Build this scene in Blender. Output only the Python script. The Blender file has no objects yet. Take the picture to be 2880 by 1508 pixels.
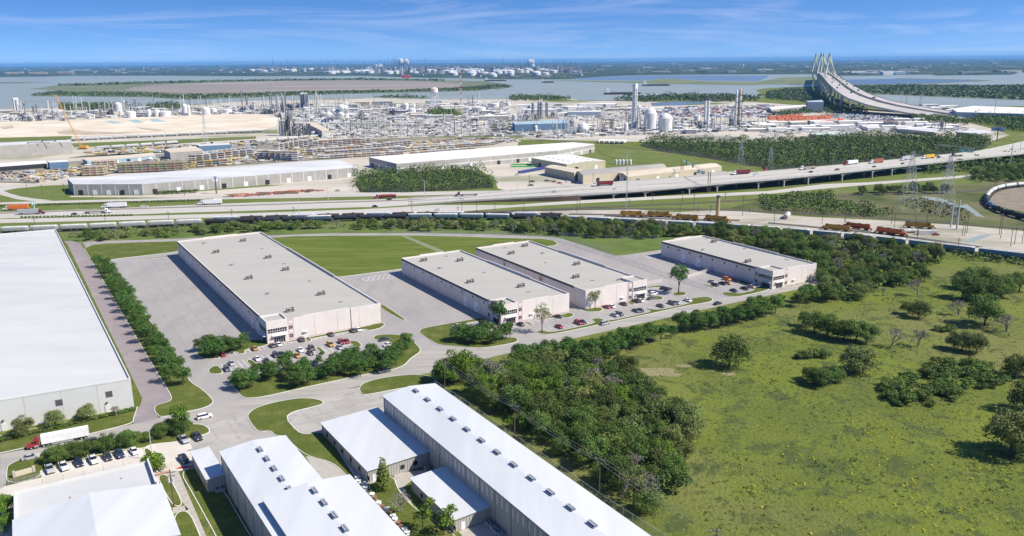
import bpy, math, random
from mathutils import Vector, Matrix, noise
from mathutils.geometry import tessellate_polygon
R = random.Random(11)
rad = math.radians
S = bpy.context.scene
C = S.collection

# ---------------------------------------------------------------- camera
FPX, TH, RH, CH = 2309.65, rad(14.155), rad(-0.452), 110.0
_f = Vector((0, math.cos(TH), -math.sin(TH)))
_r0 = Vector((1, 0, 0)); _u0 = Vector((0, math.sin(TH), math.cos(TH)))
_r = math.cos(RH)*_r0 + math.sin(RH)*_u0
_u = -math.sin(RH)*_r0 + math.cos(RH)*_u0
cd = bpy.data.cameras.new('camera'); cam = bpy.data.objects.new('camera', cd); C.objects.link(cam)
m = Matrix((( _r.x, _u.x, -_f.x, 0), (_r.y, _u.y, -_f.y, 0), (_r.z, _u.z, -_f.z, CH), (0, 0, 0, 1)))
cam.matrix_world = m
cd.sensor_width = 36; cd.sensor_fit = 'HORIZONTAL'; cd.lens = 36*FPX/2880
cd.clip_start = 1; cd.clip_end = 200000
S.camera = cam

# ---------------------------------------------------------------- sky, sun, exposure
SUN_EL, SUN_AZ = rad(47), rad(106)          # azimuth clockwise from +Y
w = bpy.data.worlds.new('World'); S.world = w; w.use_nodes = True
nt = w.node_tree; nt.nodes.clear()
def N(t, nt=nt, **k):
    n = nt.nodes.new(t)
    for a, b in k.items(): setattr(n, a, b)
    return n
L = nt.links.new
out = N('ShaderNodeOutputWorld'); bg = N('ShaderNodeBackground'); bg.inputs[1].default_value = .095
tc = N('ShaderNodeTexCoord'); sx = N('ShaderNodeSeparateXYZ'); L(tc.outputs['Generated'], sx.inputs[0])
zz = N('ShaderNodeMath', operation='MULTIPLY_ADD'); L(sx.outputs[2], zz.inputs[0]); zz.inputs[1].default_value = 2.6; zz.inputs[2].default_value = .12
cx = N('ShaderNodeCombineXYZ'); L(sx.outputs[0], cx.inputs[0]); L(sx.outputs[1], cx.inputs[1]); L(zz.outputs[0], cx.inputs[2])
nm = N('ShaderNodeVectorMath', operation='NORMALIZE'); L(cx.outputs[0], nm.inputs[0])
sky = N('ShaderNodeTexSky', sky_type='NISHITA', sun_disc=False); sky.sun_elevation = SUN_EL; sky.sun_rotation = SUN_AZ
sky.air_density = 1.0; sky.dust_density = .25; sky.ozone_density = 3.0; sky.altitude = 100
L(nm.outputs[0], sky.inputs[0])
hs = N('ShaderNodeHueSaturation'); hs.inputs['Saturation'].default_value = 1.27; hs.inputs['Value'].default_value = 1.12
L(sky.outputs[0], hs.inputs['Color'])
# thin streaks of high cloud
mp = N('ShaderNodeMapping'); mp.inputs['Scale'].default_value = (2.6, 2.6, 26); mp.inputs['Rotation'].default_value = (rad(1.5), rad(4), 0); L(tc.outputs['Generated'], mp.inputs[0])
nz = N('ShaderNodeTexNoise'); nz.inputs['Scale'].default_value = 1.6; nz.inputs['Detail'].default_value = 9; nz.inputs['Roughness'].default_value = .62; nz.inputs['Distortion'].default_value = 1.4
L(mp.outputs[0], nz.inputs['Vector'])
cr = N('ShaderNodeValToRGB'); cr.color_ramp.elements[0].position = .47; cr.color_ramp.elements[1].position = .82
cr.color_ramp.elements[1].color = (.34, .34, .34, 1)
L(nz.outputs[0], cr.inputs[0])
mx = N('ShaderNodeMix', data_type='RGBA'); L(cr.outputs[0], mx.inputs[0]); L(hs.outputs[0], mx.inputs[6]); mx.inputs[7].default_value = (6.2, 6.6, 7.4, 1)
tn = N('ShaderNodeMix', data_type='RGBA', blend_type='MULTIPLY'); tn.inputs[0].default_value = 1; L(mx.outputs[2], tn.inputs[6]); tn.inputs[7].default_value = (.95, .94, 1.09, 1); L(tn.outputs[2], bg.inputs[0]); L(bg.outputs[0], out.inputs[0])
sd = bpy.data.lights.new('sun', 'SUN'); sd.energy = 4.8; sd.angle = rad(.55); sd.color = (1, .93, .80)
so = bpy.data.objects.new('sun', sd); C.objects.link(so)
sdir = Vector((math.sin(SUN_AZ)*math.cos(SUN_EL), math.cos(SUN_AZ)*math.cos(SUN_EL), math.sin(SUN_EL)))
so.rotation_euler = sdir.to_track_quat('Z', 'Y').to_euler()
S.view_settings.view_transform = 'Standard'; S.view_settings.look = 'None'; S.view_settings.exposure = 0.5; S.view_settings.gamma = 1
try:
    S.cycles.max_bounces = 5; S.cycles.diffuse_bounces = 2; S.cycles.volume_bounces = 0; S.cycles.transparent_max_bounces = 12
except Exception: pass

# ---------------------------------------------------------------- picture <-> ground
def G(px, py, z=0.0, far=60000):
    d = _f*FPX + _r*(px-1440) - _u*(py-754)
    t = (z-CH)/d.z if d.z < -1e-6 else 1e9
    p = Vector((0, 0, CH)) + d*t
    l = math.hypot(p.x, p.y)
    if d.z >= -1e-6 or l > far:
        k = far/math.hypot(d.x, d.y); return Vector((d.x*k, d.y*k, z))
    return p
def PJ(p):
    d = Vector(p) - Vector((0, 0, CH)); z = d.dot(_f)
    return 1440+FPX*d.dot(_r)/z, 754-FPX*d.dot(_u)/z
def HT(px, py, n):
    """height of an upright thing standing at (px,py) that is n picture px tall"""
    b = G(px, py); lo, hi = 0, 400
    for _ in range(30):
        md = (lo+hi)/2
        if py-PJ((b.x, b.y, md))[1] < n: lo = md
        else: hi = md
    return lo
def V2(p): return Vector((p[0], p[1]))

# ---------------------------------------------------------------- materials
MT = {}
def mat(name, c1, c2=None, sc=.5, rough=.85, bump=0, bs=None, metal=0, det=5, c3=None, s3=.02, lo3=.5, hi3=.65,
        stretch=None, rnd=0, objcol=False, spec=.3, lo=.38, hi=.62, alpha=1, trans=0):
    if name in MT: return MT[name]
    mm = bpy.data.materials.new(name); mm.use_nodes = True; t = mm.node_tree; ns = t.nodes; ns.clear(); l = t.links.new
    o = ns.new('ShaderNodeOutputMaterial'); b = ns.new('ShaderNodeBsdfPrincipled'); l(b.outputs[0], o.inputs[0])
    b.inputs['Roughness'].default_value = rough; b.inputs['Metallic'].default_value = metal
    b.inputs['Specular IOR Level'].default_value = spec
    if alpha < 1: b.inputs['Alpha'].default_value = alpha
    tcn = ns.new('ShaderNodeTexCoord'); mpn = ns.new('ShaderNodeMapping'); l(tcn.outputs['Object'], mpn.inputs[0])
    if stretch: mpn.inputs['Rotation'].default_value = (0, 0, rad(stretch[2])); mpn.inputs['Scale'].default_value = (stretch[0], stretch[1], 1)
    def nz(s, d):
        n = ns.new('ShaderNodeTexNoise'); n.inputs['Scale'].default_value = s; n.inputs['Detail'].default_value = d; n.inputs['Roughness'].default_value = .6
        l(mpn.outputs[0], n.inputs['Vector']); return n
    def ramp(src, a, c):
        r = ns.new('ShaderNodeMapRange'); r.inputs[1].default_value = a; r.inputs[2].default_value = c; l(src, r.inputs[0]); return r.outputs[0]
    def mix(f, a, c):
        x = ns.new('ShaderNodeMix'); x.data_type = 'RGBA'
        for s_, v in ((0, f), (6, a), (7, c)):
            if isinstance(v, (tuple, float)): x.inputs[s_].default_value = v if isinstance(v, float) else (*v[:3], 1)
            else: l(v, x.inputs[s_])
        return x.outputs[2]
    col = None
    if objcol:
        oi = ns.new('ShaderNodeObjectInfo'); c1s = oi.outputs['Color']
        if c2 is not None:
            x = ns.new('ShaderNodeMix'); x.data_type = 'RGBA'; x.blend_type = 'MULTIPLY'; l(ramp(nz(sc, det).outputs[0], lo, hi), x.inputs[0]); l(c1s, x.inputs[6]); x.inputs[7].default_value = (*c2, 1); col = x.outputs[2]
        else: col = c1s
    elif c2 is None: b.inputs['Base Color'].default_value = (*c1, 1)
    else: col = mix(ramp(nz(sc, det).outputs[0], lo, hi), c1, c2)
    if c3 is not None: col = mix(ramp(nz(s3, 6).outputs[0], lo3, hi3), col if col else c1, c3)
    if rnd:
        oi = ns.new('ShaderNodeObjectInfo'); h = ns.new('ShaderNodeHueSaturation')
        r = ns.new('ShaderNodeMapRange'); r.inputs[3].default_value = 1-rnd; r.inputs[4].default_value = 1+rnd; l(oi.outputs['Random'], r.inputs[0]); l(r.outputs[0], h.inputs['Value'])
        r2 = ns.new('ShaderNodeMapRange'); r2.inputs[3].default_value = .5-rnd*.06; r2.inputs[4].default_value = .5+rnd*.07
        mo = ns.new('ShaderNodeMath'); mo.operation = 'FRACT'; mm_ = ns.new('ShaderNodeMath'); mm_.operation = 'MULTIPLY'; mm_.inputs[1].default_value = 7.3
        l(oi.outputs['Random'], mm_.inputs[0]); l(mm_.outputs[0], mo.inputs[0]); l(mo.outputs[0], r2.inputs[0]); l(r2.outputs[0], h.inputs['Hue'])
        l(col, h.inputs['Color']) if col else None
        if not col: h.inputs['Color'].default_value = (*c1, 1)
        col = h.outputs[0]
    if col: l(col, b.inputs['Base Color'])
    if trans:
        tr = ns.new('ShaderNodeBsdfTranslucent'); ms = ns.new('ShaderNodeMixShader'); ms.inputs[0].default_value = trans
        if col: l(col, tr.inputs[0])
        l(b.outputs[0], ms.inputs[1]); l(tr.outputs[0], ms.inputs[2]); l(ms.outputs[0], o.inputs[0])
    if bump:
        bp = ns.new('ShaderNodeBump'); bp.inputs['Strength'].default_value = 1; bp.inputs['Distance'].default_value = bump
        l(nz(bs or sc*3, 4).outputs[0], bp.inputs['Height']); l(bp.outputs[0], b.inputs['Normal'])
    MT[name] = mm; return mm

# ---------------------------------------------------------------- mesh collector
class MB:
    def __init__(s): s.v = []; s.f = []; s.m = []
    def poly(s, pts, mi=0):
        k = len(s.v); s.v += [tuple(p) for p in pts]; s.f.append(tuple(range(k, k+len(pts)))); s.m.append(mi)
    def add(s, vs, fs, mi=0):
        k = len(s.v); s.v += [tuple(p) for p in vs]
        for f in fs: s.f.append(tuple(i+k for i in f)); s.m.append(mi)
    def box(s, x0, y0, z0, x1, y1, z1, mi=0, M=None, top=1.0):
        cx_, cy_ = (x0+x1)/2, (y0+y1)/2
        vs = [Vector((x, y, z0)) for x, y in ((x0, y0), (x1, y0), (x1, y1), (x0, y1))]
        vs += [Vector((cx_+(x-cx_)*top, cy_+(y-cy_)*top, z1)) for x, y in ((x0, y0), (x1, y0), (x1, y1), (x0, y1))]
        if M: vs = [M @ v for v in vs]
        s.add(vs, [(3, 2, 1, 0), (4, 5, 6, 7), (0, 1, 5, 4), (1, 2, 6, 5), (2, 3, 7, 6), (3, 0, 4, 7)], mi)
    def prism(s, poly, z0, z1, mi=0, mt=None, cap=True):
        n = len(poly); a = sum(poly[i][0]*poly[(i+1) % n][1]-poly[(i+1) % n][0]*poly[i][1] for i in range(n))
        if a < 0: poly = poly[::-1]
        zf = z1 if callable(z1) else (lambda p: z1)
        vs = [(p[0], p[1], z0) for p in poly]+[(p[0], p[1], zf(p)) for p in poly]
        s.add(vs, [(i, (i+1) % n, n+(i+1) % n, n+i) for i in range(n)], mi)
        if cap:
            k = len(s.v)-n
            for t in tessellate_polygon([[Vector((p[0], p[1], 0)) for p in poly]]):
                a, b, c = t
                if (poly[b][0]-poly[a][0])*(poly[c][1]-poly[a][1])-(poly[b][1]-poly[a][1])*(poly[c][0]-poly[a][0]) < 0: a, b, c = a, c, b
                s.f.append((k+a, k+b, k+c)); s.m.append(mi if mt is None else mt)
    def sheet(s, poly, z, mi=0):
        vs = [(p[0], p[1], z) for p in poly]; k = len(s.v); s.v += vs
        for a, b, c in tessellate_polygon([[Vector((p[0], p[1], 0)) for p in poly]]):
            if (poly[b][0]-poly[a][0])*(poly[c][1]-poly[a][1])-(poly[b][1]-poly[a][1])*(poly[c][0]-poly[a][0]) < 0: a, b, c = a, c, b
            s.f.append((k+a, k+b, k+c)); s.m.append(mi)
    def tube(s, p0, p1, r0, r1=None, n=8, mi=0, caps=True):
        if r1 is None: r1 = r0
        p0 = Vector(p0); p1 = Vector(p1); d = (p1-p0)
        if d.length < 1e-6: return
        d.normalize(); a = d.orthogonal().normalized(); b = d.cross(a)
        vs = [p0+(a*math.cos(t)+b*math.sin(t))*r0 for t in [2*math.pi*i/n for i in range(n)]]
        vs += [p1+(a*math.cos(t)+b*math.sin(t))*r1 for t in [2*math.pi*i/n for i in range(n)]]
        fs = [(i, (i+1) % n, n+(i+1) % n, n+i) for i in range(n)]
        if caps: fs += [tuple(range(n))[::-1], tuple(range(n, 2*n))]
        s.add(vs, fs, mi)
    def lathe(s, prof, n=16, c=(0, 0, 0), mi=0):
        k = len(s.v)
        for r, z in prof:
            for i in range(n):
                t = 2*math.pi*i/n; s.v.append((c[0]+r*math.cos(t), c[1]+r*math.sin(t), c[2]+z))
        for j in range(len(prof)-1):
            for i in range(n):
                s.f.append((k+j*n+i, k+j*n+(i+1) % n, k+(j+1)*n+(i+1) % n, k+(j+1)*n+i)); s.m.append(mi)
        s.f.append(tuple(k+(len(prof)-1)*n+i for i in range(n))); s.m.append(mi)
    def fbox(s, A, B, t0, t1, z0, z1, o0=0.0, o1=.05, mi=0):
        """a box on the face A->B (outside is to the right of A->B), metres along, up and out"""
        A = V2(A); B = V2(B); d = (B-A).normalized(); n = Vector((d.y, -d.x))
        c = [A+d*t0+n*o0, A+d*t1+n*o0, A+d*t1+n*o1, A+d*t0+n*o1]
        s.prism([tuple(p) for p in c], z0, z1, mi)
        # underside
        s.poly([(p.x, p.y, z0) for p in c], mi)
    def mesh(s, name, mats, smooth=False):
        me = bpy.data.meshes.new(name); me.from_pydata(s.v, [], s.f)
        for x in (mats if isinstance(mats, (list, tuple)) else [mats]): me.materials.append(x)
        me.polygons.foreach_set('material_index', s.m)
        if smooth: me.polygons.foreach_set('use_smooth', [True]*len(s.f))
        me.update(); return me
def weld(mb, tol=3):
    ix = {}; nv = []; mp_w = []
    for v in mb.v:
        k = tuple(round(c, tol) for c in v)
        if k not in ix: ix[k] = len(nv); nv.append(v)
        mp_w.append(ix[k])
    mb.v = nv; mb.f = [tuple(mp_w[i] for i in f) for f in mb.f]; return mb
KIDS = {}
def obj(name, mb, mats, parent=None, smooth=False, loc=None, color=None):
    o = bpy.data.objects.new(name, mb.mesh(name, mats, smooth) if isinstance(mb, MB) else mb); C.objects.link(o)
    if parent is not None: o.parent = parent; KIDS.setdefault(parent.name, []).append(o)
    if loc is not None: o.location = loc
    if color: o.color = (*color, 1)
    return o
def tag(o, label, cat, group=None, kind=None):
    o['label'] = label; o['category'] = cat
    if group: o['group'] = group
    if kind: o['kind'] = kind
    return o
def thing(name, label, cat, loc=(0, 0, 0), rz=0, group=None, sc=1):
    o = bpy.data.objects.new(name, None); C.objects.link(o); o.location = loc; o.rotation_euler = (0, 0, rz); o.scale = (sc, sc, sc) if isinstance(sc, (int, float)) else sc
    o.empty_display_size = .5
    return tag(o, label, cat, group)
def struct(name, mb, mats, smooth=False):
    o = obj(name, mb, mats, None, smooth); o['kind'] = 'structure'; return o
USED = set()
def put(proto, loc, rz=0, label=None, group=None, sc=None, color=None):
    """places the prototype itself the first time, a copy with copies of its parts after that"""
    if proto.name in USED:
        o = proto.copy(); C.objects.link(o)
        for ch in KIDS.get(proto.name, []):
            c = ch.copy(); C.objects.link(c); c.parent = o
            if color: c.color = (*color, 1)
            for g in KIDS.get(ch.name, []):
                e = g.copy(); C.objects.link(e); e.parent = c
                if color: e.color = (*color, 1)
    else:
        USED.add(proto.name); o = proto
        for ch in KIDS.get(proto.name, []):
            if color: ch.color = (*color, 1)
            for g in KIDS.get(ch.name, []):
                if color: g.color = (*color, 1)
    o.location = loc; o.rotation_euler = (0, 0, rz)
    if sc: o.scale = (sc, sc, sc) if isinstance(sc, (int, float)) else sc
    if color: o.color = (*color, 1)
    if label: o['label'] = label
    if group: o['group'] = group
    return o
ORD = ['first', 'second', 'third', 'fourth', 'fifth', 'sixth', 'seventh', 'eighth', 'ninth', 'tenth', 'eleventh', 'twelfth', 'thirteenth', 'fourteenth', 'fifteenth', 'sixteenth', 'seventeenth', 'eighteenth', 'nineteenth', 'twentieth']
def nth(i):
    if i < 20: return ORD[i]
    t = ['twenty', 'thirty', 'forty', 'fifty', 'sixty', 'seventy', 'eighty', 'ninety'][min(7, (i+1)//10-2)]
    u = (i+1) % 10
    return t+'-'+ORD[u-1] if u else {'twenty': 'twentieth', 'thirty': 'thirtieth', 'forty': 'fortieth', 'fifty': 'fiftieth', 'sixty': 'sixtieth', 'seventy': 'seventieth', 'eighty': 'eightieth', 'ninety': 'ninetieth'}[t]
def gp(px, z=0.0): return [V2(G(x, y, z)) for x, y in px]
def chaikin(p, n=1):
    for _ in range(n):
        q = []
        for i in range(len(p)):
            a, b = V2(p[i]), V2(p[(i+1) % len(p)])
            if (b-a).length > 14:
                k = 3.2/(b-a).length; q += [a.lerp(b, k), b.lerp(a, k)]
            else: q += [a.lerp(b, .25), a.lerp(b, .75)]
        p = q
    return p
def area(p): return sum(p[i][0]*p[(i+1) % len(p)][1]-p[(i+1) % len(p)][0]*p[i][1] for i in range(len(p)))/2
def inside(p, poly):
    c = False; n = len(poly); x, y = p[0], p[1]
    for i in range(n):
        a, b = poly[i], poly[(i+1) % n]
        if (a[1] > y) != (b[1] > y) and x < (b[0]-a[0])*(y-a[1])/(b[1]-a[1])+a[0]: c = not c
    return c
def inset(p, dist):
    if area(p) < 0: p = p[::-1]
    n = len(p); q = []
    for i in range(n):
        a, b, c = V2(p[i-1]), V2(p[i]), V2(p[(i+1) % n])
        d1 = (b-a).normalized() if (b-a).length > 1e-6 else Vector((1, 0)); d2 = (c-b).normalized() if (c-b).length > 1e-6 else d1
        n1 = Vector((-d1.y, d1.x)); n2 = Vector((-d2.y, d2.x)); nn = (n1+n2)
        if nn.length < .2: nn = n1
        nn.normalize(); k = dist/max(.5, nn.dot(n1)); q.append(b+nn*k)
    return p, q
def strip(path, wl, wr=None):
    """world polygon of a road along a world path"""
    wr = wl if wr is None else wr; Lf = []; Rt = []
    for i, p in enumerate(path):
        a = path[max(0, i-1)]; b = path[min(len(path)-1, i+1)]; d = (V2(b)-V2(a)).normalized(); n = Vector((-d.y, d.x))
        Lf.append(V2(p)+n*wl); Rt.append(V2(p)-n*wr)
    return Lf+Rt[::-1]
def smoothpath(pts, n=6):
    o = []; P = [V2(p) for p in pts]; P = [P[0]*2-P[1]]+P+[P[-1]*2-P[-2]]
    for i in range(1, len(P)-2):
        for k in range(n):
            t = k/n; a, b, c, d = P[i-1], P[i], P[i+1], P[i+2]
            o.append(.5*((2*b)+(c-a)*t+(2*a-5*b+4*c-d)*t*t+(3*b-a-3*c+d)*t**3))
    o.append(P[-2]); return o
# ---------------------------------------------------------------- palette
K = dict
M_concrete = mat('yard concrete', (.31, .288, .275), (.345, .322, .308), sc=.25, rough=.9, c3=(.245, .23, .228), s3=.06, lo3=.45, hi3=.75, stretch=(.7, .25, -31), lo=.3, hi=.7, bump=.01, bs=8)
M_road = mat('road concrete', (.38, .355, .325), (.31, .29, .265), sc=.3, rough=.9, c3=(.27, .26, .245), s3=.12, lo3=.5, hi3=.8, stretch=(.12, 1, -32), bump=.01, bs=8)
M_apron = mat('apron concrete', (.36, .335, .305), (.41, .385, .35), sc=.15, rough=.9, c3=(.30, .28, .26), s3=.09, lo3=.48, hi3=.8, stretch=(.5, 1, -30))
M_lot = mat('parking lot concrete', (.60, .555, .49), (.52, .48, .42), sc=.12, rough=.9)
M_walk = mat('walkway concrete', (.42, .39, .35), (.36, .33, .30), sc=.5)
M_asph = mat('side road surface', (.26, .225, .23), (.235, .205, .21), sc=.2, rough=.9, c3=(.32, .285, .285), s3=.07, lo3=.55, hi3=.8)
M_lawn = mat('lawn grass', (.11, .138, .026), (.072, .095, .02), sc=1.6, rough=1, c3=(.155, .165, .05), s3=.14, lo3=.48, hi3=.72, bump=.25, bs=2.5, spec=.1)
M_meadow = mat('meadow grass', (.115, .150, .024), (.08, .115, .017), sc=.35, rough=1, c3=(.17, .19, .05), s3=.09, lo3=.45, hi3=.75, stretch=(.2, 1.6, 12), bump=.25, bs=1.2, spec=.1)
M_kerb = mat('kerb concrete', (.72, .71, .67), (.6, .59, .55), sc=1)
M_white = mat('white paint line', (.8, .8, .8), rough=.6)
M_hwy = mat('highway concrete', (.50, .475, .43), (.44, .415, .375), sc=.06, rough=.9, c3=(.37, .345, .31), s3=.25, lo3=.45, hi3=.8, stretch=(.05, 1, 5))
M_gravel = mat('pale gravel', (.47, .43, .365), (.39, .35, .295), sc=.09, rough=1, c3=(.27, .26, .19), s3=.035, lo3=.48, hi3=.62, stretch=(.4, 1, -12))
M_pad = mat('industrial ground', (.52, .47, .40), (.43, .39, .33), sc=.02, rough=1, c3=(.22, .23, .12), s3=.006, lo3=.53, hi3=.62, stretch=(.6, 1, 0))
M_sand = mat('pale sand', (.66, .58, .46), (.56, .48, .36), sc=.02, rough=1, c3=(.70, .63, .52), s3=.008)
M_verge = mat('verge grass', (.11, .15, .03), (.14, .165, .05), sc=.05, rough=1, c3=(.20, .19, .09), s3=.02, lo3=.55, hi3=.8, spec=.1)
M_bed = mat('track ballast', (.28, .24, .20), (.22, .19, .165), sc=.3, rough=1)
M_rail = mat('rail steel', (.12, .09, .075), rough=.6, metal=.5)
M_scrub = mat('scrub ground', (.10, .12, .04), (.17, .15, .085), sc=.05, rough=1, c3=(.06, .085, .025), s3=.025, lo3=.48, hi3=.62, bump=.3, bs=.6, spec=.1)
M_bark = mat('bark', (.10, .08, .06), (.06, .05, .04), sc=3)
M_palebark = mat('pale bark', (.30, .27, .23), (.22, .20, .17), sc=3)

def waterm(name, c, rough, bump, bs=.05):
    mm = mat(name, c, tuple(x*.86 for x in c), sc=.0025, rough=rough, spec=.5, bump=bump, bs=bs, stretch=(1, 3, 0), det=6)
    return mm
M_water = waterm('silty water', (.30, .34, .30), .4, .5)
M_pond = waterm('pond water', (.17, .215, .25), .25, .3)

# field: several scales of mottled grass
def fieldmat():
    mm = bpy.data.materials.new('field grass'); mm.use_nodes = True; t = mm.node_tree; ns = t.nodes; ns.clear(); l = t.links.new
    o = ns.new('ShaderNodeOutputMaterial'); b = ns.new('ShaderNodeBsdfPrincipled'); l(b.outputs[0], o.inputs[0]); b.inputs['Roughness'].default_value = 1; b.inputs['Specular IOR Level'].default_value = .1
    tcn = ns.new('ShaderNodeTexCoord')
    def nz(s, d, rgh=.6, off=0, dist=0):
        n = ns.new('ShaderNodeTexNoise'); n.noise_dimensions = '2D' if False else '3D'; n.inputs['Scale'].default_value = s; n.inputs['Detail'].default_value = d; n.inputs['Roughness'].default_value = rgh; n.inputs['Distortion'].default_value = dist
        a = ns.new('ShaderNodeVectorMath'); a.inputs[1].default_value = (off*31., off*17., off); l(tcn.outputs['Object'], a.inputs[0]); l(a.outputs[0], n.inputs['Vector']); return n.outputs[0]
    def mr(s, a, c):
        r = ns.new('ShaderNodeMapRange'); r.inputs[1].default_value = a; r.inputs[2].default_value = c; l(s, r.inputs[0]); return r.outputs[0]
    def mix(f, a, c):
        x = ns.new('ShaderNodeMix'); x.data_type = 'RGBA'; l(f, x.inputs[0])
        for i, v in ((6, a), (7, c)):
            if isinstance(v, tuple): x.inputs[i].default_value = (*v, 1)
            else: l(v, x.inputs[i])
        return x.outputs[2]
    c = mix(mr(nz(.03, 8), .40, .60), (.165, .20, .034), (.125, .152, .033))
    c = mix(mr(nz(.012, 5, .5, 3), .50, .66), c, (.185, .19, .062))
    c = mix(mr(nz(.11, 8, .72, 5, .4), .52, .60), c, (.088, .112, .036))
    c = mix(mr(nz(.7, 5, .7, 9), .56, .70), c, (.045, .068, .018))
    c = mix(mr(nz(.35, 5, .7, 12), .60, .74), c, (.20, .24, .06))
    l(c, b.inputs['Base Color'])
    bp = ns.new('ShaderNodeBump'); bp.inputs['Distance'].default_value = .7; l(nz(.9, 6, .7, 2), bp.inputs['Height']); l(bp.outputs[0], b.inputs['Normal'])
    return mm
M_field = fieldmat()

# ================================================================ GROUND
b = MB(); b.poly([(-70000, -500, 0), (70000, -500, 0), (70000, 70000, 0), (-70000, 70000, 0)]); struct('ground', b, M_field)

# ---- yard concrete, roads
YARD = [(300, 732), (500, 708), (553, 668), (760, 662), (934, 656), (1200, 656), (1373, 659), (1492, 664), (1556, 667), (1586, 673), (1647, 692), (1708, 713), (1732, 719.6), (1769, 716), (1859, 703), (1990, 690), (2293, 788), (2315, 794), (2172, 828), (1392, 1002), (1231, 1050), (1195, 1051), (1100, 1064), (700, 1130), (560, 1165), (452, 1176), (380, 1010)]
b = MB(); b.sheet(gp(YARD), .01); struct('yard_pavement', b, M_concrete)
# service road west end
b = MB(); b.sheet(gp([(232, 680.5), (279, 678.5), (400, 675), (500, 671.5), (553, 668), (560, 676), (500, 678), (410, 680.5), (300, 684), (262, 688), (250, 692), (241.7, 696)]), .014); struct('service_road', b, M_concrete)
MAIN = [(0, 1277), (71, 1264), (376, 1192), (448, 1176), (545, 1153), (600, 1141), (699, 1121), (858, 1090), (1047, 1050), (1145, 1021), (1190, 985), (1231, 971), (1349, 982), (1404, 973), (1459, 956), (1525, 944), (1700, 909), (1935, 860), (2035, 838), (2172, 815), (2295, 790), (2315, 794), (2315, 799), (2060, 852.5), (1700, 932), (1525, 970), (1392, 1001), (1300, 1030), (1195, 1051), (1100, 1064), (1000, 1088), (911, 1110), (822, 1124), (700, 1155), (580, 1187), (542, 1193), (399, 1217), (263, 1241), (113, 1279), (56, 1292), (22, 1309), (0, 1330)]
b = MB(); b.sheet(gp(MAIN), .018); struct('main_road', b, M_road)
b = MB(); b.sheet(gp([(542, 1192), (700, 1154), (822, 1124), (1011, 1088), (1111, 1066), (1160, 1100), (1100, 1160), (900, 1250), (850, 1260), (690, 1300), (560, 1312), (500, 1250), (560, 1215)]), .0145); struct('loading_apron', b, M_apron)
b = MB(); b.sheet(gp([(-60, 1400), (17, 1367), (117, 1343), (113, 1320), (376, 1262), (405, 1262), (425, 1250), (530, 1238), (566, 1312), (501, 1326), (452, 1326), (445, 1345), (480, 1508), (-60, 1560)]), .0185); struct('parking_lot', b, M_lot)
b = MB(); b.sheet(gp([(0, 1330), (18, 1312), (18, 1320), (17, 1367), (-50, 1400), (-50, 1350)]), .022); struct('driveway', b, M_road)
b = MB(); b.sheet(gp([(190, 688), (179, 677.7), (201, 678), (225, 684.7), (232, 694.5), (412, 1000), (489, 1127), (437, 1141), (431, 1149), (446, 1176), (448, 1177), (378, 1192), (375, 1177), (395, 1139), (400, 1120.5), (342, 1000), (296, 908), (232, 774)]), .022); struct('side_road', b, M_asph)
b = MB()
for pl in ([(452, 1326), (501, 1324), (580, 1508), (640, 1560), (560, 1560), (519, 1421)], [(485.7, 1428), (519.6, 1422), (531, 1433), (486, 1446)],
           [(860, 1284), (885, 1281), (938, 1301), (985, 1350), (1010, 1380), (930, 1400), (905, 1360)], [(921, 1222), (905, 1225), (925, 1240), (1020, 1365), (1050, 1356)],
           [(1108, 1336), (1130, 1330), (1200, 1320), (1224, 1318), (1156, 1353), (1135, 1370), (1160, 1420), (1130, 1430), (1110, 1370)], [(1300, 1508), (1290, 1495), (1374, 1465), (1500, 1560), (1330, 1570)]):
    b.sheet(gp(pl), .026)
struct('walkway', b, M_walk)

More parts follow.
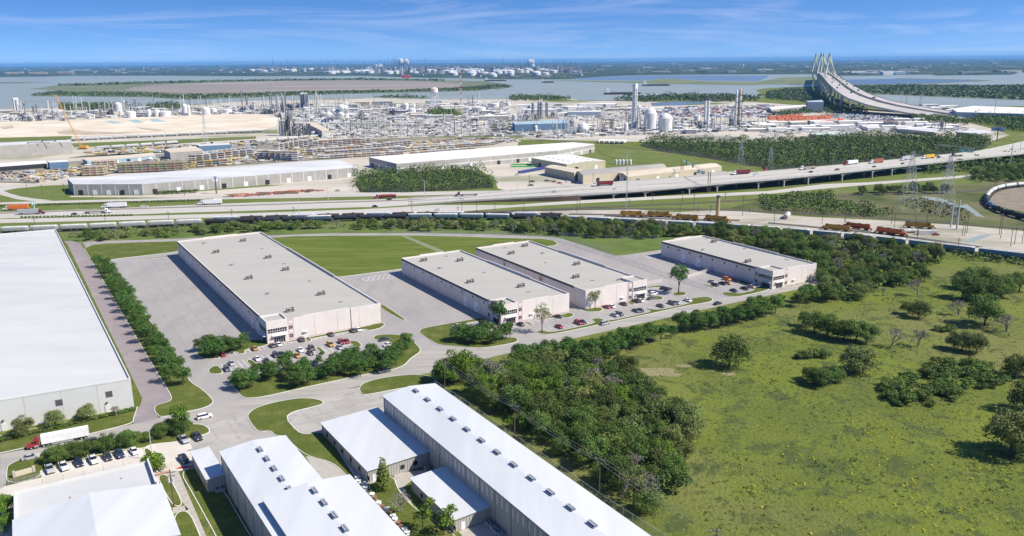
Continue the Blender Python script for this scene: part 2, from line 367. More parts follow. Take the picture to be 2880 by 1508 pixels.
# ---- lawns with kerbs
LAWNS = [
 [(242, 697), (251.5, 692), (272.5, 688), (400, 682), (500, 678.5), (505, 708), (300.5, 731.7), (335, 785), (372, 836), (497, 1000), (535, 1075), (565, 1092), (593, 1117), (602, 1130), (591, 1141), (565, 1151), (508, 1162), (452, 1176), (437, 1162), (432, 1149), (440, 1139), (489, 1127), (412, 1000), (236, 698)],
 [(383, 730.5), (500, 718), (504, 720), (386, 732.5)],
 [(552, 992), (555, 1001), (571, 1009), (590, 1011), (621, 1008), (617, 999), (640, 993), (667, 990), (671, 996.7), (692.6, 994.4), (686, 984), (754, 972), (752, 963), (731.5, 954.7), (707, 957), (640, 962), (556, 980)],
 [(631, 1052), (593.5, 1053), (585, 1046.6), (588, 1037), (601, 1030), (617, 1029)],
 [(690, 1014), (711, 1011), (730, 1035), (707, 1032)],
 [(642.6, 1075), (646, 1069), (661, 1063.6), (745, 1047), (881, 1035), (972, 1018), (1070, 999), (1094, 988), (1093, 973), (1096.5, 961), (1070, 957), (1050, 955), (1051, 946), (1070, 941), (1119, 940.7), (1149, 950), (1172, 969), (1184, 982), (1181, 992), (1157, 1007), (1145, 1020), (1138, 1028), (1104, 1041), (1047, 1050), (858, 1090), (745, 1116.6), (699, 1121), (684, 1118), (673, 1111), (658, 1090)],
 [(975.5, 959.6), (1006, 958.5), (1019, 973), (1013, 977), (998, 977)],
 [(884.7, 977), (900, 976), (920.6, 995.5), (907, 998)],
 [(858, 951), (871, 948), (879, 959.6), (864, 962)],
 [(802, 962), (1024, 919.5), (1070, 908), (1081, 910), (1082, 916), (1070, 924), (1036, 931), (1026, 925), (880, 953), (805, 965)],
 [(1069, 857), (1077.6, 856), (1144.5, 901), (1134, 903.6), (1070, 868)],
 [(1178, 934), (1182, 927), (1191, 923), (1358, 893), (1378, 899), (1325, 907), (1265, 920), (1277, 930), (1330, 940), (1431, 950), (1449, 949), (1459, 956), (1452, 964), (1404, 973), (1367, 979), (1337, 979), (1252, 973), (1231, 970), (1206, 956), (1182, 939)],
 [(1509, 933), (1513, 930), (1525, 929), (1550, 936), (1677, 909), (1662, 900), (1666, 897), (1687, 895), (1708, 904), (1837, 876), (1812, 869), (1820, 867), (1850, 873), (1946, 852), (1940, 841), (1951, 838), (1985, 834), (2002, 838), (2007, 845), (1993, 851), (1935, 860), (1700, 911), (1550, 942), (1520, 940)],
 [(1498, 901), (1577, 887), (1601.5, 878.6), (1613.7, 884.7), (1615, 889), (1598.5, 895), (1577, 891), (1500, 904)],
 [(1472, 905), (1483, 904), (1503, 915), (1495, 916.6)],
 [(1603, 854), (1644, 871.6), (1690, 863), (1697, 875.6), (1671, 878), (1647, 877), (1604.6, 858)],
 [(1759.6, 849.7), (1773, 848), (1788.5, 856), (1778, 859)],
 [(1820, 833), (1856, 833), (1866, 837), (1865, 842.6), (1851, 844.6), (1822, 840)],
 [(1816, 808), (1856, 802), (1879, 808), (1895, 816), (1888, 818), (1860, 807), (1817, 812)],
 [(1890, 827), (1899, 822.5), (1915, 820.7), (1929, 823), (1932, 828), (1921, 832.5), (1895.6, 832)],
 [(1972.5, 798.7), (1979, 797.5), (2013, 809), (2006, 811)],
 [(2028, 824.5), (2035, 821.7), (2060, 823), (2076, 826.7), (2133, 815), (2049, 784), (2049, 782), (2063, 782), (2136, 804), (2172, 814), (2085.7, 834), (2058, 835), (2038, 831.5)],
 [(2200, 808), (2294, 789), (2300, 791), (2202, 811)],
 [(695, 1172), (700, 1162), (717, 1148.4), (758, 1135), (822.5, 1122), (870, 1119.6), (904, 1126.4), (911.4, 1133), (904, 1140), (795, 1165.4), (845.5, 1224.8), (897, 1214.6), (921, 1222), (1015, 1364), (985, 1352), (938, 1301), (860, 1284), (795, 1226), (773, 1226.5), (761, 1212), (734, 1215.6), (720.6, 1211), (703.7, 1189)],
 [(1009, 1095), (1016, 1082), (1043, 1070), (1111, 1057), (1196, 1052), (1240, 1075), (1131.4, 1091.8), (1029.5, 1112), (1016, 1109.4)],
 [(-60, 1238), (380, 1149), (390, 1141), (376, 1177), (376, 1191), (250, 1222), (71, 1260), (-60, 1288)],
 [(17, 1366), (18, 1320), (22.6, 1309), (56.5, 1292), (113, 1278.6), (263.5, 1241), (399, 1216.5), (489.5, 1203), (542, 1192), (576, 1196), (589, 1207), (591, 1214.6), (580, 1222), (501, 1244), (425, 1250), (405, 1262), (376, 1262), (312, 1271), (211, 1297), (113, 1320), (117, 1342.6)],
 [(399, 1262), (425, 1262), (452, 1324), (433, 1327.6)],
 [(438.6, 1339), (472.5, 1333), (519.6, 1421.7), (485.7, 1427)],
 [(504, 1326), (566, 1312), (602, 1383), (629, 1376), (704, 1508), (760, 1570), (640, 1570), (535, 1378)],
 [(486, 1446), (531, 1433), (565, 1508), (580, 1560), (500, 1560)],
 [(1030, 1369), (1050, 1356), (1108, 1336), (1120, 1380), (1165, 1430), (1290, 1508), (1290, 1560), (1180, 1560), (1140, 1508)],
]
lb = MB(); kb = MB()
for i, px in enumerate(LAWNS):
    p = chaikin(gp(px), 2); o_, i_ = inset(p, .2)
    lb.sheet(i_, .13)
    n = len(o_)
    for j in range(n):
        a, b_, c, d = o_[j], o_[(j+1) % n], i_[(j+1) % n], i_[j]
        kb.add([(a.x, a.y, .0), (b_.x, b_.y, .0), (b_.x, b_.y, .15), (a.x, a.y, .15), (c.x, c.y, .15), (d.x, d.y, .15), (c.x, c.y, .1), (d.x, d.y, .1)],
               [(0, 1, 2, 3), (3, 2, 4, 5), (5, 4, 6, 7)])
struct('lawn', lb, M_lawn); struct('kerb', kb, M_kerb)
# strip of grass by the white warehouse
b = MB(); b.sheet(gp([(163, 650), (178, 676), (190, 693), (232, 774), (296, 908), (342, 1000), (400, 1120.5), (393, 1140), (381, 1152), (330, 1010), (160, 660)]), .024); struct('grass_strip', b, M_lawn)
# meadow behind the warehouses
MEADOW = [(737, 668), (779, 667.6), (820, 664.6), (934, 662.7), (1123, 662), (1191, 662.8), (1313, 666), (1434, 670), (1525, 672), (1556, 676.5), (1570.5, 685.6), (1562, 691), (1541, 693), (1480, 705), (1330, 742), (1130.5, 757), (955, 780), (850, 760), (735, 700)]
mp_ = gp(MEADOW); b = MB(); b.sheet(mp_, .03); struct('meadow', b, M_meadow)
o_, i_ = inset(mp_, .3); b = MB()
for j in range(len(o_)):
    a, b_, c, d = o_[j], o_[(j+1) % len(o_)], i_[(j+1) % len(o_)], i_[j]
    b.add([(a.x, a.y, 0), (b_.x, b_.y, 0), (b_.x, b_.y, .14), (a.x, a.y, .14), (c.x, c.y, .14), (d.x, d.y, .14), (c.x, c.y, .03), (d.x, d.y, .03)], [(0, 1, 2, 3), (3, 2, 4, 5), (5, 4, 6, 7)])
struct('meadow_kerb', b, M_kerb)
b = MB(); b.sheet(gp([(1124, 662), (1140, 662), (1249, 706), (1228, 708)]), .036); struct('worn_path', b, mat('worn path', (.17, .21, .09), (.22, .23, .15), sc=.3))
# grass around the warehouses' back (one sheet, lighter than the field)
b = MB(); b.sheet(gp([(140, 650), (300, 648), (560, 640), (1000, 632), (1300, 632), (1620, 640), (1800, 655), (1900, 672), (1859, 703), (1769, 716), (1732, 719.6), (1708, 713), (1586, 673), (1492, 664), (1373, 659), (1200, 656), (934, 656), (760, 662), (553, 668), (400, 675), (279, 678.5), (232, 680.5), (241, 696), (228, 688), (201, 678), (179, 677.7), (160, 665)]), .006); struct('back_grass', b, mat('back grass', (.115, .16, .03), (.085, .125, .025), sc=.08, c3=(.19, .19, .075), s3=.02, lo3=.5, hi3=.75, rough=1, bump=.2, bs=1))

# ---- markings
AX = rad(-31.3); D_ = Vector((math.sin(AX), math.cos(AX))); N_ = Vector((math.cos(AX), -math.sin(AX)))
mk = MB()
def line(a, b, w=.15, z=.034):
    a = V2(a); b = V2(b); d = (b-a).normalized()*w/2; n = Vector((-d.y, d.x))
    mk.poly([(*(a+n), z), (*(a-n), z), (*(b-n), z), (*(b+n), z)])
def stalls(p0, p1, n, depth=5.4, side=1, both=False):
    """parking lines from px p0 to px p1, n stalls, going 'side' along the warehouses' long direction"""
    a = V2(G(*p0)); b = V2(G(*p1))
    for i in range(n+1):
        p = a.lerp(b, i/n)
        line(p - (D_*depth if both else Vector((0, 0))), p+D_*depth*side)
    if both: line(a, b)
# ================================================================ WAREHOUSES
M_wall = mat('pale pink tilt-up panels', (.69, .635, .605), (.64, .585, .56), sc=.15, rough=.85, rnd=0)
M_pink = mat('rose accent panel', (.58, .45, .44), (.54, .42, .41), sc=.3)
M_roofg = mat('grey membrane roof', (.41, .395, .355), (.385, .37, .335), sc=.08, rough=.9, c3=(.36, .355, .335), s3=.3, stretch=(.15, 1, -31), lo3=.5, hi3=.75)
M_cap = mat('parapet cap', (.72, .69, .66))
M_band = mat('dark fascia', (.11, .107, .107))
M_glass = mat('dark window glass', (.012, .015, .02), rough=.08, spec=.6)
M_frame = mat('white window frame', (.7, .68, .66))
M_door = mat('white roller door', (.78, .79, .82), rough=.5)
M_rtu = mat('brown grey sheet metal', (.34, .30, .28), (.28, .25, .235), sc=1, rough=.6)
M_rtud = mat('dark grille', (.05, .045, .045))
M_grey = mat('grey steel', (.3, .3, .3), rough=.5, metal=.3)

def rtu(parent, x, y, z, rz, big=True):
    M = Matrix.Translation((x, y, z)) @ Matrix.Rotation(rz, 4, 'Z') @ Matrix.Scale(.86, 4); b = MB()
    if big:
        b.box(-1.9, -.9, .25, 1.9, .9, 1.75, 0, M); b.box(-2.0, -1, 1.75, .6, 1, 1.9, 0, M); b.box(.7, -.6, 1.75, 1.7, .6, 2.05, 1, M)
        b.box(-1.7, -.93, .7, -.3, -.9, 1.5, 1, M); b.box(.2, -.93, .6, 1.6, -.9, 1.4, 1, M); b.box(-1.8, -.8, 0, -1.4, .8, .25, 1, M); b.box(1.4, -.8, 0, 1.8, .8, .25, 1, M)
        obj('rooftop_unit', b, [M_rtu, M_rtud], parent)
    else:
        for k in range(4): b.tube(M @ Vector((-1.5+k, 0, 0)), M @ Vector((-1.5+k, 0, 1.1)), .08, n=6)
        b.tube(M @ Vector((-1.5, 0, 1.1)), M @ Vector((1.5, 0, 1.1)), .1, n=6); b.box(-.9, -.5, .4, .1, .5, .9, 0, M)
        obj('pipe_frame', b, M_grey, parent)
def hatch(parent, x, y, z):
    b = MB(); b.box(x-.9, y-.6, z, x+.9, y+.6, z+.35, 0, top=.85); obj('roof_hatch', b, M_rtu, parent)

def warehouse(label, fl, ang, Lg, W, h, side, doors, nwin, units, pipes, hatches, jts):
    """fl = front-left corner (world); long walls run along ang; entrance tower on the front 'left' or 'right' corner"""
    d = Vector((math.sin(ang), math.cos(ang))); n = Vector((math.cos(ang), -math.sin(ang)))
    A = Vector(fl); B = A+n*W; Cc = B+d*Lg; Dd = A+d*Lg
    t = thing('warehouse', label, 'warehouse', (A.x, A.y, 0)); off = Vector((A.x, A.y))
    A, B, Cc, Dd = [p-off for p in (A, B, Cc, Dd)]
    at = lambda u, v: A+n*u+d*v
    ew, el = 8.2, 9.0                        # size of entrance tower
    b = MB(); th = .35; ph = h               # walls with parapet
    P = [A, B, Cc, Dd]
    o_, i_ = inset(P, th)
    roofz = h-.75
    for j in range(4):
        a, c, e, f = o_[j], o_[(j+1) % 4], i_[(j+1) % 4], i_[j]
        # stepped parapet: middle of every wall sits a little higher
        segs = [(0, .3, 0), (.3, .7, .45), (.7, 1, 0)] if j in (1, 2, 0) else [(0, 1, -.05)]
        for s0, s1, up in segs:
            q = [a.lerp(c, s0), a.lerp(c, s1), f.lerp(e, s1), f.lerp(e, s0)]
            b.prism([tuple(x) for x in q], 0, h+up, 0, 1)
    # panel joints, base band
    faces = [(A, B, W), (B, Cc, Lg), (Cc, Dd, W), (Dd, A, Lg)]
    for fi, (p, q, ln) in enumerate(faces):
        k = max(3, int(ln/8.2))
        for i in range(1, k):
            b.fbox(p, q, ln*i/k-.03, ln*i/k+.03, 0, h-.2, 0, .02, 3)
    b.fbox(Dd, A, .3, Lg-el-1, 0, .7, 0, .03, 2)
    b.fbox(B, Cc, .3, Lg-.5, 0, .5, 0, .03, 2)
    b.fbox(A, B, (ew+2.5 if side == 'left' else .3), (W-.3 if side == 'left' else W-ew-2.5), 0, .45, 0, .03, 2)
    for u in jts:                            # deep vertical recess in the front wall
        b.fbox(A, B, u-.18, u+.18, 0, h-.1, 0, .035, 3)
    wobj = obj('wall', b, [M_wall, M_cap, M_pink, M_band], t)
    b = MB(); b.sheet([tuple(x) for x in i_], roofz)
    for k in range(1, int(Lg/15)): b.box(0, -.06, roofz, W-1, .06, roofz+.03, 0, Matrix.Translation((*at(.5, k*15), 0)) @ Matrix.Rotation(math.atan2(n.y, n.x), 4, 'Z'))
    roof = obj('roof', b, M_roofg, t)
    b = MB(); b.fbox(Dd, A, .2, Lg-el-.4, h-1.15, h+.02, 0, .12, 0); obj('fascia', b, M_band, t)
    # pink stair bays either side of the tower
    left = side == 'left'
    def bay(p, q, u0, u1, face):
        b = MB(); b.fbox(p, q, u0, u1, 0, h+.25, 0, .14, 0); obj('stair_bay', b, M_pink, t)
        c = (u0+u1)/2
        for zc in (1.9, 5.5):
            g = MB(); fr = MB(); fr.fbox(p, q, c-.85, c+.85, zc-.75, zc+.75, .14, .19, 0)
            for du in (-.42, .42):
                for dz in (-.36, .36): g.fbox(p, q, c+du-.36, c+du+.36, zc+dz-.31, zc+dz+.31, .19, .21, 0)
            o = obj('window', g, M_glass, t); obj('frame', fr, M_frame, o)
        for zc in (3.7, 7.6): fr = MB(); fr.fbox(p, q, c-.7, c+.7, zc-.5, zc+.5, .14, .2, 0); obj('pale_panel', fr, M_frame, t)
    if left: bay(A, B, ew, ew+2.6, 0); bay(Dd, A, Lg-el-2.4, Lg-el, 3)
    else: bay(A, B, W-ew-2.6, W-ew, 0); bay(B, Cc, el, el+2.4, 1)
    # entrance tower
    e0 = at(-.35, -.35) if left else at(W-ew, -.35)
    T = [e0, e0+n*(ew+.35), e0+n*(ew+.35)+d*(el+.35), e0+d*(el+.35)]
    b = MB(); hh = h+.35
    o2, i2 = inset(T, .3)
    for j in range(4): b.prism([tuple(x) for x in (o2[j], o2[(j+1) % 4], i2[(j+1) % 4], i2[j])], 0, hh, 0, 1)
    b.fbox(T[0], T[1], 0, ew+.35, 0, 3.9, 0, .05, 0)
    tower = obj('entrance_tower', b, [M_wall, M_cap], t)
    b = MB(); b.sheet([tuple(x) for x in i2], hh-.7); obj('tower_roof', b, M_roofg, t)
    sides = [(T[0], T[1], ew+.35)] + ([(T[3], T[0], el+.35)] if left else [(T[1], T[2], el+.35)])
    for p, q, ln in sides:
        fr = MB(); g = MB()
        fr.fbox(p, q, .3, ln-.3, 4.35, 6.25, .02, .08, 0); k = 8
        for i in range(k):
            w0 = .4+(ln-.8)*i/k; w1 = .4+(ln-.8)*(i+1)/k-.14
            g.fbox(p, q, w0+.07, w1+.07, 4.45, 5.05, .08, .11); g.fbox(p, q, w0+.07, w1+.07, 5.2, 6.15, .08, .11)
        o = obj('window_band', g, M_glass, t); obj('frame', fr, M_frame, o)
        g = MB(); fr = MB(); fr.fbox(p, q, ln*.3, ln*.86, 0, 3.0, .05, .1)
        for i in range(5):
            w0 = ln*.3+.1+i*(ln*.56-.1)/5; g.fbox(p, q, w0, w0+(ln*.56-.1)/5-.12, .1, 2.15, .1, .13); g.fbox(p, q, w0, w0+(ln*.56-.1)/5-.12, 2.3, 2.9, .1, .13)
        o = obj('entrance_door', g, M_glass, t); obj('frame', fr, M_frame, o)
        b = MB(); b.fbox(p, q, ln*.22, ln*.94, 3.15, 3.4, .05, 1.3); obj('canopy', b, M_cap, t)
    # side door, roller doors, small high windows on the long left wall
    u = ew+6.5 if left else W-ew-6.5
    b = MB(); b.fbox(A, B, u, u+1.1, 0, 2.3, 0, .06); b.fbox(A, B, u-.5, u+1.6, 2.5, 2.65, 0, .8); obj('door', b, M_frame, t)
    for v in doors:
        b = MB(); b.fbox(Dd, A, Lg-v-1.9, Lg-v+1.9, .25, 4.9, .03, .1)
        o = obj('roller_door', b, M_door, t)
        b = MB(); b.fbox(Dd, A, Lg-v+.3, Lg-v+.95, 1.7, 2.3, .1, .13); obj('door_window', b, M_glass, o)
    if nwin:
        for i in range(nwin):
            v = el+6+i*(Lg-el-12)/(nwin-1); b = MB(); b.fbox(Dd, A, Lg-v-.5, Lg-v+.5, 5.9, 7.0, .02, .05); o = obj('high_window', b, M_glass, t)
            b = MB(); b.fbox(Dd, A, Lg-v-.6, Lg-v+.6, 5.75, 5.9, .02, .08); obj('sill', b, M_frame, o)
    if not left:                              # bays on the wall facing its neighbour
        for v in (Lg*.36, Lg*.7):
            b = MB(); b.fbox(Dd, A, Lg-v-1.6, Lg-v+1.6, 0, h-.3, 0, .04); obj('recess_bay', b, M_pink, t)
            b = MB(); b.fbox(Dd, A, Lg-v-.7, Lg-v+.7, 5.2, 6.6, .04, .07); obj('high_window', b, M_glass, t)
    rz = math.atan2(n.y, n.x)
    for fn, lst, big in ((rtu, units, True), (rtu, pipes, False)):
        for px in lst:
            p = V2(G(px[0], px[1]+8, roofz))-off; fn(roof, p.x, p.y, roofz, rz, big)
    for px in hatches:
        p = V2(G(px[0], px[1], roofz))-off; hatch(roof, p.x, p.y, roofz)
    return t
k = 110/115
def z2(x, y): return (480+x/2.644, 640+y/2.644)
def z3(x, y): return (1100+x/3.29, 640+y/3.29)
def z4(x, y): return (1700+x/3.578, 640+y/3.578)
W1 = warehouse('longest pale pink warehouse with grey roof beside the empty concrete court', (-103*k, 328.3*k), rad(-31.9), 193.4*k, 51.1*k, 9.1, 'left', [14.5, 23, 150, 158], 14,
    [z2(540, 83), z2(727, 208), z2(857, 298), z2(1122, 480), z2(890, 605), z2(340, 168), z2(585, 362)], [z2(250, 100), z2(455, 262), z2(725, 475)], [z2(680, 160), z2(843, 270), z2(1035, 400), z2(1265, 555)], [26.5*k+10])
W2 = warehouse('second pale pink warehouse, the shorter one beside the striped oval marking', (-5*k, 351.3*k), rad(-31.2), 109.3*k, 37.2*k, 8.7, 'left', [22, 32.5], 9,
    [z3(305, 285), z3(640, 285), z3(735, 485), z3(1205, 525)], [z3(455, 355), z3(1085, 645)], [z3(513, 268), z3(860, 418), z3(1270, 598)], [])
W3 = warehouse('third pale pink warehouse with its glazed entrance on the right-hand corner', (34.8*k, 374.1*k), rad(-30.6), 109.4*k, 36.7*k, 9.0, 'right', [], 0,
    [z3(1240, 150), z3(1115, 220), z3(1720, 320), z3(1712, 440)], [z3(1405, 218), z3(2110, 462)], [z3(1055, 190), z3(1430, 328), z3(1865, 492)], [])
W4 = warehouse('rightmost pale pink warehouse, the smallest one at the wooded end of the road', (133.8*k, 407.5*k), rad(-30.5), 86.5*k, 33.1*k, 8.9, 'left', [52, 64], 8,
    [z4(1105, 120), z4(1445, 322)], [z4(995, 200)], [z4(1030, 115), z4(1415, 215), z4(1835, 325)], [])

# ================================================================ FOREGROUND BUILDINGS
M_wroof = mat('white metal roof', (.60, .615, .63), (.53, .545, .565), sc=.12, rough=.45, stretch=(1, .05, -31), spec=.4)
M_wroof2 = mat('off-white membrane', (.56, .56, .55), (.50, .50, .495), sc=.05, rough=.6, c3=(.43, .435, .435), s3=.03, lo3=.55, hi3=.8, stretch=(.3, 1, 20))
M_gwall = mat('grey metal siding', (.42, .405, .38), (.385, .37, .35), sc=.2, rough=.6)
M_twall = mat('white tilt-up wall', (.62, .62, .60), (.56, .56, .545), sc=.1)
M_rib = mat('siding seam', (.25, .24, .23))
M_trans = mat('translucent wall panel', (.62, .60, .55), rough=.4)
M_trim = mat('dark trim', (.10, .10, .105), rough=.5)
M_ac = mat('air conditioner casing', (.33, .34, .36), rough=.5)
M_blue = mat('blue tinted ridge glazing', (.06, .12, .26), rough=.3)

def gable(name, label, A, B, depth, he, hr, wallm, roofm, vents=None, panels=False, ribs=1.0, mono=None, over=.35, cat='building', tpan=None, group=None):
    """A,B = world near corners (left->right), body runs 'depth' away; ridge along depth. mono = (left height, right height)"""
    A = V2(A); B = V2(B); n = (B-A); Wd = n.length; n.normalize(); d = Vector((-n.y, n.x)); off = A.copy()
    t = thing(name, label, cat, (off.x, off.y, 0), group=group); rz = math.atan2(n.y, n.x)
    M = Matrix.Rotation(rz, 4, 'Z')      # local x along front, y away
    hl, hc, hrr = (mono[0], (mono[0]+mono[1])/2, mono[1]) if mono else (he, hr, he)
    b = MB(); X = [0, Wd/2, Wd]; Z = [hl, hc, hrr]
    Fv = lambda x, y, z: tuple(M @ Vector((x, y, z)))
    b.poly([Fv(0, 0, 0), Fv(Wd, 0, 0), Fv(Wd, 0, hrr), Fv(Wd/2, 0, hc), Fv(0, 0, hl)]); b.poly([Fv(Wd, depth, 0), Fv(0, depth, 0), Fv(0, depth, hl), Fv(Wd/2, depth, hc), Fv(Wd, depth, hrr)])
    b.poly([Fv(0, depth, 0), Fv(0, 0, 0), Fv(0, 0, hl), Fv(0, depth, hl)]); b.poly([Fv(Wd, 0, 0), Fv(Wd, depth, 0), Fv(Wd, depth, hrr), Fv(Wd, 0, hrr)])
    q = [tuple((M @ Vector(p)).to_2d()) for p in ((0, 0, 0), (Wd, 0, 0), (Wd, depth, 0), (0, depth, 0))]
    if ribs:
        x = ribs/2
        while x < Wd: b.fbox(q[0], q[1], x-.05, x+.05, 0, min(hl, hrr) if not mono else hl+(hrr-hl)*x/Wd-.05, 0, .05, 1); x += ribs
    if panels:
        x = 1.0; i = 0
        while x < depth-1:
            b.fbox(q[3], q[0], x-.07, x+.07, 0, hl, 0, .12, 1)
            x += 7.4
    obj('wall', b, [wallm, M_rib], t)
    if tpan:
        x = 1.6
        while x < depth-2:
            b = MB(); b.fbox(q[3], q[0], x, x+.85, hl-3.6, hl-1.0, .02, .06); x += 2.55 if (int(x/7.4) != int((x+2.55)/7.4)) else 2.3
            obj('wall_light_panel', b, M_trans, t)
    b = MB(); ov = over; th = .18
    for x0, z0, x1, z1 in ((-ov, hl, Wd/2, hc), (Wd/2, hc, Wd+ov, hrr)):
        vs = [Fv(x0, -ov, z0), Fv(x1, -ov, z1), Fv(x1, depth+ov, z1), Fv(x0, depth+ov, z0)]
        vs += [Fv(x0, -ov, z0+th), Fv(x1, -ov, z1+th), Fv(x1, depth+ov, z1+th), Fv(x0, depth+ov, z0+th)]
        b.add(vs, [(3, 2, 1, 0), (4, 5, 6, 7), (0, 1, 5, 4), (2, 3, 7, 6)]); b.add(vs, [(0, 4, 7, 3)] if x0 < 0 else [(1, 2, 6, 5)], 1)
    if roofm is M_wroof:
        y = 1.0
        while y < depth:
            b.add([Fv(0, y-.03, hl+th+.02), Fv(Wd/2, y-.03, hc+th+.02), Fv(Wd/2, y+.03, hc+th+.02), Fv(0, y+.03, hl+th+.02)], [(0, 1, 2, 3)])
            b.add([Fv(Wd/2, y-.03, hc+th+.02), Fv(Wd, y-.03, hrr+th+.02), Fv(Wd, y+.03, hrr+th+.02), Fv(Wd/2, y+.03, hc+th+.02)], [(0, 1, 2, 3)]); y += 1.5
    roof = obj('roof', b, [roofm, M_trim], t)
    if vents:
        y0, dy, nv = vents
        for i in range(nv):
            y = y0+i*dy; v = MB(); M0 = M; M = M @ Matrix.Translation((Wd/2, y, hc+th)) @ Matrix.Scale(.8, 4) @ Matrix.Translation((-Wd/2, -y, -hc-th))
            v.box(Wd/2-.75, y-1.6, hc+th-.05, Wd/2+.75, y+1.6, hc+th+.35, 0, M)
            v.box(Wd/2-.5, y-1.6, hc+th+.35, Wd/2-.1, y+1.6, hc+th+.75, 1, M); v.box(Wd/2+.1, y-1.6, hc+th+.35, Wd/2+.5, y+1.6, hc+th+.75, 1, M)
            v.box(Wd/2-.62, y-1.7, hc+th+.75, Wd/2-.1, y+1.7, hc+th+.82, 0, M); v.box(Wd/2+.1, y-1.7, hc+th+.75, Wd/2+.62, y+1.7, hc+th+.82, 0, M)
            obj('ridge_vent', v, [M_ac, M_blue], roof); M = M0
    return t, M, Wd, q
def rect(A, B, Cpx, z):
    """near-left, near-right and a far px, all on level z -> world A, B, depth"""
    a, b_, c = V2(G(*A, z)), V2(G(*B, z)), V2(G(*Cpx, z)); n = (b_-a).normalized(); return a, b_, abs((c-a).dot(Vector((-n.y, n.x))))
# long tall building on the right; near end lies outside the frame
he = 9.6
a_far, b_far = V2(G(1078, 1114.5, he)), V2(G(1220, 1079, he)); l_near = V2(G(1551, 1508, he))
dd = (l_near-a_far).normalized(); nn = Vector((-dd.y, dd.x)); nn = nn if nn.dot(b_far-a_far) > 0 else -nn
Wl = abs((b_far-a_far).dot(nn)); Ll = 165
gable('long_shed', 'very long white-roofed shed with a row of ridge vents, grey side wall', a_far+dd*Ll, a_far+dd*Ll+nn*Wl, Ll, he, he+1.1, M_gwall, M_wroof, vents=(Ll-4-14*8.3+0, 8.3, 15) if False else (Ll-5-8.15*17, 8.15, 18), panels=True, tpan=True)
# low annex with the mono-pitch roof
def monoblock(label, FL, FR, BL, hl, hr, windows, name='annex'):
    a = V2(G(*FL, hl)); c = V2(G(*BL, hl)); d = (c-a).normalized(); n = Vector((d.y, -d.x)); r = V2(G(*FR, hr)); Wd = abs((r-a).dot(n)); dep = (c-a).length
    t, M, Wd, q = gable(name, label, a, a+n*Wd, dep, hl, hl, M_gwall, M_wroof, mono=(hl, hr), ribs=.8, panels=True)
    for f, u, z0, w_, h_, gm in windows:
        b = MB(); p, q_ = (q[0], q[1]) if f == 0 else (q[3], q[0]); b.fbox(p, q_, u, u+w_, z0, z0+h_, .05, .1); obj('window' if z0 > .3 else 'door', b, gm, t)
    return t, M, Wd, dep
monoblock('low white-roofed annex leaning on the far end of the long shed', (1034.6, 1325), (1199, 1265.5), (904, 1191), 3.5, 4.2, [(0, 1.2, 0, 1, 2.1, M_door), (0, 4, 1.0, 1, 1.3, M_glass), (0, 9.5, 1.2, 1.1, 1.2, M_glass), (0, 13.5, 1.2, 1.1, 1.2, M_glass)]+[(1, 4+i*6.3, .9, 1.2, 1.3, M_glass) for i in range(6)])
monoblock('narrow low annex beside the middle of the long shed, near the sparse trees', (1275.8, 1463), (1374, 1419), (1155.8, 1347), 3.3, 3.8, [(0, 2.0, 0, 1, 2.1, M_door), (1, 6, .9, 1, 1.2, M_glass), (1, 17, .9, 1, 1.2, M_glass), (1, 24, .9, 1, 1.2, M_glass)])
# middle sheds
h1 = 9.6
a1 = V2(G(619.8, 1272.3, h1)); c1 = V2(G(746, 1471, h1)); d1 = (c1-a1).normalized(); n1 = Vector((-d1.y, d1.x)); n1 = n1 if n1.x > 0 else -n1
b1 = V2(G(798.7, 1224.8, h1)); W1_ = abs((b1-a1).dot(n1)); 
gable('ridge_shed', 'white-roofed shed with six ridge vents, left of the taller shed', a1+d1*60, a1+d1*60+n1*W1_, 60, h1, h1+.9, M_gwall, M_wroof, vents=(60-7-5*6.2, 6.2, 6), panels=True, tpan=True)
h2 = 11.2
a2 = V2(G(742.7, 1406.4, h2)); n2 = n1; b2 = V2(G(983.7, 1340.2, h2)); W2_ = abs((b2-a2).dot(n2)); d2 = d1
gable('ridge_shed', 'taller white-roofed shed overlapping the near end of the six-vent shed', a2+d2*75, a2+d2*75+n2*W2_, 75, h2, h2+1.1, M_gwall, M_wroof, vents=(75-5-7*6.4, 6.4, 8), panels=True, tpan=True)
af = V2(G(581.5, 1350.4, 3.8)); al = (V2(G(539, 1274, 3.8))-af).length; aw = abs((af-a1).dot(n1))
gable('lean_to', 'small white-roofed lean-to at the far left corner of the six-vent shed', af, af+n1*aw, al, 3.8, 3.8, M_gwall, M_wroof, mono=(4.0, 4.15), ribs=.8, panels=True)

# white tilt-up warehouse on the left
hw = 10.3
p_near = V2(G(367, 1064, hw)); p_far = V2(G(156.5, 644, hw)); p_l = V2(G(0, 1124, hw))
dw = (p_far-p_near).normalized(); nw = (p_l-p_near).normalized(); Lw = (p_far-p_near).length
Q = [p_near+nw*95, p_near, p_far, p_far+nw*95]
t = thing('white_warehouse', 'huge plain white warehouse with a blank white roof at the left edge', 'warehouse', (p_near.x, p_near.y, 0)); Q = [p-p_near for p in Q]
b = MB(); o_, i_ = inset(Q, .35)
for j in range(4): b.prism([tuple(x) for x in (o_[j], o_[(j+1) % 4], i_[(j+1) % 4], i_[j])], 0, hw, 0)
L0 = (Q[1]-Q[0]).length
for i in range(1, 9): b.fbox(Q[0], Q[1], L0-i*10.2, L0-i*10.2+.06, 0, hw, 0, .03, 1)
b.fbox(Q[0], Q[1], L0-60, L0-.3, hw-.5, hw-.05, 0, .06, 0)
for i in range(1, 24): b.fbox(Q[1], Q[2], i*Lw/24, i*Lw/24+.06, 0, hw, 0, .03, 1)
obj('wall', b, [M_twall, M_rib], t)
b = MB(); b.sheet([tuple(x) for x in i_], hw-.6)
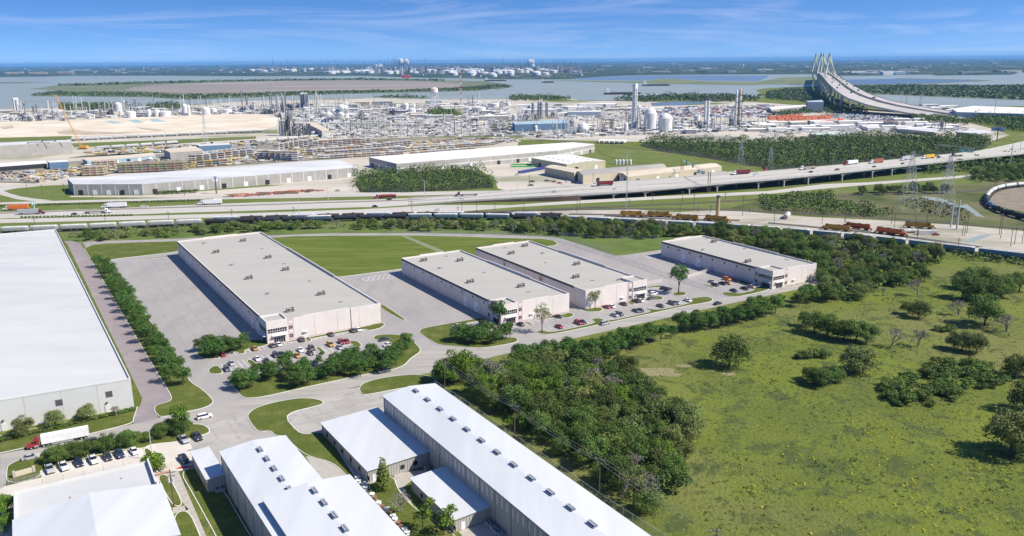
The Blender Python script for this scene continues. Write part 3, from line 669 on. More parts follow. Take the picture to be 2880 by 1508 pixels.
for f_ in (.30, .52, .73):
    p = Q[1].lerp(Q[2], f_); b.prism([tuple(x) for x in (p, p+nw*95, p+nw*95+dw*.5, p+dw*.5)], hw-.6, hw-.42)
for i in range(6):
    p = Q[2]-dw*(10+i*7.5)+nw*6; b.prism([tuple(x) for x in (p, p+nw*26, p+nw*26+dw*.9, p+dw*.9)], hw-.6, hw-.25); b.prism([tuple(x) for x in (p+nw*30, p+nw*58, p+nw*58+dw*.9, p+nw*30+dw*.9)], hw-.6, hw-.25)
roof = obj('roof', b, M_wroof2, t)
for px, py in ((307, 1111), (166, 1137)):
    g = V2(G(px, py, 6.1))-p_near; u = (g-Q[0]).dot((Q[1]-Q[0]).normalized())
    b = MB(); b.fbox(Q[0], Q[1], u-1.0, u+1.0, 5.1, 7.1, .02, .08); obj('louvre', b, M_trim, t)
for px, py in ((303, 1150), (8, 1215)):
    g = V2(G(px, py, 1.5))-p_near; u = (g-Q[0]).dot((Q[1]-Q[0]).normalized())
    b = MB(); b.fbox(Q[0], Q[1], u-.7, u+.7, 0, 2.4, .02, .2); obj('door', b, M_frame, t)
    b = MB(); b.fbox(Q[0], Q[1], u-.3, u+.3, 3.2, 3.6, .02, .5); obj('wall_lamp', b, M_trim, t)

# building at the bottom left: flat section behind, gabled grey metal section in front
hb = 6.3
fa, fb_ = V2(G(39.5, 1463, hb)), V2(G(448, 1363, hb)); fn = (fb_-fa).normalized(); fd = Vector((-fn.y, fn.x))
c_ = V2(G(36, 1384, hb)); dep = abs((c_-fa).dot(fd))
Q = [fa, fa+fn*((fb_-fa).length-.5), fa+fn*((fb_-fa).length-.5)+fd*dep, fa+fd*dep]
t = thing('low_office', 'flat white-roofed block with a parapet behind the row of parked pickups', 'building', (fa.x, fa.y, 0)); Q = [p-fa for p in Q]
b = MB(); o_, i_ = inset(Q, .4)
for j in range(1, 4): b.prism([tuple(x) for x in (o_[j], o_[(j+1) % 4], i_[(j+1) % 4], i_[j])], 0, hb+.1 if j != 1 else hb+.9, 0)
b.prism([tuple(x) for x in (o_[0], o_[1], i_[1], i_[0])], 0, hb-.5, 0)
obj('wall', b, M_twall, t)
b = MB(); b.sheet([tuple(x) for x in i_], hb-.35); roof = obj('roof', b, M_wroof2, t)
for x, y in ((12, 5), (24, 9), (33, 4)): 
    v = MB(); p = fn*x+fd*y; v.tube((p.x, p.y, hb-.35), (p.x, p.y, hb+.1), .15, n=8); obj('vent_pipe', v, M_grey, roof)
e_ = V2(G(487, 1448, hb)); ga = fa-fd*.0; gl = (e_-fb_).length
ov = V2(G(448, 1363, hb)); gW = (ov-fa).length+.3; 
tg, M_, Wd_, q_ = gable('metal_shop', 'white-roofed shop with ribbed grey metal walls at the bottom left corner', fa-fd*27, fa-fd*27+fn*gW, 26.6, hb, hb+2.2, M_gwall, M_wroof, ribs=.55)
b = MB(); b.fbox(q_[1], q_[2], 6, 10.5, 0, 3.4, .02, .1); obj('roller_door', b, M_frame, tg)
b = MB(); b.fbox(q_[0], q_[1], Wd_*.62, Wd_*.85, 1.2, 4.2, .06, .12); obj('window', b, M_glass, tg)
# ================================================================ PARKING LINES
def zz_(o, s): return lambda x, y: (o[0]+x/s, o[1]+y/s)
z5 = zz_((0, 1000), 2.656); z6 = zz_((500, 1050), 2.946); z7 = zz_((1100, 950), 2.418); zr = zz_((1900, 750), 1.7796)
a5 = zz_((0, 380), 3.578); a6 = zz_((720, 380), 3.578); a7 = zz_((1440, 380), 3.578); a8 = zz_((2160, 380), 3.578)
t1 = zz_((0, 150), 3.578); t2 = zz_((720, 150), 3.578); t3 = zz_((1440, 150), 3.578); t4 = zz_((2160, 130), 3.578)
stalls(z2(560, 935), z2(740, 898), 5); stalls(z2(740, 898), z2(985, 850), 6); stalls(z2(1040, 845), z2(1330, 790), 7); stalls(z2(1330, 790), z2(1440, 770), 3)
stalls(z2(410, 965), z2(490, 950), 2); stalls(z2(400, 1050), z2(560, 1012), 4, both=True); stalls(z2(610, 1000), z2(1090, 905), 11, both=True)
stalls(z2(1150, 912), z2(1330, 872), 5, both=True); stalls(z2(880, 1035), z2(1090, 1040), 1)
for i in range(5):
    p = V2(G(*z2(1560, 840+i*24))); line(p, p+N_*5.4)
stalls(z3(1470, 960), z3(1900, 885), 9); stalls(z3(2010, 862), z3(2390, 790), 8); stalls(z3(1150, 925), z3(1230, 905), 2); stalls(z3(1330, 890), z3(1560, 855), 4, side=1)
stalls(z3(1950, 770), z3(2180, 725), 5); stalls(z3(2260, 710), z3(2360, 690), 3); stalls(z4(480, 840), z4(880, 762), 10); stalls(z4(1310, 662), z4(1560, 610), 6)
stalls(z4(1120, 605), z4(1360, 560), 5, both=True); stalls(z4(290, 795), z4(440, 765), 3); stalls(z4(500, 640), z4(690, 640), 4)
stalls(z5(330, 905), z5(1050, 745), 14)
def ovalmark(c, ax_, ay_, nbar, ang):
    c = V2(G(*c)); e = Vector((math.cos(ang), math.sin(ang))); f = Vector((-e.y, e.x)); P = []
    for i in range(36):
        t = 2*math.pi*i/36; P.append(c+e*ax_*(abs(math.cos(t))**.55)*(1 if math.cos(t) > 0 else -1)+f*ay_*(abs(math.sin(t))**.8)*(1 if math.sin(t) > 0 else -1))
    for i in range(36): line(P[i], P[(i+1) % 36], .22)
    for i in range(nbar):
        u = -ax_*.8+1.6*ax_*i/(nbar-1); line(c+e*(u-ay_*.5)-f*ay_*.75, c+e*(u+ay_*.5)+f*ay_*.75, .2)
ovalmark(z3(-20, 450), 14.5, 4.2, 9, math.atan2(N_.y, N_.x)); ovalmark(z4(545, 290), 7, 2.6, 4, math.atan2(N_.y, N_.x)-.25)
struct('road_markings', mk, M_white)

# ================================================================ VEHICLES
M_paint = mat('car paint', (1, 1, 1), objcol=True, rough=.28, spec=.6)
M_cglass = mat('car glass', (.015, .02, .028), rough=.06, spec=.8)
M_tyre = mat('tyre rubber', (.02, .02, .02), rough=.8)
M_chrome = mat('bright trim', (.5, .5, .5), rough=.3, metal=.6)
M_redl = mat('red lens', (.4, .02, .02), rough=.3)
M_bed = mat('pickup bed liner', (.03, .03, .03))
M_tpaint = mat('trailer panel', (1, 1, 1), (.8, .8, .8), sc=.6, objcol=True, rough=.5, lo=.45, hi=.8)
def loft(b, st, mi=0, capm=None):
    """st: list of (x, zb, zt, wb, wt) stations"""
    k = len(b.v)
    for x, zb, zt, wb, wt in st: b.v += [(x, -wb, zb), (x, -wt, zt), (x, wt, zt), (x, wb, zb)]
    for i in range(len(st)-1):
        o = k+4*i
        for q in ((o, o+4, o+5, o+1), (o+1, o+5, o+6, o+2), (o+2, o+6, o+7, o+3), (o+3, o+7, o+4, o)): b.f.append(q); b.m.append(mi)
    b.f.append((k, k+1, k+2, k+3)); b.m.append(mi); e = k+4*(len(st)-1); b.f.append((e+3, e+2, e+1, e)); b.m.append(mi)
def wheel(parent, x, y, r=.34, w=.24):
    b = MB(); b.tube((x, y-w/2, r), (x, y+w/2, r), r, n=14); s = 1 if y > 0 else -1; b.tube((x, y+s*w*.5, r), (x, y+s*w*.56, r), r*.6, n=10, mi=1); obj('wheel', b, [M_tyre, M_chrome], parent)
def lamps(parent, xf, xr, w, z):
    for s in (-1, 1):
        b = MB(); b.box(xf-.12, s*w-.22, z-.08, xf+.02, s*w+.22, z+.1); obj('headlight', b, M_frame, parent)
        b = MB(); b.box(xr-.02, s*w-.16, z-.02, xr+.1, s*w+.16, z+.18); obj('taillight', b, M_redl, parent)
def make_sedan():
    t = thing('sedan', 'sedan', 'car'); b = MB()
    loft(b, [(-2.3, .38, .78, .76, .7), (-2.2, .26, .93, .87, .8), (-1.5, .22, .98, .9, .84), (1.0, .22, .95, .9, .84), (1.9, .25, .82, .88, .78), (2.25, .34, .66, .76, .68)])
    loft(b, [(-.95, 1.38, 1.42, .6, .58), (-.3, 1.4, 1.47, .62, .6), (.35, 1.38, 1.44, .61, .58)]); obj('body', b, M_paint, t)
    g = MB(); loft(g, [(-1.75, .96, .99, .75, .72), (-.95, .96, 1.4, .79, .6), (.35, .95, 1.4, .79, .6), (1.1, .93, .96, .75, .7)]); obj('window', g, M_cglass, t)
    for x in (-1.4, 1.4):
        for y in (-.8, .8): wheel(t, x, y)
    lamps(t, 2.25, -2.3, .6, .6); return t
def make_suv():
    t = thing('suv', 'suv', 'car'); b = MB()
    loft(b, [(-2.35, .42, .95, .8, .78), (-2.25, .3, 1.08, .92, .86), (1.1, .28, 1.06, .94, .88), (2.1, .32, .98, .9, .8), (2.35, .42, .8, .8, .72)])
    loft(b, [(-2.05, 1.6, 1.66, .66, .63), (-.3, 1.66, 1.73, .68, .66), (.55, 1.62, 1.68, .66, .62)]); obj('body', b, M_paint, t)
    g = MB(); loft(g, [(-2.3, 1.07, 1.09, .82, .8), (-2.05, 1.07, 1.63, .84, .67), (.55, 1.05, 1.63, .84, .66), (1.25, 1.03, 1.07, .8, .76)]); obj('window', g, M_cglass, t)
    for x in (-1.45, 1.5):
        for y in (-.84, .84): wheel(t, x, y, .38)
    lamps(t, 2.35, -2.33, .66, .75); return t
def make_pickup():
    t = thing('pickup', 'pickup', 'pickup truck'); b = MB()
    loft(b, [(-2.85, .5, 1.02, .88, .88), (-2.8, .45, 1.1, .96, .94), (-.75, .42, 1.1, .97, .94)]); loft(b, [(-.75, .42, 1.18, .97, .9), (1.3, .42, 1.18, .97, .9), (2.5, .45, 1.12, .95, .84), (2.8, .55, .95, .86, .76)])
    loft(b, [(-.6, 1.78, 1.84, .68, .66), (.5, 1.78, 1.85, .68, .65)]); obj('body', b, M_paint, t)
    g = MB(); loft(g, [(-.78, 1.15, 1.2, .84, .82), (-.6, 1.16, 1.8, .86, .69), (.5, 1.16, 1.8, .86, .68), (1.3, 1.15, 1.2, .82, .78)]); obj('window', g, M_cglass, t)
    g = MB(); g.box(-2.68, -.8, 1.08, -.85, .8, 1.115); obj('cargo_bed', g, M_bed, t)
    for x in (-1.75, 1.85):
        for y in (-.87, .87): wheel(t, x, y, .42, .28)
    lamps(t, 2.8, -2.86, .68, .85); return t
SED, SUV, PUP = make_sedan(), make_suv(), make_pickup()
COL = dict(red=(.32, .025, .03), dred=(.2, .03, .03), gold=(.5, .27, .05), brown=(.12, .09, .075), white=(.8, .8, .8), grey=(.12, .125, .13), dgrey=(.05, .052, .055), black=(.015, .016, .018), silver=(.42, .43, .44), blue=(.03, .05, .1), tan=(.42, .36, .28), navy=(.02, .03, .055), orange=(.75, .2, .04), maroon=(.16, .03, .035), green=(.05, .35, .08), yellow=(.62, .45, .06), yel2=(.7, .42, .05), rust=(.38, .12, .06), lgrey=(.5, .5, .49), bblue=(.04, .1, .4))
CN = dict(red='red', dred='dark red', gold='golden tan', brown='brown grey', white='white', grey='grey', dgrey='dark grey', black='black', silver='silver', blue='dark blue', tan='beige', navy='navy blue', orange='orange')
HD = math.atan2(D_.y, D_.x)
def cars(lst, where, group, conv, heading, jitter=.03):
    n = {}
    for e in lst:
        x, y, c, k = e[:4]; p = G(*conv(x, y)); hd = e[4] if len(e) > 4 else heading
        pr = {'s': SED, 'u': SUV, 'p': PUP}[k]; kn = {'s': 'sedan', 'u': 'sport utility car', 'p': 'pickup'}[k]
        n[c, k] = n.get((c, k), 0)+1
        tot = sum(1 for q in lst if (q[2], q[3]) == (c, k))
        lab = f'{CN[c]} {kn} {where}' if tot == 1 else f'{nth(n[c, k]-1)} {CN[c]} {kn} from the left {where}'
        put(pr, (p.x, p.y, .03), hd+R.uniform(-jitter, jitter), lab, group, color=COL[c])
N_A = math.atan2(N_.y, N_.x)
cars([(388, 952, 'red', 's'), (625, 908, 'gold', 's'), (757, 886, 'brown', 's'), (803, 877, 'white', 's'), (972, 843, 'dgrey', 'u'), (1190, 803, 'dgrey', 's'), (1352, 775, 'black', 's'), (1392, 767, 'white', 's')], 'in the kerb row of the longest warehouse', 'cars in the kerb row of the longest warehouse', z2, HD)
cars([(420, 1062, 'grey', 'u'), (455, 1020, 'silver', 's'), (645, 986, 'white', 's'), (715, 1002, 'dgrey', 's'), (783, 958, 'dgrey', 'u'), (828, 949, 'grey', 's'), (943, 962, 'gold', 's'), (965, 920, 'white', 's'), (1040, 942, 'brown', 's'), (1050, 907, 'brown', 'u'), (1072, 1020, 'blue', 's'), (1188, 880, 'gold', 'u'), (1258, 901, 'silver', 's'), (1270, 862, 'red', 'u'), (1310, 855, 'red', 's')], 'in the middle rows of the longest warehouse\'s car park', 'cars in the middle rows of the first car park', z2, HD+math.pi)
cars([(1590, 840, 'dgrey', 's'), (1622, 881, 'white', 's')], 'parked end-on beside the curved planting bed', 'cars at the end bay', z2, N_A)
cars([(615, 920, 'silver', 's'), (863, 893, 'brown', 'u'), (892, 908, 'white', 's')], 'between the tree clump and the second warehouse\'s corner', 'cars by the second warehouse corner', z3, N_A+.1)
cars([(1197, 905, 'black', 's', HD), (1537, 834, 'brown', 's', HD+.5), (1555, 928, 'red', 's'), (1733, 893, 'red', 'u'), (1772, 886, 'dgrey', 's')], 'in the second warehouse\'s car park near the pale tree', 'cars by the second warehouse', z3, HD+math.pi)
cars([(1990, 744, 'red', 's'), (2037, 738, 'white', 's'), (2147, 716, 'black', 's'), (2262, 691, 'black', 'u'), (2300, 686, 'white', 's')], 'along the front of the third warehouse', 'cars in the kerb row of the third warehouse', z3, HD)
cars([(2070, 821, 'silver', 's'), (2113, 812, 'grey', 'u'), (2267, 781, 'grey', 's'), (2305, 776, 'dgrey', 's')], 'in the row between the third warehouse and the road', 'cars in the roadside row', z3, HD+math.pi)
cars([(565, 800, 'brown', 's'), (680, 774, 'grey', 'u'), (727, 768, 'silver', 's'), (838, 743, 'white', 's')], 'in the roadside row nearest the round-ended lawn', 'cars in the roadside row', z4, HD+math.pi)
cars([(495, 678, 'white', 'u', N_A), (475, 722, 'grey', 's', N_A), (600, 620, 'black', 's', N_A), (642, 631, 'dgrey', 's', N_A)], 'between the third warehouse\'s entrance and the lone round tree', 'cars near the lone round tree', z4, N_A)
cars([(1083, 556, 'silver', 's'), (1115, 587, 'dgrey', 's'), (1190, 574, 'black', 's'), (1230, 529, 'orange', 'u'), (1239, 570, 'gold', 's'), (1328, 548, 'black', 's'), (1302, 646, 'blue', 's'), (1412, 624, 'black', 's'), (1480, 606, 'tan', 's'), (1517, 598, 'white', 'u')], 'in the car park beside the rightmost warehouse', 'cars by the rightmost warehouse', z4, HD+math.pi)
RA = math.atan2((G(1935, 860)-G(1700, 915)).y, (G(1935, 860)-G(1700, 915)).x)
cars([(1590, 1077, 'grey', 'u')], 'driving on the main road past the first car park', 'cars on the main road', z2, RA+math.pi)
cars([(1980, 897, 'silver', 'u')], 'driving on the main road in front of the third warehouse', 'cars on the main road', z3, RA)
cars([(1140, 775, 'dgrey', 's')], 'driving at the wooded end of the main road', 'cars on the main road', z4, RA)
RB = math.atan2((G(448, 1195)-G(150, 1260)).y, (G(448, 1195)-G(150, 1260)).x)
cars([(1530, 468, 'white', 'u', RB)], 'driving past the purple grey side road', 'cars on the main road', z5, RB)
cars([(230, 772, 'silver', 's')], 'stopped on the near edge of the road behind the red semi truck', 'cars on the main road', z5, RB)
cars([(470, 706, 'silver', 'p'), (700, 655, 'dgrey', 'u')], 'half hidden behind the hedge trees', 'cars on the main road', z5, RB)
PH = HD+math.pi+.12
cars([(373, 862, 'silver', 'p'), (477, 842, 'white', 'p'), (592, 815, 'navy', 'u'), (698, 793, 'white', 'p'), (806, 771, 'dgrey', 'u'), (895, 748, 'blue', 'p'), (1003, 727, 'white', 's')], 'in the line behind the flat white-roofed block', 'vehicles parked behind the flat white block', z5, PH)
cars([(1375, 640, 'silver', 'p'), (1475, 620, 'dgrey', 'p'), (1375, 788, 'navy', 'p')], 'on the apron left of the six-vent shed', 'pickups beside the shed', z5, PH)

# ---- semi trucks
def make_semi(kind, cabc, trc):
    """+x is forward; cab at the front"""
    t = thing('semi_truck', 'semi', 'truck'); b = MB()
    loft(b, [(5.6, .9, 3.0, 1.15, 1.0), (7.3, .9, 3.1, 1.15, .95), (7.5, .9, 1.9, 1.1, 1.0), (9.3, .8, 1.6, 1.05, .85)])
    loft(b, [(5.6, 3.0, 3.7, 1.05, .95), (6.2, 3.0, 3.75, 1.05, .95), (7.2, 3.0, 3.1, 1.0, .9)])
    obj('cab', b, M_paint, t, color=cabc)
    g = MB(); g.add([(7.32, -.95, 1.95), (7.32, .95, 1.95), (7.22, .85, 2.95), (7.22, -.85, 2.95)], [(0, 1, 2, 3)]); loft(g, [(6.3, 1.9, 2.7, 1.17, 1.1), (7.2, 1.9, 2.6, 1.17, 1.1)]); obj('window', g, M_cglass, t)
    g = MB(); g.box(2.2, -.5, .7, 5.7, .5, 1.05); g.box(8.9, -1.05, .45, 9.45, 1.05, .85, 0); obj('chassis', g, M_tyre, t)
    for s in (-1, 1):
        g = MB(); g.tube((5.5, s*1.1, 1), (5.5, s*1.1, 4.0), .1, n=6); obj('exhaust', g, M_chrome, t)
        g = MB(); g.tube((5.9, s*1.1, .85), (7.2, s*1.1, .85), .32, n=10); obj('fuel_tank', g, M_chrome, t)
    for x in (8.1, 4.4, 3.1):
        for y in (-1.0, 1.0): wheel(t, x, y, .5, .5 if x < 8 else .3)
    if kind in ('box', 'container'):
        g = MB(); g.box(-9.4, -1.28, 1.2, 5.0, 1.28, 4.05)
        for i in range(14): g.box(-9.3+i*1.06, -1.31, 1.25, -9.24+i*1.06, 1.31, 4.0)
        tr = obj('trailer', g, M_tpaint, t, color=trc); g = MB(); g.box(-9.4, -.5, .9, 4.6, .5, 1.2)
        if kind == 'box': g.box(-4.5, -1.25, .45, 2.0, -1.2, 1.0, 1); g.box(-4.5, 1.2, .45, 2.0, 1.25, 1.0, 1)
        obj('trailer_frame', g, [M_tyre, M_chrome], t)
    elif kind == 'tanker':
        g = MB(); g.tube((-8.8, 0, 2.3), (4.8, 0, 2.3), 1.15, n=14); g.tube((-9.1, 0, 2.3), (-8.8, 0, 2.3), .8, 1.15, n=14); g.tube((4.8, 0, 2.3), (5.1, 0, 2.3), 1.15, .8, n=14); g.box(-6, -.3, 3.4, 3, .3, 3.55)
        obj('tank', g, M_tpaint, t, color=trc); g = MB(); g.box(-8.8, -.5, .9, 4.6, .5, 1.2); obj('trailer_frame', g, M_tyre, t)
    else:
        g = MB(); g.box(-9.4, -1.28, 1.1, 4.8, 1.28, 1.4); obj('flatbed', g, M_tpaint, t, color=(.1, .09, .08))
        if kind == 'load':
            g = MB()
            for i in range(3): g.box(-8.5+i*4.4, -1.1, 1.4, -4.6+i*4.4, 1.1, 2.4)
            obj('load', g, M_tpaint, t, color=trc)
    for x in (-8.2, -6.9):
        for y in (-1.0, 1.0): wheel(t, x, y, .5, .5)
    return t
def semi(kind, cabc, trc, px, hd, label, sc=1, z=.06, group='semi trucks on the highway'):
    t = make_semi(kind, COL[cabc], COL[trc]); USED.add(t.name); p = G(px[0], px[1], z); t.location = (p.x, p.y, z); t.rotation_euler = (0, 0, hd); t.scale = (sc,)*3
    t['label'] = label; t['group'] = group; return t
pA, pB = G(85, 1262), G(246, 1230); hd = math.atan2((pA-pB).y, (pA-pB).x)
rt = semi('box', 'red', 'white', ((85+246)/2, 1246.5), hd, 'red semi truck with a long white box trailer on the near road', sc=(pA-pB).length/17.2, z=.03, group='red semi truck')
# ================================================================ TREES
def leafmat(name, c1, c2, rnd=.16, tr=.18): return mat(name, c1, c2, sc=.9, det=3, rough=.75, rnd=rnd, spec=.25, lo=.35, hi=.65, trans=tr)
L_young = leafmat('young leaves', (.10, .185, .035), (.055, .12, .022), .18)
L_wild = leafmat('dark leaves', (.15, .21, .042), (.075, .125, .028), .34)
L_light = leafmat('olive leaves', (.21, .24, .075), (.14, .175, .05), .25)
L_bright = leafmat('bright leaves', (.16, .25, .025), (.09, .17, .02), .15)
L_pale = leafmat('pale new leaves', (.26, .28, .12), (.18, .22, .08), .1)
L_twig = leafmat('grey twigs', (.24, .22, .19), (.16, .15, .12), .15, 0)
TR = random.Random(5)
def crown(b, blobs, n, size, mi=0, flat=.45, rj=.75):
    tot = sum(q[3]**2 for q in blobs); ax = [q[3]**2/tot for q in blobs]
    for i, (x, y, z, r) in enumerate(blobs):
        for _ in range(max(4, int(n*ax[i]))):
            while True:
                d = Vector((TR.gauss(0, 1), TR.gauss(0, 1), TR.gauss(0, 1)))
                if d.length > .1: break
            d.normalize()
            if d.z < -.55: d.z *= -.6
            rr = r*(1-.4*TR.random()**2.2)*(1+.12*TR.gauss(0, 1)*.6)
            p = Vector((x, y, z))+Vector((d.x, d.y, d.z*.82))*rr
            nn_ = (d+Vector((TR.gauss(0, flat), TR.gauss(0, flat), TR.gauss(0, flat)+.15))).normalized()
            a = nn_.orthogonal().normalized(); a = Matrix.Rotation(TR.uniform(0, 6.28), 3, nn_) @ a; c = nn_.cross(a); s = size*TR.uniform(.55, 1.3)
            b.add([p-a*s*.5, p+c*s*.38+a*s*.05, p+a*s*.55, p-c*s*.36], [(0, 1, 2, 3)], mi)
def blobs_round(r, z, n, br, squash=.75, seed=0):
    q = [(0, 0, z, r*.62)]
    for i in range(n):
        t = i*2.4+TR.uniform(-.3, .3); e = TR.uniform(-.5, .95); k = math.sqrt(max(0, 1-e*e*.7))
        q.append((math.cos(t)*k*r*.68, math.sin(t)*k*r*.68, z+e*r*squash*.75, br*TR.uniform(.75, 1.2)))
    return q
def limbs(b, h0, r0, blobs, mi=0, n=5):
    top = Vector((0, 0, h0*1.25)); b.tube((0, 0, -.1), (0, 0, h0*.55), r0, r0*.8, 7, mi); b.tube((0, 0, h0*.55), top, r0*.8, r0*.5, 7, mi)
    for q in blobs[1:1+n]: b.tube((0, 0, h0*TR.uniform(.6, 1.1)), (q[0]*.85, q[1]*.85, q[2]), r0*.42, r0*.12, 5, mi)
def tree_meshes(kind, seed):
    TR.seed(seed*17+hash_(kind)); tb = MB(); cb = MB()
    if kind == 'young': bl = blobs_round(2.9, 4.0, 13, 1.45, 1.05); limbs(tb, 1.8, .16, bl); crown(cb, bl, 1800, .44)
    elif kind == 'wild':
        r = 4.9; bl = blobs_round(r, 4.7, 21, 2.0, 1.05); bl = [(x+TR.uniform(-.8, .8), y+TR.uniform(-.8, .8), z, q) for x, y, z, q in bl]; limbs(tb, 2.3, .34, bl, n=7); crown(cb, bl, 4800, .48, flat=.65)
    elif kind == 'bush': bl = blobs_round(2.2, 1.5, 7, 1.1, .6); bl = [(x, y, max(.7, z), q) for x, y, z, q in bl]; limbs(tb, .6, .12, bl); crown(cb, bl, 800, .45)
    elif kind == 'thicket': bl = [(TR.uniform(-3, 3), TR.uniform(-3, 3), TR.uniform(1.2, 3.2), TR.uniform(1.1, 1.9)) for _ in range(9)]; limbs(tb, 1, .14, bl); crown(cb, bl, 1300, .55, flat=.6)
    elif kind == 'cone': 
        bl = [(TR.uniform(-.35, .35), TR.uniform(-.35, .35), 1.6+i*.82, 2.15*(1-i/10.5)**.75+.15) for i in range(10)]; bl += [(math.cos(i*2.4)*1.2*(1-i/20), math.sin(i*2.4)*1.2*(1-i/20), 1.8+i*.4, 1.1*(1-i/24)) for i in range(14)]; limbs(tb, 2, .22, bl[:1]); crown(cb, bl, 1700, .5)
    elif kind == 'sparse':
        bl = [(TR.uniform(-1.6, 1.6), TR.uniform(-1.6, 1.6), TR.uniform(2.6, 7.2), TR.uniform(.7, 1.3)) for _ in range(15)]; limbs(tb, 3.4, .14, bl, n=12); crown(cb, bl, 620, .5, flat=.8)
    elif kind == 'bare':
        bl = []
        def br(p, d, l, r, k):
            q = p+d*l; tb.tube(p, q, r, r*.65, 5)
            if k == 0: bl.append((q.x, q.y, q.z, .7)); return
            for _ in range(3 if k > 1 else 4):
                e = (d+Vector((TR.gauss(0, .5), TR.gauss(0, .5), TR.gauss(.1, .3)))).normalized(); br(q, e, l*TR.uniform(.62, .85), r*.6, k-1)
        for _ in range(3): br(Vector((0, 0, 0)), Vector((TR.gauss(0, .25), TR.gauss(0, .25), 1)).normalized(), 2.3, .2, 3)
        crown(cb, bl, 260, .34, flat=2)
    elif kind == 'tall':
        bl = blobs_round(3.3, 7.4, 16, 1.5, 1.3); limbs(tb, 3.6, .24, bl, n=7); crown(cb, bl, 1500, .6)
    elif kind == 'pale':
        bl = blobs_round(3.0, 6.6, 14, 1.15, 1.15); limbs(tb, 4.2, .2, bl, n=10); crown(cb, bl, 620, .5, flat=.9)
    return tb, cb
def hash_(s): return sum(ord(c)*(i+3) for i, c in enumerate(s))
PROTO = {}; PROTS = {}
LM = dict(young=L_young, wild=L_wild, bush=L_wild, thicket=L_wild, cone=L_wild, sparse=L_bright, bare=L_twig, tall=L_young, pale=L_pale)
NAMEK = dict(young='young_tree', wild='broadleaf_tree', bush='shrub', thicket='shrub', cone='conical_tree', sparse='slender_tree', bare='bare_tree', tall='tall_tree', pale='pale_tree')
def tree(kind, var, leaf, p, sc, rz, label, group, cat='tree', single=False):
    key = (kind, var, leaf.name, single); mk_ = (kind, var)
    if mk_ not in PROTS: PROTS[mk_] = tree_meshes(kind, var)
    tb, cb = PROTS[mk_]; bark = M_palebark if kind == 'bare' else M_bark
    if key not in PROTO:
        if single:
            b = MB(); b.v = tb.v+cb.v; n = len(tb.v); b.f = tb.f+[tuple(i+n for i in f) for f in cb.f]; b.m = [0]*len(tb.f)+[1]*len(cb.f)
            o = obj(NAMEK[kind], b, [bark, leaf]); tag(o, label, cat)
        else:
            o = thing(NAMEK[kind], label, cat); obj('trunk', tb, bark, o); obj('crown', cb, leaf, o)
        PROTO[key] = o
    o = put(PROTO[key], (p[0], p[1], p[2] if len(p) > 2 else 0), rz, label, group, sc=sc); o['category'] = cat
    return o
def row(pts, kind, leaf, h, where, group, conv, hv=.12, jit=.6, base=None):
    HK = dict(young=6.9, wild=10.5, bush=2.9, cone=9.6, sparse=8.2, tall=11.5, pale=10.0, bare=8.0, thicket=4.4)
    for i, q in enumerate(pts):
        p = G(*conv(q[0], q[1])); s = h/HK[kind]*TR.uniform(1-hv, 1+hv)*(q[2] if len(q) > 2 else 1)
        tree(kind, i % 3, leaf, (p.x+TR.uniform(-jit, jit), p.y+TR.uniform(-jit, jit), .05), (s*TR.uniform(.93, 1.1), s*TR.uniform(.93, 1.1), s), TR.uniform(0, 6.28), (f'{nth(i)} tree {where}' if len(pts) > 1 and not where.startswith('from the left of') else f'{nth(i)} {where}' if len(pts) > 1 else where), group)
I_ = lambda x, y: (x, y)
# row along the side road: two staggered lines from (286,748) to (505,1088)
a, c = (286, 750), (507, 1092); pts = []
for i in range(34):
    t = (i/33)**.92; q = V2(G(*a)).lerp(V2(G(*c)), (i+.2)/33.5); q += N_*(1.7 if i % 2 else -1.7)
    if i in (2, 6): continue
    pts.append(PJ((q.x, q.y, 0)))
row(pts, 'young', L_young, 6.9, 'from the far end of the tree row beside the purple grey side road', 'tree row along the side road', I_, jit=.3)
def bs(l, d=62): return [(x, y+d) for x, y in l]
row(bs([(230, 860), (290, 850), (345, 860), (260, 910), (310, 900), (395, 880), (430, 850), (470, 870), (520, 845), (350, 905)]), 'young', L_young, 6.3, 'from the left in the clump at the longest warehouse\'s entrance', 'tree clump at the longest warehouse\'s entrance', z2)
row([(582, 890)], 'sparse', L_young, 7, 'lone slender tree between the clump and the longest warehouse\'s corner', 'slender trees', z2)
row(bs([(490, 1140), (550, 1150), (600, 1130), (520, 1100), (625, 1080), (700, 1060), (760, 1050), (830, 1020), (740, 1080), (880, 1050), (900, 1130), (960, 1130), (1010, 1110), (930, 1080), (985, 1060), (975, 1010), (870, 1000)]), 'young', L_young, 6.3, 'from the left in the long clump between first car park and main road', 'tree clump below the first car park', z2)
row([(1095, 1050)], 'sparse', L_young, 7, 'slender tree in the gap between the two clumps below the car park', 'slender trees', z2)
row(bs([(1130, 1070), (1180, 1060), (1235, 990), (1280, 1010), (1330, 1040), (1380, 1000), (1420, 1050), (1300, 960), (1370, 950), (1440, 960), (1490, 930), (1530, 950), (1470, 1000), (1240, 1040)]), 'young', L_young, 6.3, 'from the left in the second clump between first car park and main road', 'second tree clump below the first car park', z2)
row(bs([(1595, 980), (1640, 990), (1680, 960), (1640, 930), (1690, 900), (1740, 880), (1720, 850), (1750, 840), (1610, 1020)]), 'young', L_young, 6.3, 'from the left in the clump in the curved bed by the end bay', 'tree clump in the curved bed', z2)
row(bs([(600, 985), (650, 970), (700, 960), (745, 1000), (780, 990), (830, 1010), (870, 960), (930, 1010), (970, 1000), (1020, 970), (1060, 950), (900, 930)], 75), 'young', L_young, 6.3, 'from the left in the clump before the second warehouse\'s entrance', 'tree clump before the second warehouse', z3)
row([(1113, 1035)], 'sparse', L_young, 6.5, 'slender tree right of the clump before the second warehouse', 'slender trees', z3)
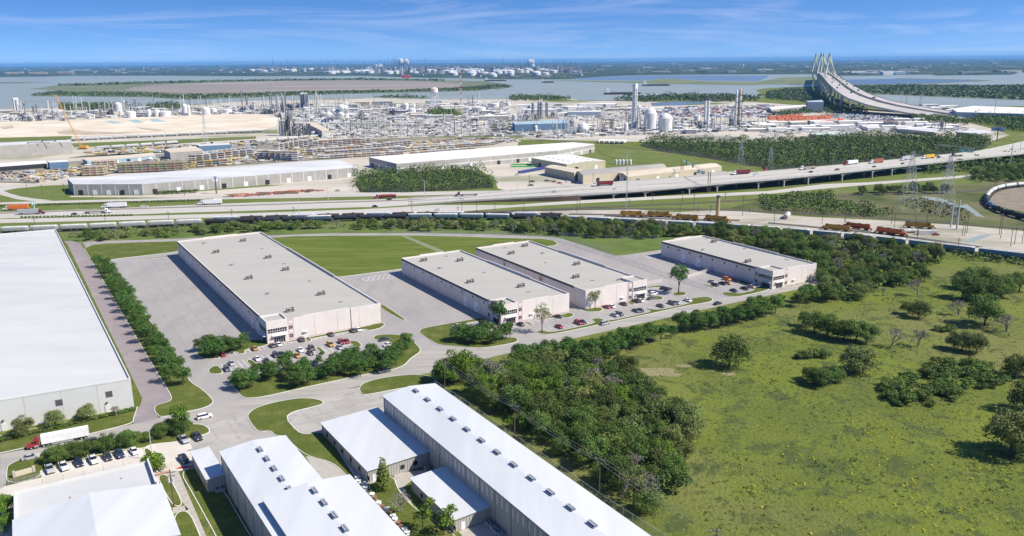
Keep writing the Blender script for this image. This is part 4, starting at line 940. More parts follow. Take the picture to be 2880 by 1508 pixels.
row([(985, 925)], 'tall', L_young, 11, 'tall green tree hiding the second warehouse\'s left corner', 'tall trees', z3)
row([(1402, 975)], 'pale', L_pale, 12, 'pale yellow green tree in front of the second warehouse', 'pale trees', z3)
row([(1875, 755)], 'pale', L_pale, 10.5, 'pale yellow green tree casting its shadow on the third warehouse', 'pale trees', z3)
row([(752, 668)], 'tall', L_young, 13, 'lone round-topped green tree on its own round island', 'tall trees', z4)
# roadside row
ln = [(1450, 1036), (1574, 1013), (1705, 1007), (1750, 982), (1834, 962), (1868, 954), (1910, 928), (1938, 931), (2007, 920), (2063, 911), (2119, 896), (2180, 876)]
P = gp(ln); seg = []
for i in range(len(P)-1):
    n_ = max(2, int((P[i+1]-P[i]).length/2.9))
    for j in range(n_): seg.append((P[i].lerp(P[i+1], j/n_), i))
pts = []
for i, (q, s) in enumerate(seg):
    if s == 5: continue
    d = (P[s+1]-P[s]).normalized(); q = q+Vector((-d.y, d.x))*(2.2 if i % 2 else -2.0); pts.append(PJ((q.x, q.y, 0)))
row(pts, 'young', L_young, 7.6, 'from the left in the dense tree row below the main road', 'dense tree row below the main road', I_, jit=.5)
row([(1888, 952, .8), (1900, 946, .8), (2197, 866)], 'sparse', L_young, 6.5, 'from the left of the thin trees in the roadside row', 'slender trees', I_)
row([(2250, 864), (2262, 852), (2285, 850), (2300, 842), (2318, 846), (2335, 838), (2352, 840), (2275, 842), (2340, 850)], 'young', L_wild, 7.6, 'from the left in the small clump at the end of the roadside row', 'clump at the end of the roadside row', I_)
# hedge trees between road and lower car park
row([(395, 800), (450, 805), (530, 770), (600, 760), (640, 745), (760, 720), (810, 710), (930, 690), (980, 675), (1180, 620), (1215, 610), (1290, 580), (1340, 590), (1390, 570), (1110, 640, .7)], 'wild', L_wild, 5.2, 'from the left in the hedge between road and parked pickups', 'hedge trees between road and parked pickups', z5, jit=.3)
row([(1360, 575)], 'tall', L_bright, 8.2, 'tallest brightest tree in the hedge near the aprons', 'hedge trees between road and parked pickups', z5)
row([(180, 598), (415, 535), (650, 488)], 'wild', L_light, 6.2, 'from the left in front of the huge white warehouse', 'small trees before the white warehouse', z5, jit=0)
row([(880, 455)], 'bare', L_twig, 4.4, 'leafless pale tree by the white warehouse corner', 'bare trees', z5)
row([(1165, 860), (1150, 830), (1140, 850)], 'bush', L_bright, 3.6, 'from the left of the bright shrubs by the walkway', 'bright shrubs', z5)
row([(10, 1195), (30, 1320), (60, 1210)], 'wild', L_bright, 5.5, 'from the left of the bright trees at the left edge', 'bright trees at the left edge', z5)
row([(1705, 960)], 'cone', L_wild, 9.6, 'dark conical tree beside the low annex', 'conical tree', z6, jit=0)
row([(1855, 1145)], 'bare', L_twig, 7, 'leafless tree right of the conical tree', 'bare trees', z6, jit=0)
row([(2030, 1310)], 'sparse', L_bright, 8.5, 'light green slender tree beside the narrow annex', 'slender trees', z6, jit=0)
row([(360, 1345)], 'sparse', L_bright, 8, 'light green slender tree at the near end of the narrow annex', 'slender trees', z7, jit=0)
# hedge line shrubs along the white warehouse
sh = []
for i in range(22): sh.append((i*17.5+4, 1247-i*4.1))
for i, q in enumerate(sh):
    p = G(q[0], q[1]-6); tree('bush', i % 3, L_wild, (p.x, p.y, 0), (.6, .6, .36), TR.uniform(0, 6), f'{nth(i)} low hedge shrub from the left below the huge white warehouse', 'hedge below the white warehouse', 'shrub', single=True)
# wild wood in the foreground
def scatter(poly, sp, seed=1, hole=None):
    rr = random.Random(seed); P = gp(poly); xs = [p.x for p in P]; ys = [p.y for p in P]; out_ = []; cell = {}
    A_ = (max(xs)-min(xs))*(max(ys)-min(ys)); n = int(A_/(sp*sp)*6)
    for _ in range(min(n, 60000)):
        q = (rr.uniform(min(xs), max(xs)), rr.uniform(min(ys), max(ys)))
        if not inside(q, P): continue
        k = (int(q[0]//sp), int(q[1]//sp)); ok = True
        for dx in (-1, 0, 1):
            for dy in (-1, 0, 1):
                for e in cell.get((k[0]+dx, k[1]+dy), []):
                    if (e[0]-q[0])**2+(e[1]-q[1])**2 < sp*sp: ok = False
        if ok: cell.setdefault(k, []).append(q); out_.append(q)
    return out_
def wood(poly, sp, hlo, hhi, where, group, seed, kinds=('wild',), mats=(L_wild,), single=False, cat='tree'):
    HK = dict(young=6.9, wild=10.5, bush=2.9, thicket=4.4, sparse=8.2, bare=8.0, pale=10, tall=11.5)
    pp = sorted(scatter(poly, sp, seed), key=lambda q: q[0]/q[1]); rr = random.Random(seed+99)
    for i, q in enumerate(pp):
        kd = rr.choice(kinds); h = rr.uniform(hlo, hhi); h = min(h, 5.6) if kd in ('thicket', 'bush') else h; s = h/HK[kd]; lf = rr.choice(mats) if kd not in ('bare', 'pale') else (L_twig if kd == 'bare' else L_light); v = rr.randrange(3)
        w_ = rr.uniform(.85, 1.15)
        tree(kd, v, lf, (q[0], q[1], -.1), (s*w_, s*w_, s), rr.uniform(0, 6.28), where if len(pp) > 40 else f'{nth(i)} {where}, from the left', group, cat, single)
wood([(1316, 1100), (1370, 1075), (1450, 1058), (1596, 1040), (1700, 1050), (1790, 1080), (1870, 1150), (1935, 1215), (1935, 1290), (1905, 1330), (1885, 1400), (1836, 1459), (1790, 1440), (1700, 1370), (1600, 1300), (1514, 1239), (1440, 1180), (1345, 1130)], 4.5, 6, 11, 'wild tree in the dense wood right of the long white shed', 'wood right of the long white shed', 3, ('wild', 'wild', 'tall', 'wild', 'wild', 'thicket', 'wild', 'wild', 'wild', 'bare', 'wild', 'pale'), (L_wild, L_wild, L_light, L_wild, L_wild, L_bright))
row([(1285, 1072), (1262, 1078, .8), (1310, 1065, .8)], 'wild', L_bright, 12.5, 'from the left of the bright trees at the far end of the long shed', 'bright trees at the shed\'s far end', I_)
row([(1245, 1072, .9), (1335, 1058, .9)], 'wild', L_wild, 9.5, 'from the left of the dark trees flanking the bright ones', 'dark trees at the shed\'s far end', I_)
row([(1362, 1075), (1385, 1090), (1420, 1098, .8), (1590, 1120, .8)], 'bare', L_twig, 11, 'from the left of the leafless grey trees at the edge of the wood', 'leafless trees at the edge of the wood', I_)
# field trees
for l, k_, lf, h, wh, gr in [
    ([(270, 500)], 'wild', L_wild, 10.5, 'lone tree standing in the open field', 'field trees'),
    ([(700, 335), (760, 350), (800, 365, .8), (850, 372, .85), (900, 378, .9), (950, 383, .8), (650, 300, .6)], 'wild', L_wild, 9.5, 'from the left in the clump left of the leafless field trees', 'clump left of the leafless field trees'),
    ([(890, 540), (930, 530, .8)], 'wild', L_light, 9.5, 'from the left of the tall round pair in mid field', 'round trees in mid field'),
    ([(1080, 405), (1205, 398), (1415, 245), (1210, 150), (1040, 148, .6), (1655, 328)], 'bare', L_twig, 8.5, 'from the left of the leafless trees standing in the field', 'leafless field trees'),
    ([(1210, 258), (1160, 240, .7)], 'wild', L_wild, 7.5, 'from the left of the small trees above the leafless ones', 'small field trees'),
    ([(1543, 297)], 'wild', L_wild, 11.5, 'broad oak-like tree with a bare trunk in the right of the field', 'field trees'),
    ([(1440, 160), (1500, 175), (1570, 165), (1620, 150), (1660, 130), (1450, 110), (1530, 100), (1720, 120)], 'wild', L_wild, 9.5, 'from the left in the grove at the top right of the field', 'grove at the top right of the field'),
    ([(1440, 425), (1500, 435), (1390, 415, .7)], 'wild', L_light, 7.5, 'from the left in the low clump below the oak-like tree', 'low clump below the oak-like tree'),
    ([(1700, 560), (1745, 550)], 'wild', L_wild, 7.5, 'from the left at the right edge above the big field tree', 'trees at the right edge'),
    ([(1690, 950), (1750, 930)], 'wild', L_light, 11, 'from the left of the big trees on the right edge of the field', 'big trees at the right edge'),
    ([(1750, 730)], 'wild', L_wild, 10, 'dark tree just outside the right edge casting a long shadow', 'field trees'),
    ([(690, 590), (735, 600), (780, 590), (820, 580, .8), (660, 565, .8)], 'wild', L_wild, 6.0, 'from the left in the low thicket left of the round pair', 'low thicket in mid field')]:
    row(l, k_, lf, h*(1.2 if k_ == 'wild' else 1.1), wh, gr, zr)
def shrubs(lst, where, group, conv, lo=1.6, hi=2.8, leaf=L_wild):
    for i, q in enumerate(lst):
        p = G(*conv(q[0], q[1])); s = TR.uniform(lo, hi)/2.9; tree('bush', i % 3, leaf, (p.x, p.y, -.1), (s*1.15, s*1.15, s), TR.uniform(0, 6), f'{nth(i)} shrub from the left {where}', group, 'shrub', single=False)
rr = random.Random(8)
pl = sorted([(rr.uniform(1030, 1400), rr.uniform(590, 700)) for _ in range(60)]+[(rr.uniform(1150, 1640), rr.uniform(490, 610)) for _ in range(60)])
pl = [q for q in pl if abs((q[1]-(760-q[0]*.07-60)) if q[0] < 1100 else 0) < 60]; keep = []
for q in pl:
    if all((q[0]-e[0])**2+((q[1]-e[1])*1.7)**2 > 500 for e in keep): keep.append(q)
shrubs(keep, 'in the shrub patch in the right half of the field', 'shrub patch in the field', zr, 1.8, 3.4)
shrubs([(620, 460), (650, 455), (690, 450), (730, 455), (760, 445)], 'above the low thicket in mid field', 'shrubs above the low thicket', zr, 2, 3.2)
shrubs([(1310, 320), (1345, 325), (1375, 322)], 'left of the low clump below the oak-like tree', 'shrubs near the oak-like tree', zr, 2, 3)
# tree band along the railway
wood([(200, 668), (300, 662), (430, 655), (700, 641), (1000, 637), (1220, 632), (1440, 637), (1440, 648), (1200, 651), (900, 643), (560, 660), (240, 680)], 6.6, 4, 7.5, 'scrubby tree between the railway and the meadow path', 'scrub along the railway', 21, ('thicket', 'bush', 'wild', 'thicket', 'bare'), (L_wild, L_light), True)
wood([(1440, 640), (1620, 640), (1900, 652), (2100, 668), (2350, 694), (2500, 712), (2640, 728), (2640, 745), (2500, 760), (2350, 790), (2310, 780), (2300, 745), (2150, 705), (2000, 672), (1960, 665), (1820, 672), (1700, 672), (1570, 662), (1440, 658)], 6.6, 6.5, 11.5, 'wild tree in the belt between the railway and the rightmost warehouse', 'tree belt beside the railway', 22, ('wild', 'wild', 'wild', 'thicket', 'bare'), (L_wild, L_light, L_wild), True)
wood([(2310, 790), (2500, 765), (2600, 775), (2610, 795), (2480, 812), (2400, 850), (2340, 845), (2320, 815)], 6.5, 6, 9.5, 'wild tree right of the rightmost warehouse', 'trees right of the rightmost warehouse', 23, ('wild',), (L_wild, L_wild, L_light))
# ================================================================ HIGHWAY AND RAILWAY SETTING
M_cwall = mat('retaining wall', (.24, .17, .13), (.20, .145, .11), sc=.3)
M_conc2 = mat('bridge concrete', (.50, .49, .46), (.42, .41, .385), sc=.2)
M_barrier = mat('median barrier', (.30, .28, .25))
b = MB(); b.sheet(gp([(-100, 668), (-100, 470), (300, 430), (1000, 420), (1640, 430), (1900, 440), (2140, 485), (2900, 395), (3000, 400), (3000, 760), (2800, 735), (2699, 715), (2467, 690), (2160, 662), (1940, 650), (1610, 634), (1440, 632), (1083, 632), (567, 648), (233, 662)]), .004); struct('verge', b, M_verge)
def road(name, px, z, m_): b = MB(); b.sheet(gp(px), z); return struct(name, b, m_)
road('frontage_road', [(-80, 572), (98, 566.7), (300, 561.5), (720, 550), (1011, 542), (1111, 540.7), (1405, 536), (1600, 519), (1700, 518), (1440, 541), (1300, 547), (1111, 551), (720, 558.5), (300, 568), (-80, 577)], .02, M_hwy)
road('ramp_road', [(-60, 533), (28, 525), (110, 519), (193, 514), (193, 518.5), (110, 524), (45, 530), (10, 537), (30, 545), (60, 553), (98, 559), (150, 564), (98, 567), (45, 560), (0, 548), (-60, 545)], .024, M_hwy)
road('highway', [(-80, 600), (279.5, 588), (559, 575.6), (720, 569.5), (1050, 561.5), (1279, 552.5), (1440, 539), (1447, 559), (1279, 568.5), (1064, 583), (1016, 583), (720, 592.4), (475, 599.4), (372, 603.6), (-80, 617)], .022, M_hwy)
road('frontage_road', [(-80, 619), (720, 599), (1013, 589), (1223, 577), (1440, 577), (1636, 563), (1887, 550.5), (2160, 537.5), (2316, 518), (2440, 513), (2663, 497.4), (2876, 478), (3000, 466), (3000, 474), (2876, 485), (2663, 504), (2411, 522.5), (2160, 545.5), (1887, 559), (1636, 572), (1440, 583.5), (1298, 595), (1167, 600), (720, 609.5), (-80, 630)], .022, M_hwy)
road('gravel_yard', [(1290, 603), (1440, 596), (1640, 589), (1760, 588), (1900, 597), (2050, 590), (2160, 601), (2290, 611), (2520, 622), (2700, 634), (2900, 652), (2900, 724), (2699, 702), (2467, 676), (2160, 647), (1940, 634), (1610, 618), (1440, 612), (1330, 608)], .016, M_gravel)
road('scrub', [(1900, 592), (2050, 585), (2150, 560), (2330, 548), (2500, 530), (2700, 520), (2900, 500), (2900, 650), (2700, 632), (2520, 620), (2290, 609), (2160, 598)], .012, M_scrub)
road('loop_yard', [(2765, 560), (2790, 540), (2840, 528), (2900, 522), (2900, 600), (2850, 590), (2800, 578)], .02, mat('loop yard soil', (.26, .215, .16), (.2, .165, .12), sc=.1))
road('pool', [(2590, 552), (2640, 556), (2680, 570), (2700, 578), (2720, 575), (2740, 590), (2770, 612), (2745, 608), (2718, 588), (2690, 582), (2640, 566), (2600, 560)], .024, M_water)
road('pool', [(2710, 680), (2745, 665), (2775, 658), (2790, 662), (2760, 672), (2735, 682), (2720, 684)], .03, M_water)
road('service_yard', [(560, 560), (720, 548), (960, 533), (1020, 520), (1020, 545), (960, 549), (900, 556), (720, 559)], .018, M_pad)
road('service_yard', [(200, 551), (400, 550), (720, 527), (1000, 503), (1040, 520), (1000, 540), (720, 551), (560, 556), (420, 556), (195, 554)], .016, M_pad)
road('service_yard', [(1330, 470), (1480, 455), (1560, 475), (1640, 500), (1800, 500), (2100, 480), (2100, 490), (1700, 518), (1440, 540), (1400, 530), (1390, 500)], .018, M_pad)
# striped medians, lane lines on the highway
mk = MB()
def pxline(p, w, dash=None, z=.04):
    P = gp(p)
    for i in range(len(P)-1):
        if not dash: line(P[i], P[i+1], w, z); continue
        n_ = int((P[i+1]-P[i]).length/dash)
        for k in range(n_): line(P[i].lerp(P[i+1], k/n_), P[i].lerp(P[i+1], (k+.3)/n_), w, z)
for o_ in (-6, 5, 12.5): pxline([(0, 602+o_), (363, 588+o_), (720, 578+o_), (1139, 564+o_*.9), (1440, 549+o_*.9)], .3, 12)
struct('lane_markings', mk, M_white)
# rails
def track(px, name='railway_track', z=.1, w=2.6):
    P = smoothpath(gp(px), 5); b = MB(); b.sheet(strip(P, w, w), z-.02, 0)
    for s in (-.75, .75):
        q = strip([p for p in P], s+.09, -s+.09) ; n_ = len(P)
        b.sheet(q, z+.12, 1)
    # sleepers hint: dark centre
    b.sheet(strip(P, 1.25, 1.25), z+.01, 2)
    o = obj(name, b, [M_bed, M_rail, mat('sleepers', (.13, .11, .095), (.2, .17, .15), sc=.6)]); o['kind'] = 'structure'; return P
TRAIN = [(-80, 660), (0, 657), (233, 648.5), (400, 640.5), (567, 634), (720, 629), (900, 623.5), (1083, 619), (1300, 618), (1440, 619.5), (1610, 624.5), (1940, 641), (2160, 655), (2467, 683), (2699, 711), (2900, 735)]
TP = track(TRAIN)
TP2 = track([(-80, 652), (233, 642), (567, 628), (900, 618), (1083, 613.5), (1300, 612), (1610, 616), (1700, 619)])
track([(1440, 594), (1640, 585), (1900, 574), (2160, 560), (2330, 553), (2500, 546), (2700, 540), (2900, 520)])
track([(1300, 598), (1640, 590), (1900, 588), (2160, 596), (2400, 608), (2700, 630), (2900, 645)])
track([(1700, 607), (1900, 617), (2080, 620)]); T3 = track([(2160, 627), (2330, 643), (2500, 660), (2680, 684), (2760, 696)])
track([(1600, 603), (1700, 604), (1800, 606), (1900, 610)])
track([(1460, 388), (1600, 398), (1672, 406), (1850, 425), (2050, 455), (2120, 470)])
def walk(P, s0=0):
    L_ = [0]
    for i in range(1, len(P)): L_.append(L_[-1]+(P[i]-P[i-1]).length)
    def f(s):
        s = max(0, min(L_[-1]-1e-3, s)); i = max(j for j in range(len(L_)) if L_[j] <= s); i = min(i, len(P)-2)
        return P[i].lerp(P[i+1], (s-L_[i])/(L_[i+1]-L_[i]))
    return f, L_[-1]
# ---- rolling stock
M_hop = mat('hopper car paint', (1, 1, 1), (.8, .78, .74), sc=.8, objcol=True, rough=.5, lo=.45, hi=.85)
M_under = mat('running gear', (.03, .028, .026))
M_htop = mat('hopper car roof', (.66, .65, .62), (.5, .49, .46), sc=.7, rough=.6)
def bogies(b, L_):
    for x in (-L_*.36, L_*.36):
        b.box(x-1.3, -1.0, .3, x+1.3, 1.0, .75)
        for dx in (-.85, .85): b.tube((x+dx, -.95, .46), (x+dx, .95, .46), .46, n=10)
def make_hopper(Ln=17.6):
    t = thing('hopper_car', 'hopper', 'rail car'); b = MB(); h = Ln/2
    for i in range(16):          # rounded body
        pass
    prof = [(-.9, 1.1), (-1.55, 1.9), (-1.6, 3.3), (-1.45, 4.1), (-.9, 4.5), (.9, 4.5), (1.45, 4.1), (1.6, 3.3), (1.55, 1.9), (.9, 1.1)]
    k = len(b.v); st = [(-h+.5, .86), (-h+1.9, 1), (h-1.9, 1), (h-.5, .86)]
    for x, s in st: b.v += [(x, y*s, 1.1+(z-1.1)*(.93 if s < 1 else 1)) for y, z in prof]
    n = len(prof)
    for j in range(3):
        for i in range(n): b.f.append((k+j*n+i, k+j*n+(i+1) % n, k+(j+1)*n+(i+1) % n, k+(j+1)*n+i)); b.m.append(1 if i in (3, 4, 5) else 0)
    b.f.append(tuple(k+i for i in range(n))); b.m.append(0); b.f.append(tuple(k+3*n+i for i in range(n))[::-1]); b.m.append(0)
    for i in range(9): b.box(-h+2+i*1.65, -1.66, 1.7, -h+2.08+i*1.65, 1.66, 3.5)
    obj('body', b, [M_hop, M_htop], t)
    b = MB(); b.box(-h+2.5, -.35, 4.5, h-2.5, .35, 4.66); b.box(-h+.3, -1.2, 4.3, -h+.6, 1.2, 4.4); obj('roof_walk', b, M_htop, t)
    b = MB(); bogies(b, Ln)
    for x in (-4, 0, 4): b.box(x-1.3, -.8, .55, x+1.3, .8, 1.15, top=1.25)
    b.box(-h, -.25, .85, h, .25, 1.05); obj('running_gear', b, M_under, t); return t
def make_tankcar(Ln=16.6):
    t = thing('tank_car', 'tank', 'rail car'); b = MB(); h = Ln/2
    b.tube((-h+.9, 0, 2.6), (h-.9, 0, 2.6), 1.5, n=18, caps=False); b.tube((-h+.35, 0, 2.6), (-h+.9, 0, 2.6), .9, 1.5, 18); b.tube((h-.9, 0, 2.6), (h-.35, 0, 2.6), 1.5, .9, 18)
    obj('tank', b, M_hop, t, smooth=False); b = MB(); b.tube((0, 0, 4.0), (0, 0, 4.6), .55, n=10); b.box(-2, -.5, 4.05, 2, .5, 4.15); obj('dome', b, M_hop, t)
    b = MB(); bogies(b, Ln); b.box(-h, -.3, .8, h, .3, 1.2); obj('running_gear', b, M_under, t); return t
HOP, TNK = make_hopper(), make_tankcar()
def train(P, s0, s1, spec, where, group, z=.15, gap=1.0):
    f, L_ = walk(P); s = s0; i = 0
    while s < min(s1, L_):
        pr, col, nm_ = spec(i, s/L_, f(s+9)); ln = 17.6 if pr is HOP else 16.6
        a, c = f(s), f(s+ln); q = (a+c)/2; put(pr, (q.x, q.y, z), math.atan2((c-a).y, (c-a).x), f'{nm_}, {nth(i)} car from the left {where}', group, color=col); i += 1; s += ln+gap
def sp1(i, u, p):
    x = PJ((p.x, p.y, 2))[0]
    if x < 575: return HOP, (.40, .41, .42), 'pale grey hopper'
    if x < 735: return TNK, (.035, .03, .032), 'black tank car'
    if x < 1180: return (TNK, (.03, .036, .05), 'black tank car') if i % 4 else (HOP, (.10, .14, .2), 'blue grey hopper')
    if x < 1440: return HOP, (.13, .22, .28), 'dull blue hopper'
    if x < 1600: return TNK, (.03, .03, .035), 'black tank car'
    return HOP, (.15, .24, .31), 'dull blue hopper'
train(TP, 0, 99999, sp1, 'in the long freight train', 'cars of the long freight train')
f_, L2 = walk(TP2)
def sp2(i, u, p): return (HOP, (.2, .28, .36), 'pale blue hopper') if i % 3 == 0 else (TNK, (.05, .04, .04), 'dark tank car')
train(TP2, L2*.36, L2*.93, sp2, 'on the second track', 'cars on the second track')
# curved train at the right edge
TL = track([(2900, 524), (2855, 527), (2820, 532), (2795, 540), (2780, 552), (2772, 566), (2776, 578), (2795, 592), (2825, 604), (2860, 614), (2900, 624)])
train(TL, 0, 9999, lambda i, u, p: ((TNK, (.55, .55, .53), 'white tank car') if u < .5 else ((TNK, (.03, .03, .03), 'black tank car') if i % 4 else (TNK, (.12, .2, .3), 'blue tank car'))), 'round the loop at the right edge', 'cars of the train on the loop')
def px_train(px, col, where, group, nm_, sc=1, frac=1.0):
    P = track(px); f, L_ = walk(P); train(P, 0, L_-18, lambda i, u, p: (HOP, col if i % 4 else tuple(x*.8 for x in col), nm_), where, group)
px_train([(200, 397), (400, 387), (600, 378), (760, 371)], (.42, .43, .44), 'beside the pale sand field', 'hoppers beside the sand field', 'grey hopper')
px_train([(270, 422), (400, 413), (505, 404)], (.45, .46, .47), 'behind the crane', 'hoppers behind the crane', 'grey hopper')
px_train([(720, 404), (800, 396), (880, 389), (970, 382)], (.44, .44, .44), 'below the tall plant stacks', 'hoppers below the plant', 'grey hopper')
# locomotives
M_lroof = mat('locomotive roof', (.04, .038, .04))
def make_loco(col, stripe):
    t = thing('locomotive', 'loco', 'locomotive'); b = MB()
    b.box(-9.6, -.95, 1.5, 4.9, .95, 4.1); b.box(-9.2, -1.15, 3.5, -5.5, 1.15, 4.3); b.box(7.2, -.85, 1.5, 9.6, .85, 2.9); obj('hood', b, M_hop, t, color=col)
    b = MB(); b.box(4.9, -1.5, 1.5, 7.3, 1.5, 4.35, top=.95); obj('cab', b, M_hop, t, color=col)
    b = MB(); b.box(7.24, -1.2, 3.1, 7.34, 1.2, 3.9); b.box(5.3, -1.53, 3.0, 6.9, 1.53, 3.8); obj('window', b, M_cglass, t)
    b = MB(); b.box(-9.4, -.8, 4.1, 4.8, .8, 4.3); b.box(-8.8, -1, 4.3, -6, 1, 4.6); b.box(-3, -.6, 4.3, -1, .6, 4.6); b.box(5, -1.4, 4.32, 7.2, 1.4, 4.5); obj('roof', b, M_lroof, t)
    b = MB(); b.box(-10.6, -1.5, 1.15, 10.4, 1.5, 1.5); obj('frame', b, M_hop, t, color=stripe)
    b = MB(); bogies(b, 19); b.box(-2.6, -1.3, .45, 2.6, 1.3, 1.15); b.box(-10.8, -1.1, .3, -10.4, 1.1, 1.3); b.box(10.2, -1.1, .3, 10.7, 1.1, 1.3)
    for s in (-1.48, 1.48):
        for i in range(12): b.box(-10+i*1.5, s-.03, 1.5, -9.95+i*1.5, s+.03, 2.5)
        b.box(-10, s-.03, 2.45, 5, s+.03, 2.5)
    obj('running_gear', b, M_under, t)
    return t
YL, OR = (.46, .25, .03), (.55, .13, .03)
LY = make_loco(YL, (.35, .2, .05)); LO = make_loco(OR, (.12, .04, .02))
for x, y, x2, y2, pr, lab in [(1745, 609, 1812, 610, LY, 'yellow locomotive at the left end of the pair near the tall grey stack'), (1822, 610, 1888, 612, LY, 'second yellow locomotive of the pair, nose to the right'),
        (1965, 622, 1893, 617, LY, 'third yellow locomotive, lower and nearer the tan chimney'), (1983, 620, 2052, 627, LY, 'yellow locomotive directly below the tan chimney'),
        (2386, 652, 2314, 646, LY, 'yellow locomotive in front of the two orange ones'), (2450, 650, 2368, 640, LO, 'orange locomotive half hidden behind the other orange one'),
        (2460, 655, 2552, 667, LO, 'long bright orange locomotive in front, nose to the right'), (2545, 640, 2625, 645, LY, 'yellow locomotive behind the pale tanks on the right')]:
    a, c = G(x, y), G(x2, y2); q = (a+c)/2; s_ = (c-a).length/21.5; put(pr, (q.x, q.y, .15), math.atan2((c-a).y, (c-a).x), lab, 'locomotives in the rail yard', sc=max(.9, min(1.2, s_)))
# ================================================================ ELEVATED HIGHWAY
def zdeck(x):
    pts = [(1150, .2), (1440, 2.6), (1600, 4.6), (2000, 7.0), (2300, 8.6), (2900, 9.0)]
    for i in range(len(pts)-1):
        if pts[i][0] <= x <= pts[i+1][0]: return pts[i][1]+(pts[i+1][1]-pts[i][1])*(x-pts[i][0])/(pts[i+1][0]-pts[i][0])
    return pts[0][1] if x < 1150 else 9.0
NE = [(1150, 577), (1279, 567.5), (1440, 559), (1596.5, 550.5), (1705, 543.5), (1812, 536), (1915, 527), (2024, 517), (2160, 506), (2275, 494.6), (2350, 487.6), (2440, 478), (2507, 471), (2607, 460.5), (2744, 446), (2880, 432), (3050, 414)]
FE = [(1150, 559), (1279, 552), (1440, 538), (1622, 523.5), (1761, 511), (1915, 500), (2055, 491.5), (2160, 483), (2300, 471), (2440, 458.5), (2621, 440), (2741, 428), (2800, 417), (2880, 399), (3050, 362)]
nw = [G(x, y, zdeck(x)) for x, y in NE]; fw = [G(x, y, zdeck(x)) for x, y in FE]
def resample(P, n):
    L_ = [0]
    for i in range(1, len(P)): L_.append(L_[-1]+(P[i]-P[i-1]).length)
    o = []
    for k in range(n):
        s = L_[-1]*k/(n-1); i = min(max(j for j in range(len(L_)) if L_[j] <= s+1e-6), len(P)-2); o.append(P[i].lerp(P[i+1], (s-L_[i])/(L_[i+1]-L_[i])))
    return o
n_ = 60; nwr, fwr = resample(nw, n_), resample(fw, n_)
ov = thing('overpass', 'long pale concrete highway viaduct on round columns crossing the picture', 'overpass', (0, 0, 0))
b = MB(); pr = MB(); gd = MB(); rw = MB()
for i in range(n_-1):
    a, c, d, e = nwr[i], nwr[i+1], fwr[i+1], fwr[i]
    b.add([a, c, d, e], [(0, 1, 2, 3)]); lo = Vector((0, 0, -.35))
    elev = a.z > 4.5
    for (p, q, s) in ((a, c, 1), (e, d, -1)):
        w_ = Vector((0, 0, .95)); nn = (d-c).normalized()*.4*s
        pr.add([p+lo*2, q+lo*2, q+w_, p+w_, p+nn, q+nn, q+nn+w_, p+nn+w_], [(0, 1, 2, 3), (5, 4, 7, 6), (3, 2, 6, 7)])
    if elev:
        for t_ in (.04, .2, .36, .52, .68, .84, .97):
            p, q = a.lerp(e, t_), c.lerp(d, t_); nn = (d-c).normalized()*.5; g = Vector((0, 0, -1.9)); gd.add([p-nn+lo, q-nn+lo, q-nn+g, p-nn+g, p+nn+lo, q+nn+lo, q+nn+g, p+nn+g], [(0, 1, 2, 3), (5, 4, 7, 6), (3, 2, 6, 7)])
    else:
        z0 = Vector((0, 0, 1)); g1, g2 = Vector((a.x, a.y, 0)), Vector((c.x, c.y, 0)); rw.add([g1, g2, c+lo, a+lo], [(0, 1, 2, 3)]); g1, g2 = Vector((e.x, e.y, 0)), Vector((d.x, d.y, 0)); rw.add([g2, g1, e+lo, d+lo], [(0, 1, 2, 3)])
a, e = [p for p in nwr if p.z <= 4.5][-1], fwr[len([p for p in nwr if p.z <= 4.5])-1]; i = len([p for p in nwr if p.z <= 4.5]); a, e = nwr[i], fwr[i]
rw.add([(a.x, a.y, 0), (e.x, e.y, 0), e+lo, a+lo], [(0, 1, 2, 3)])
deck = obj('deck', b, M_hwy, ov); h_ = len(pr.f)//2
for s_ in (0, 1):
    q_ = MB(); q_.v = pr.v; q_.f = [f for i, f in enumerate(pr.f) if (i//3) % 2 == s_]; q_.m = [0]*len(q_.f); obj('parapet', weld(q_), M_conc2, ov); obj('girders', gd, M_conc2, ov); obj('retaining_wall', rw, M_cwall, ov)
b = MB()
for i in range(n_-1):
    for t_ in (.47,):
        p, q = nwr[i].lerp(fwr[i], t_), nwr[i+1].lerp(fwr[i+1], t_); b.add([p+Vector((0, -.15, 0)), q+Vector((0, -.15, 0)), q+Vector((0, -.15, .8)), p+Vector((0, -.15, .8)), p+Vector((0, .15, .8)), q+Vector((0, .15, .8)), q+Vector((0, .15, 0)), p+Vector((0, .15, 0))], [(0, 1, 2, 3), (3, 2, 5, 4), (4, 5, 6, 7)])
obj('median_barrier', b, M_conc2, ov)
b = MB()
for i in range(n_-1):
    for t_ in (.16, .3, .64, .8):
        p, q = nwr[i].lerp(fwr[i], t_), nwr[i+1].lerp(fwr[i+1], t_); z_ = Vector((0, 0, .02)); nn = Vector((0, .16, 0)); q = p.lerp(q, .5); b.add([p-nn+z_, q-nn+z_, q+nn+z_, p+nn+z_], [(0, 1, 2, 3)])
obj('lane_lines', b, M_white, ov)
PB = [(1703, 560), (1811, 554), (1916, 547), (2025, 540), (2112, 534), (2196, 528), (2276, 521.5), (2351, 515.5), (2441, 508), (2507, 501), (2600, 491), (2700, 481), (2800, 470), (2880, 460)]
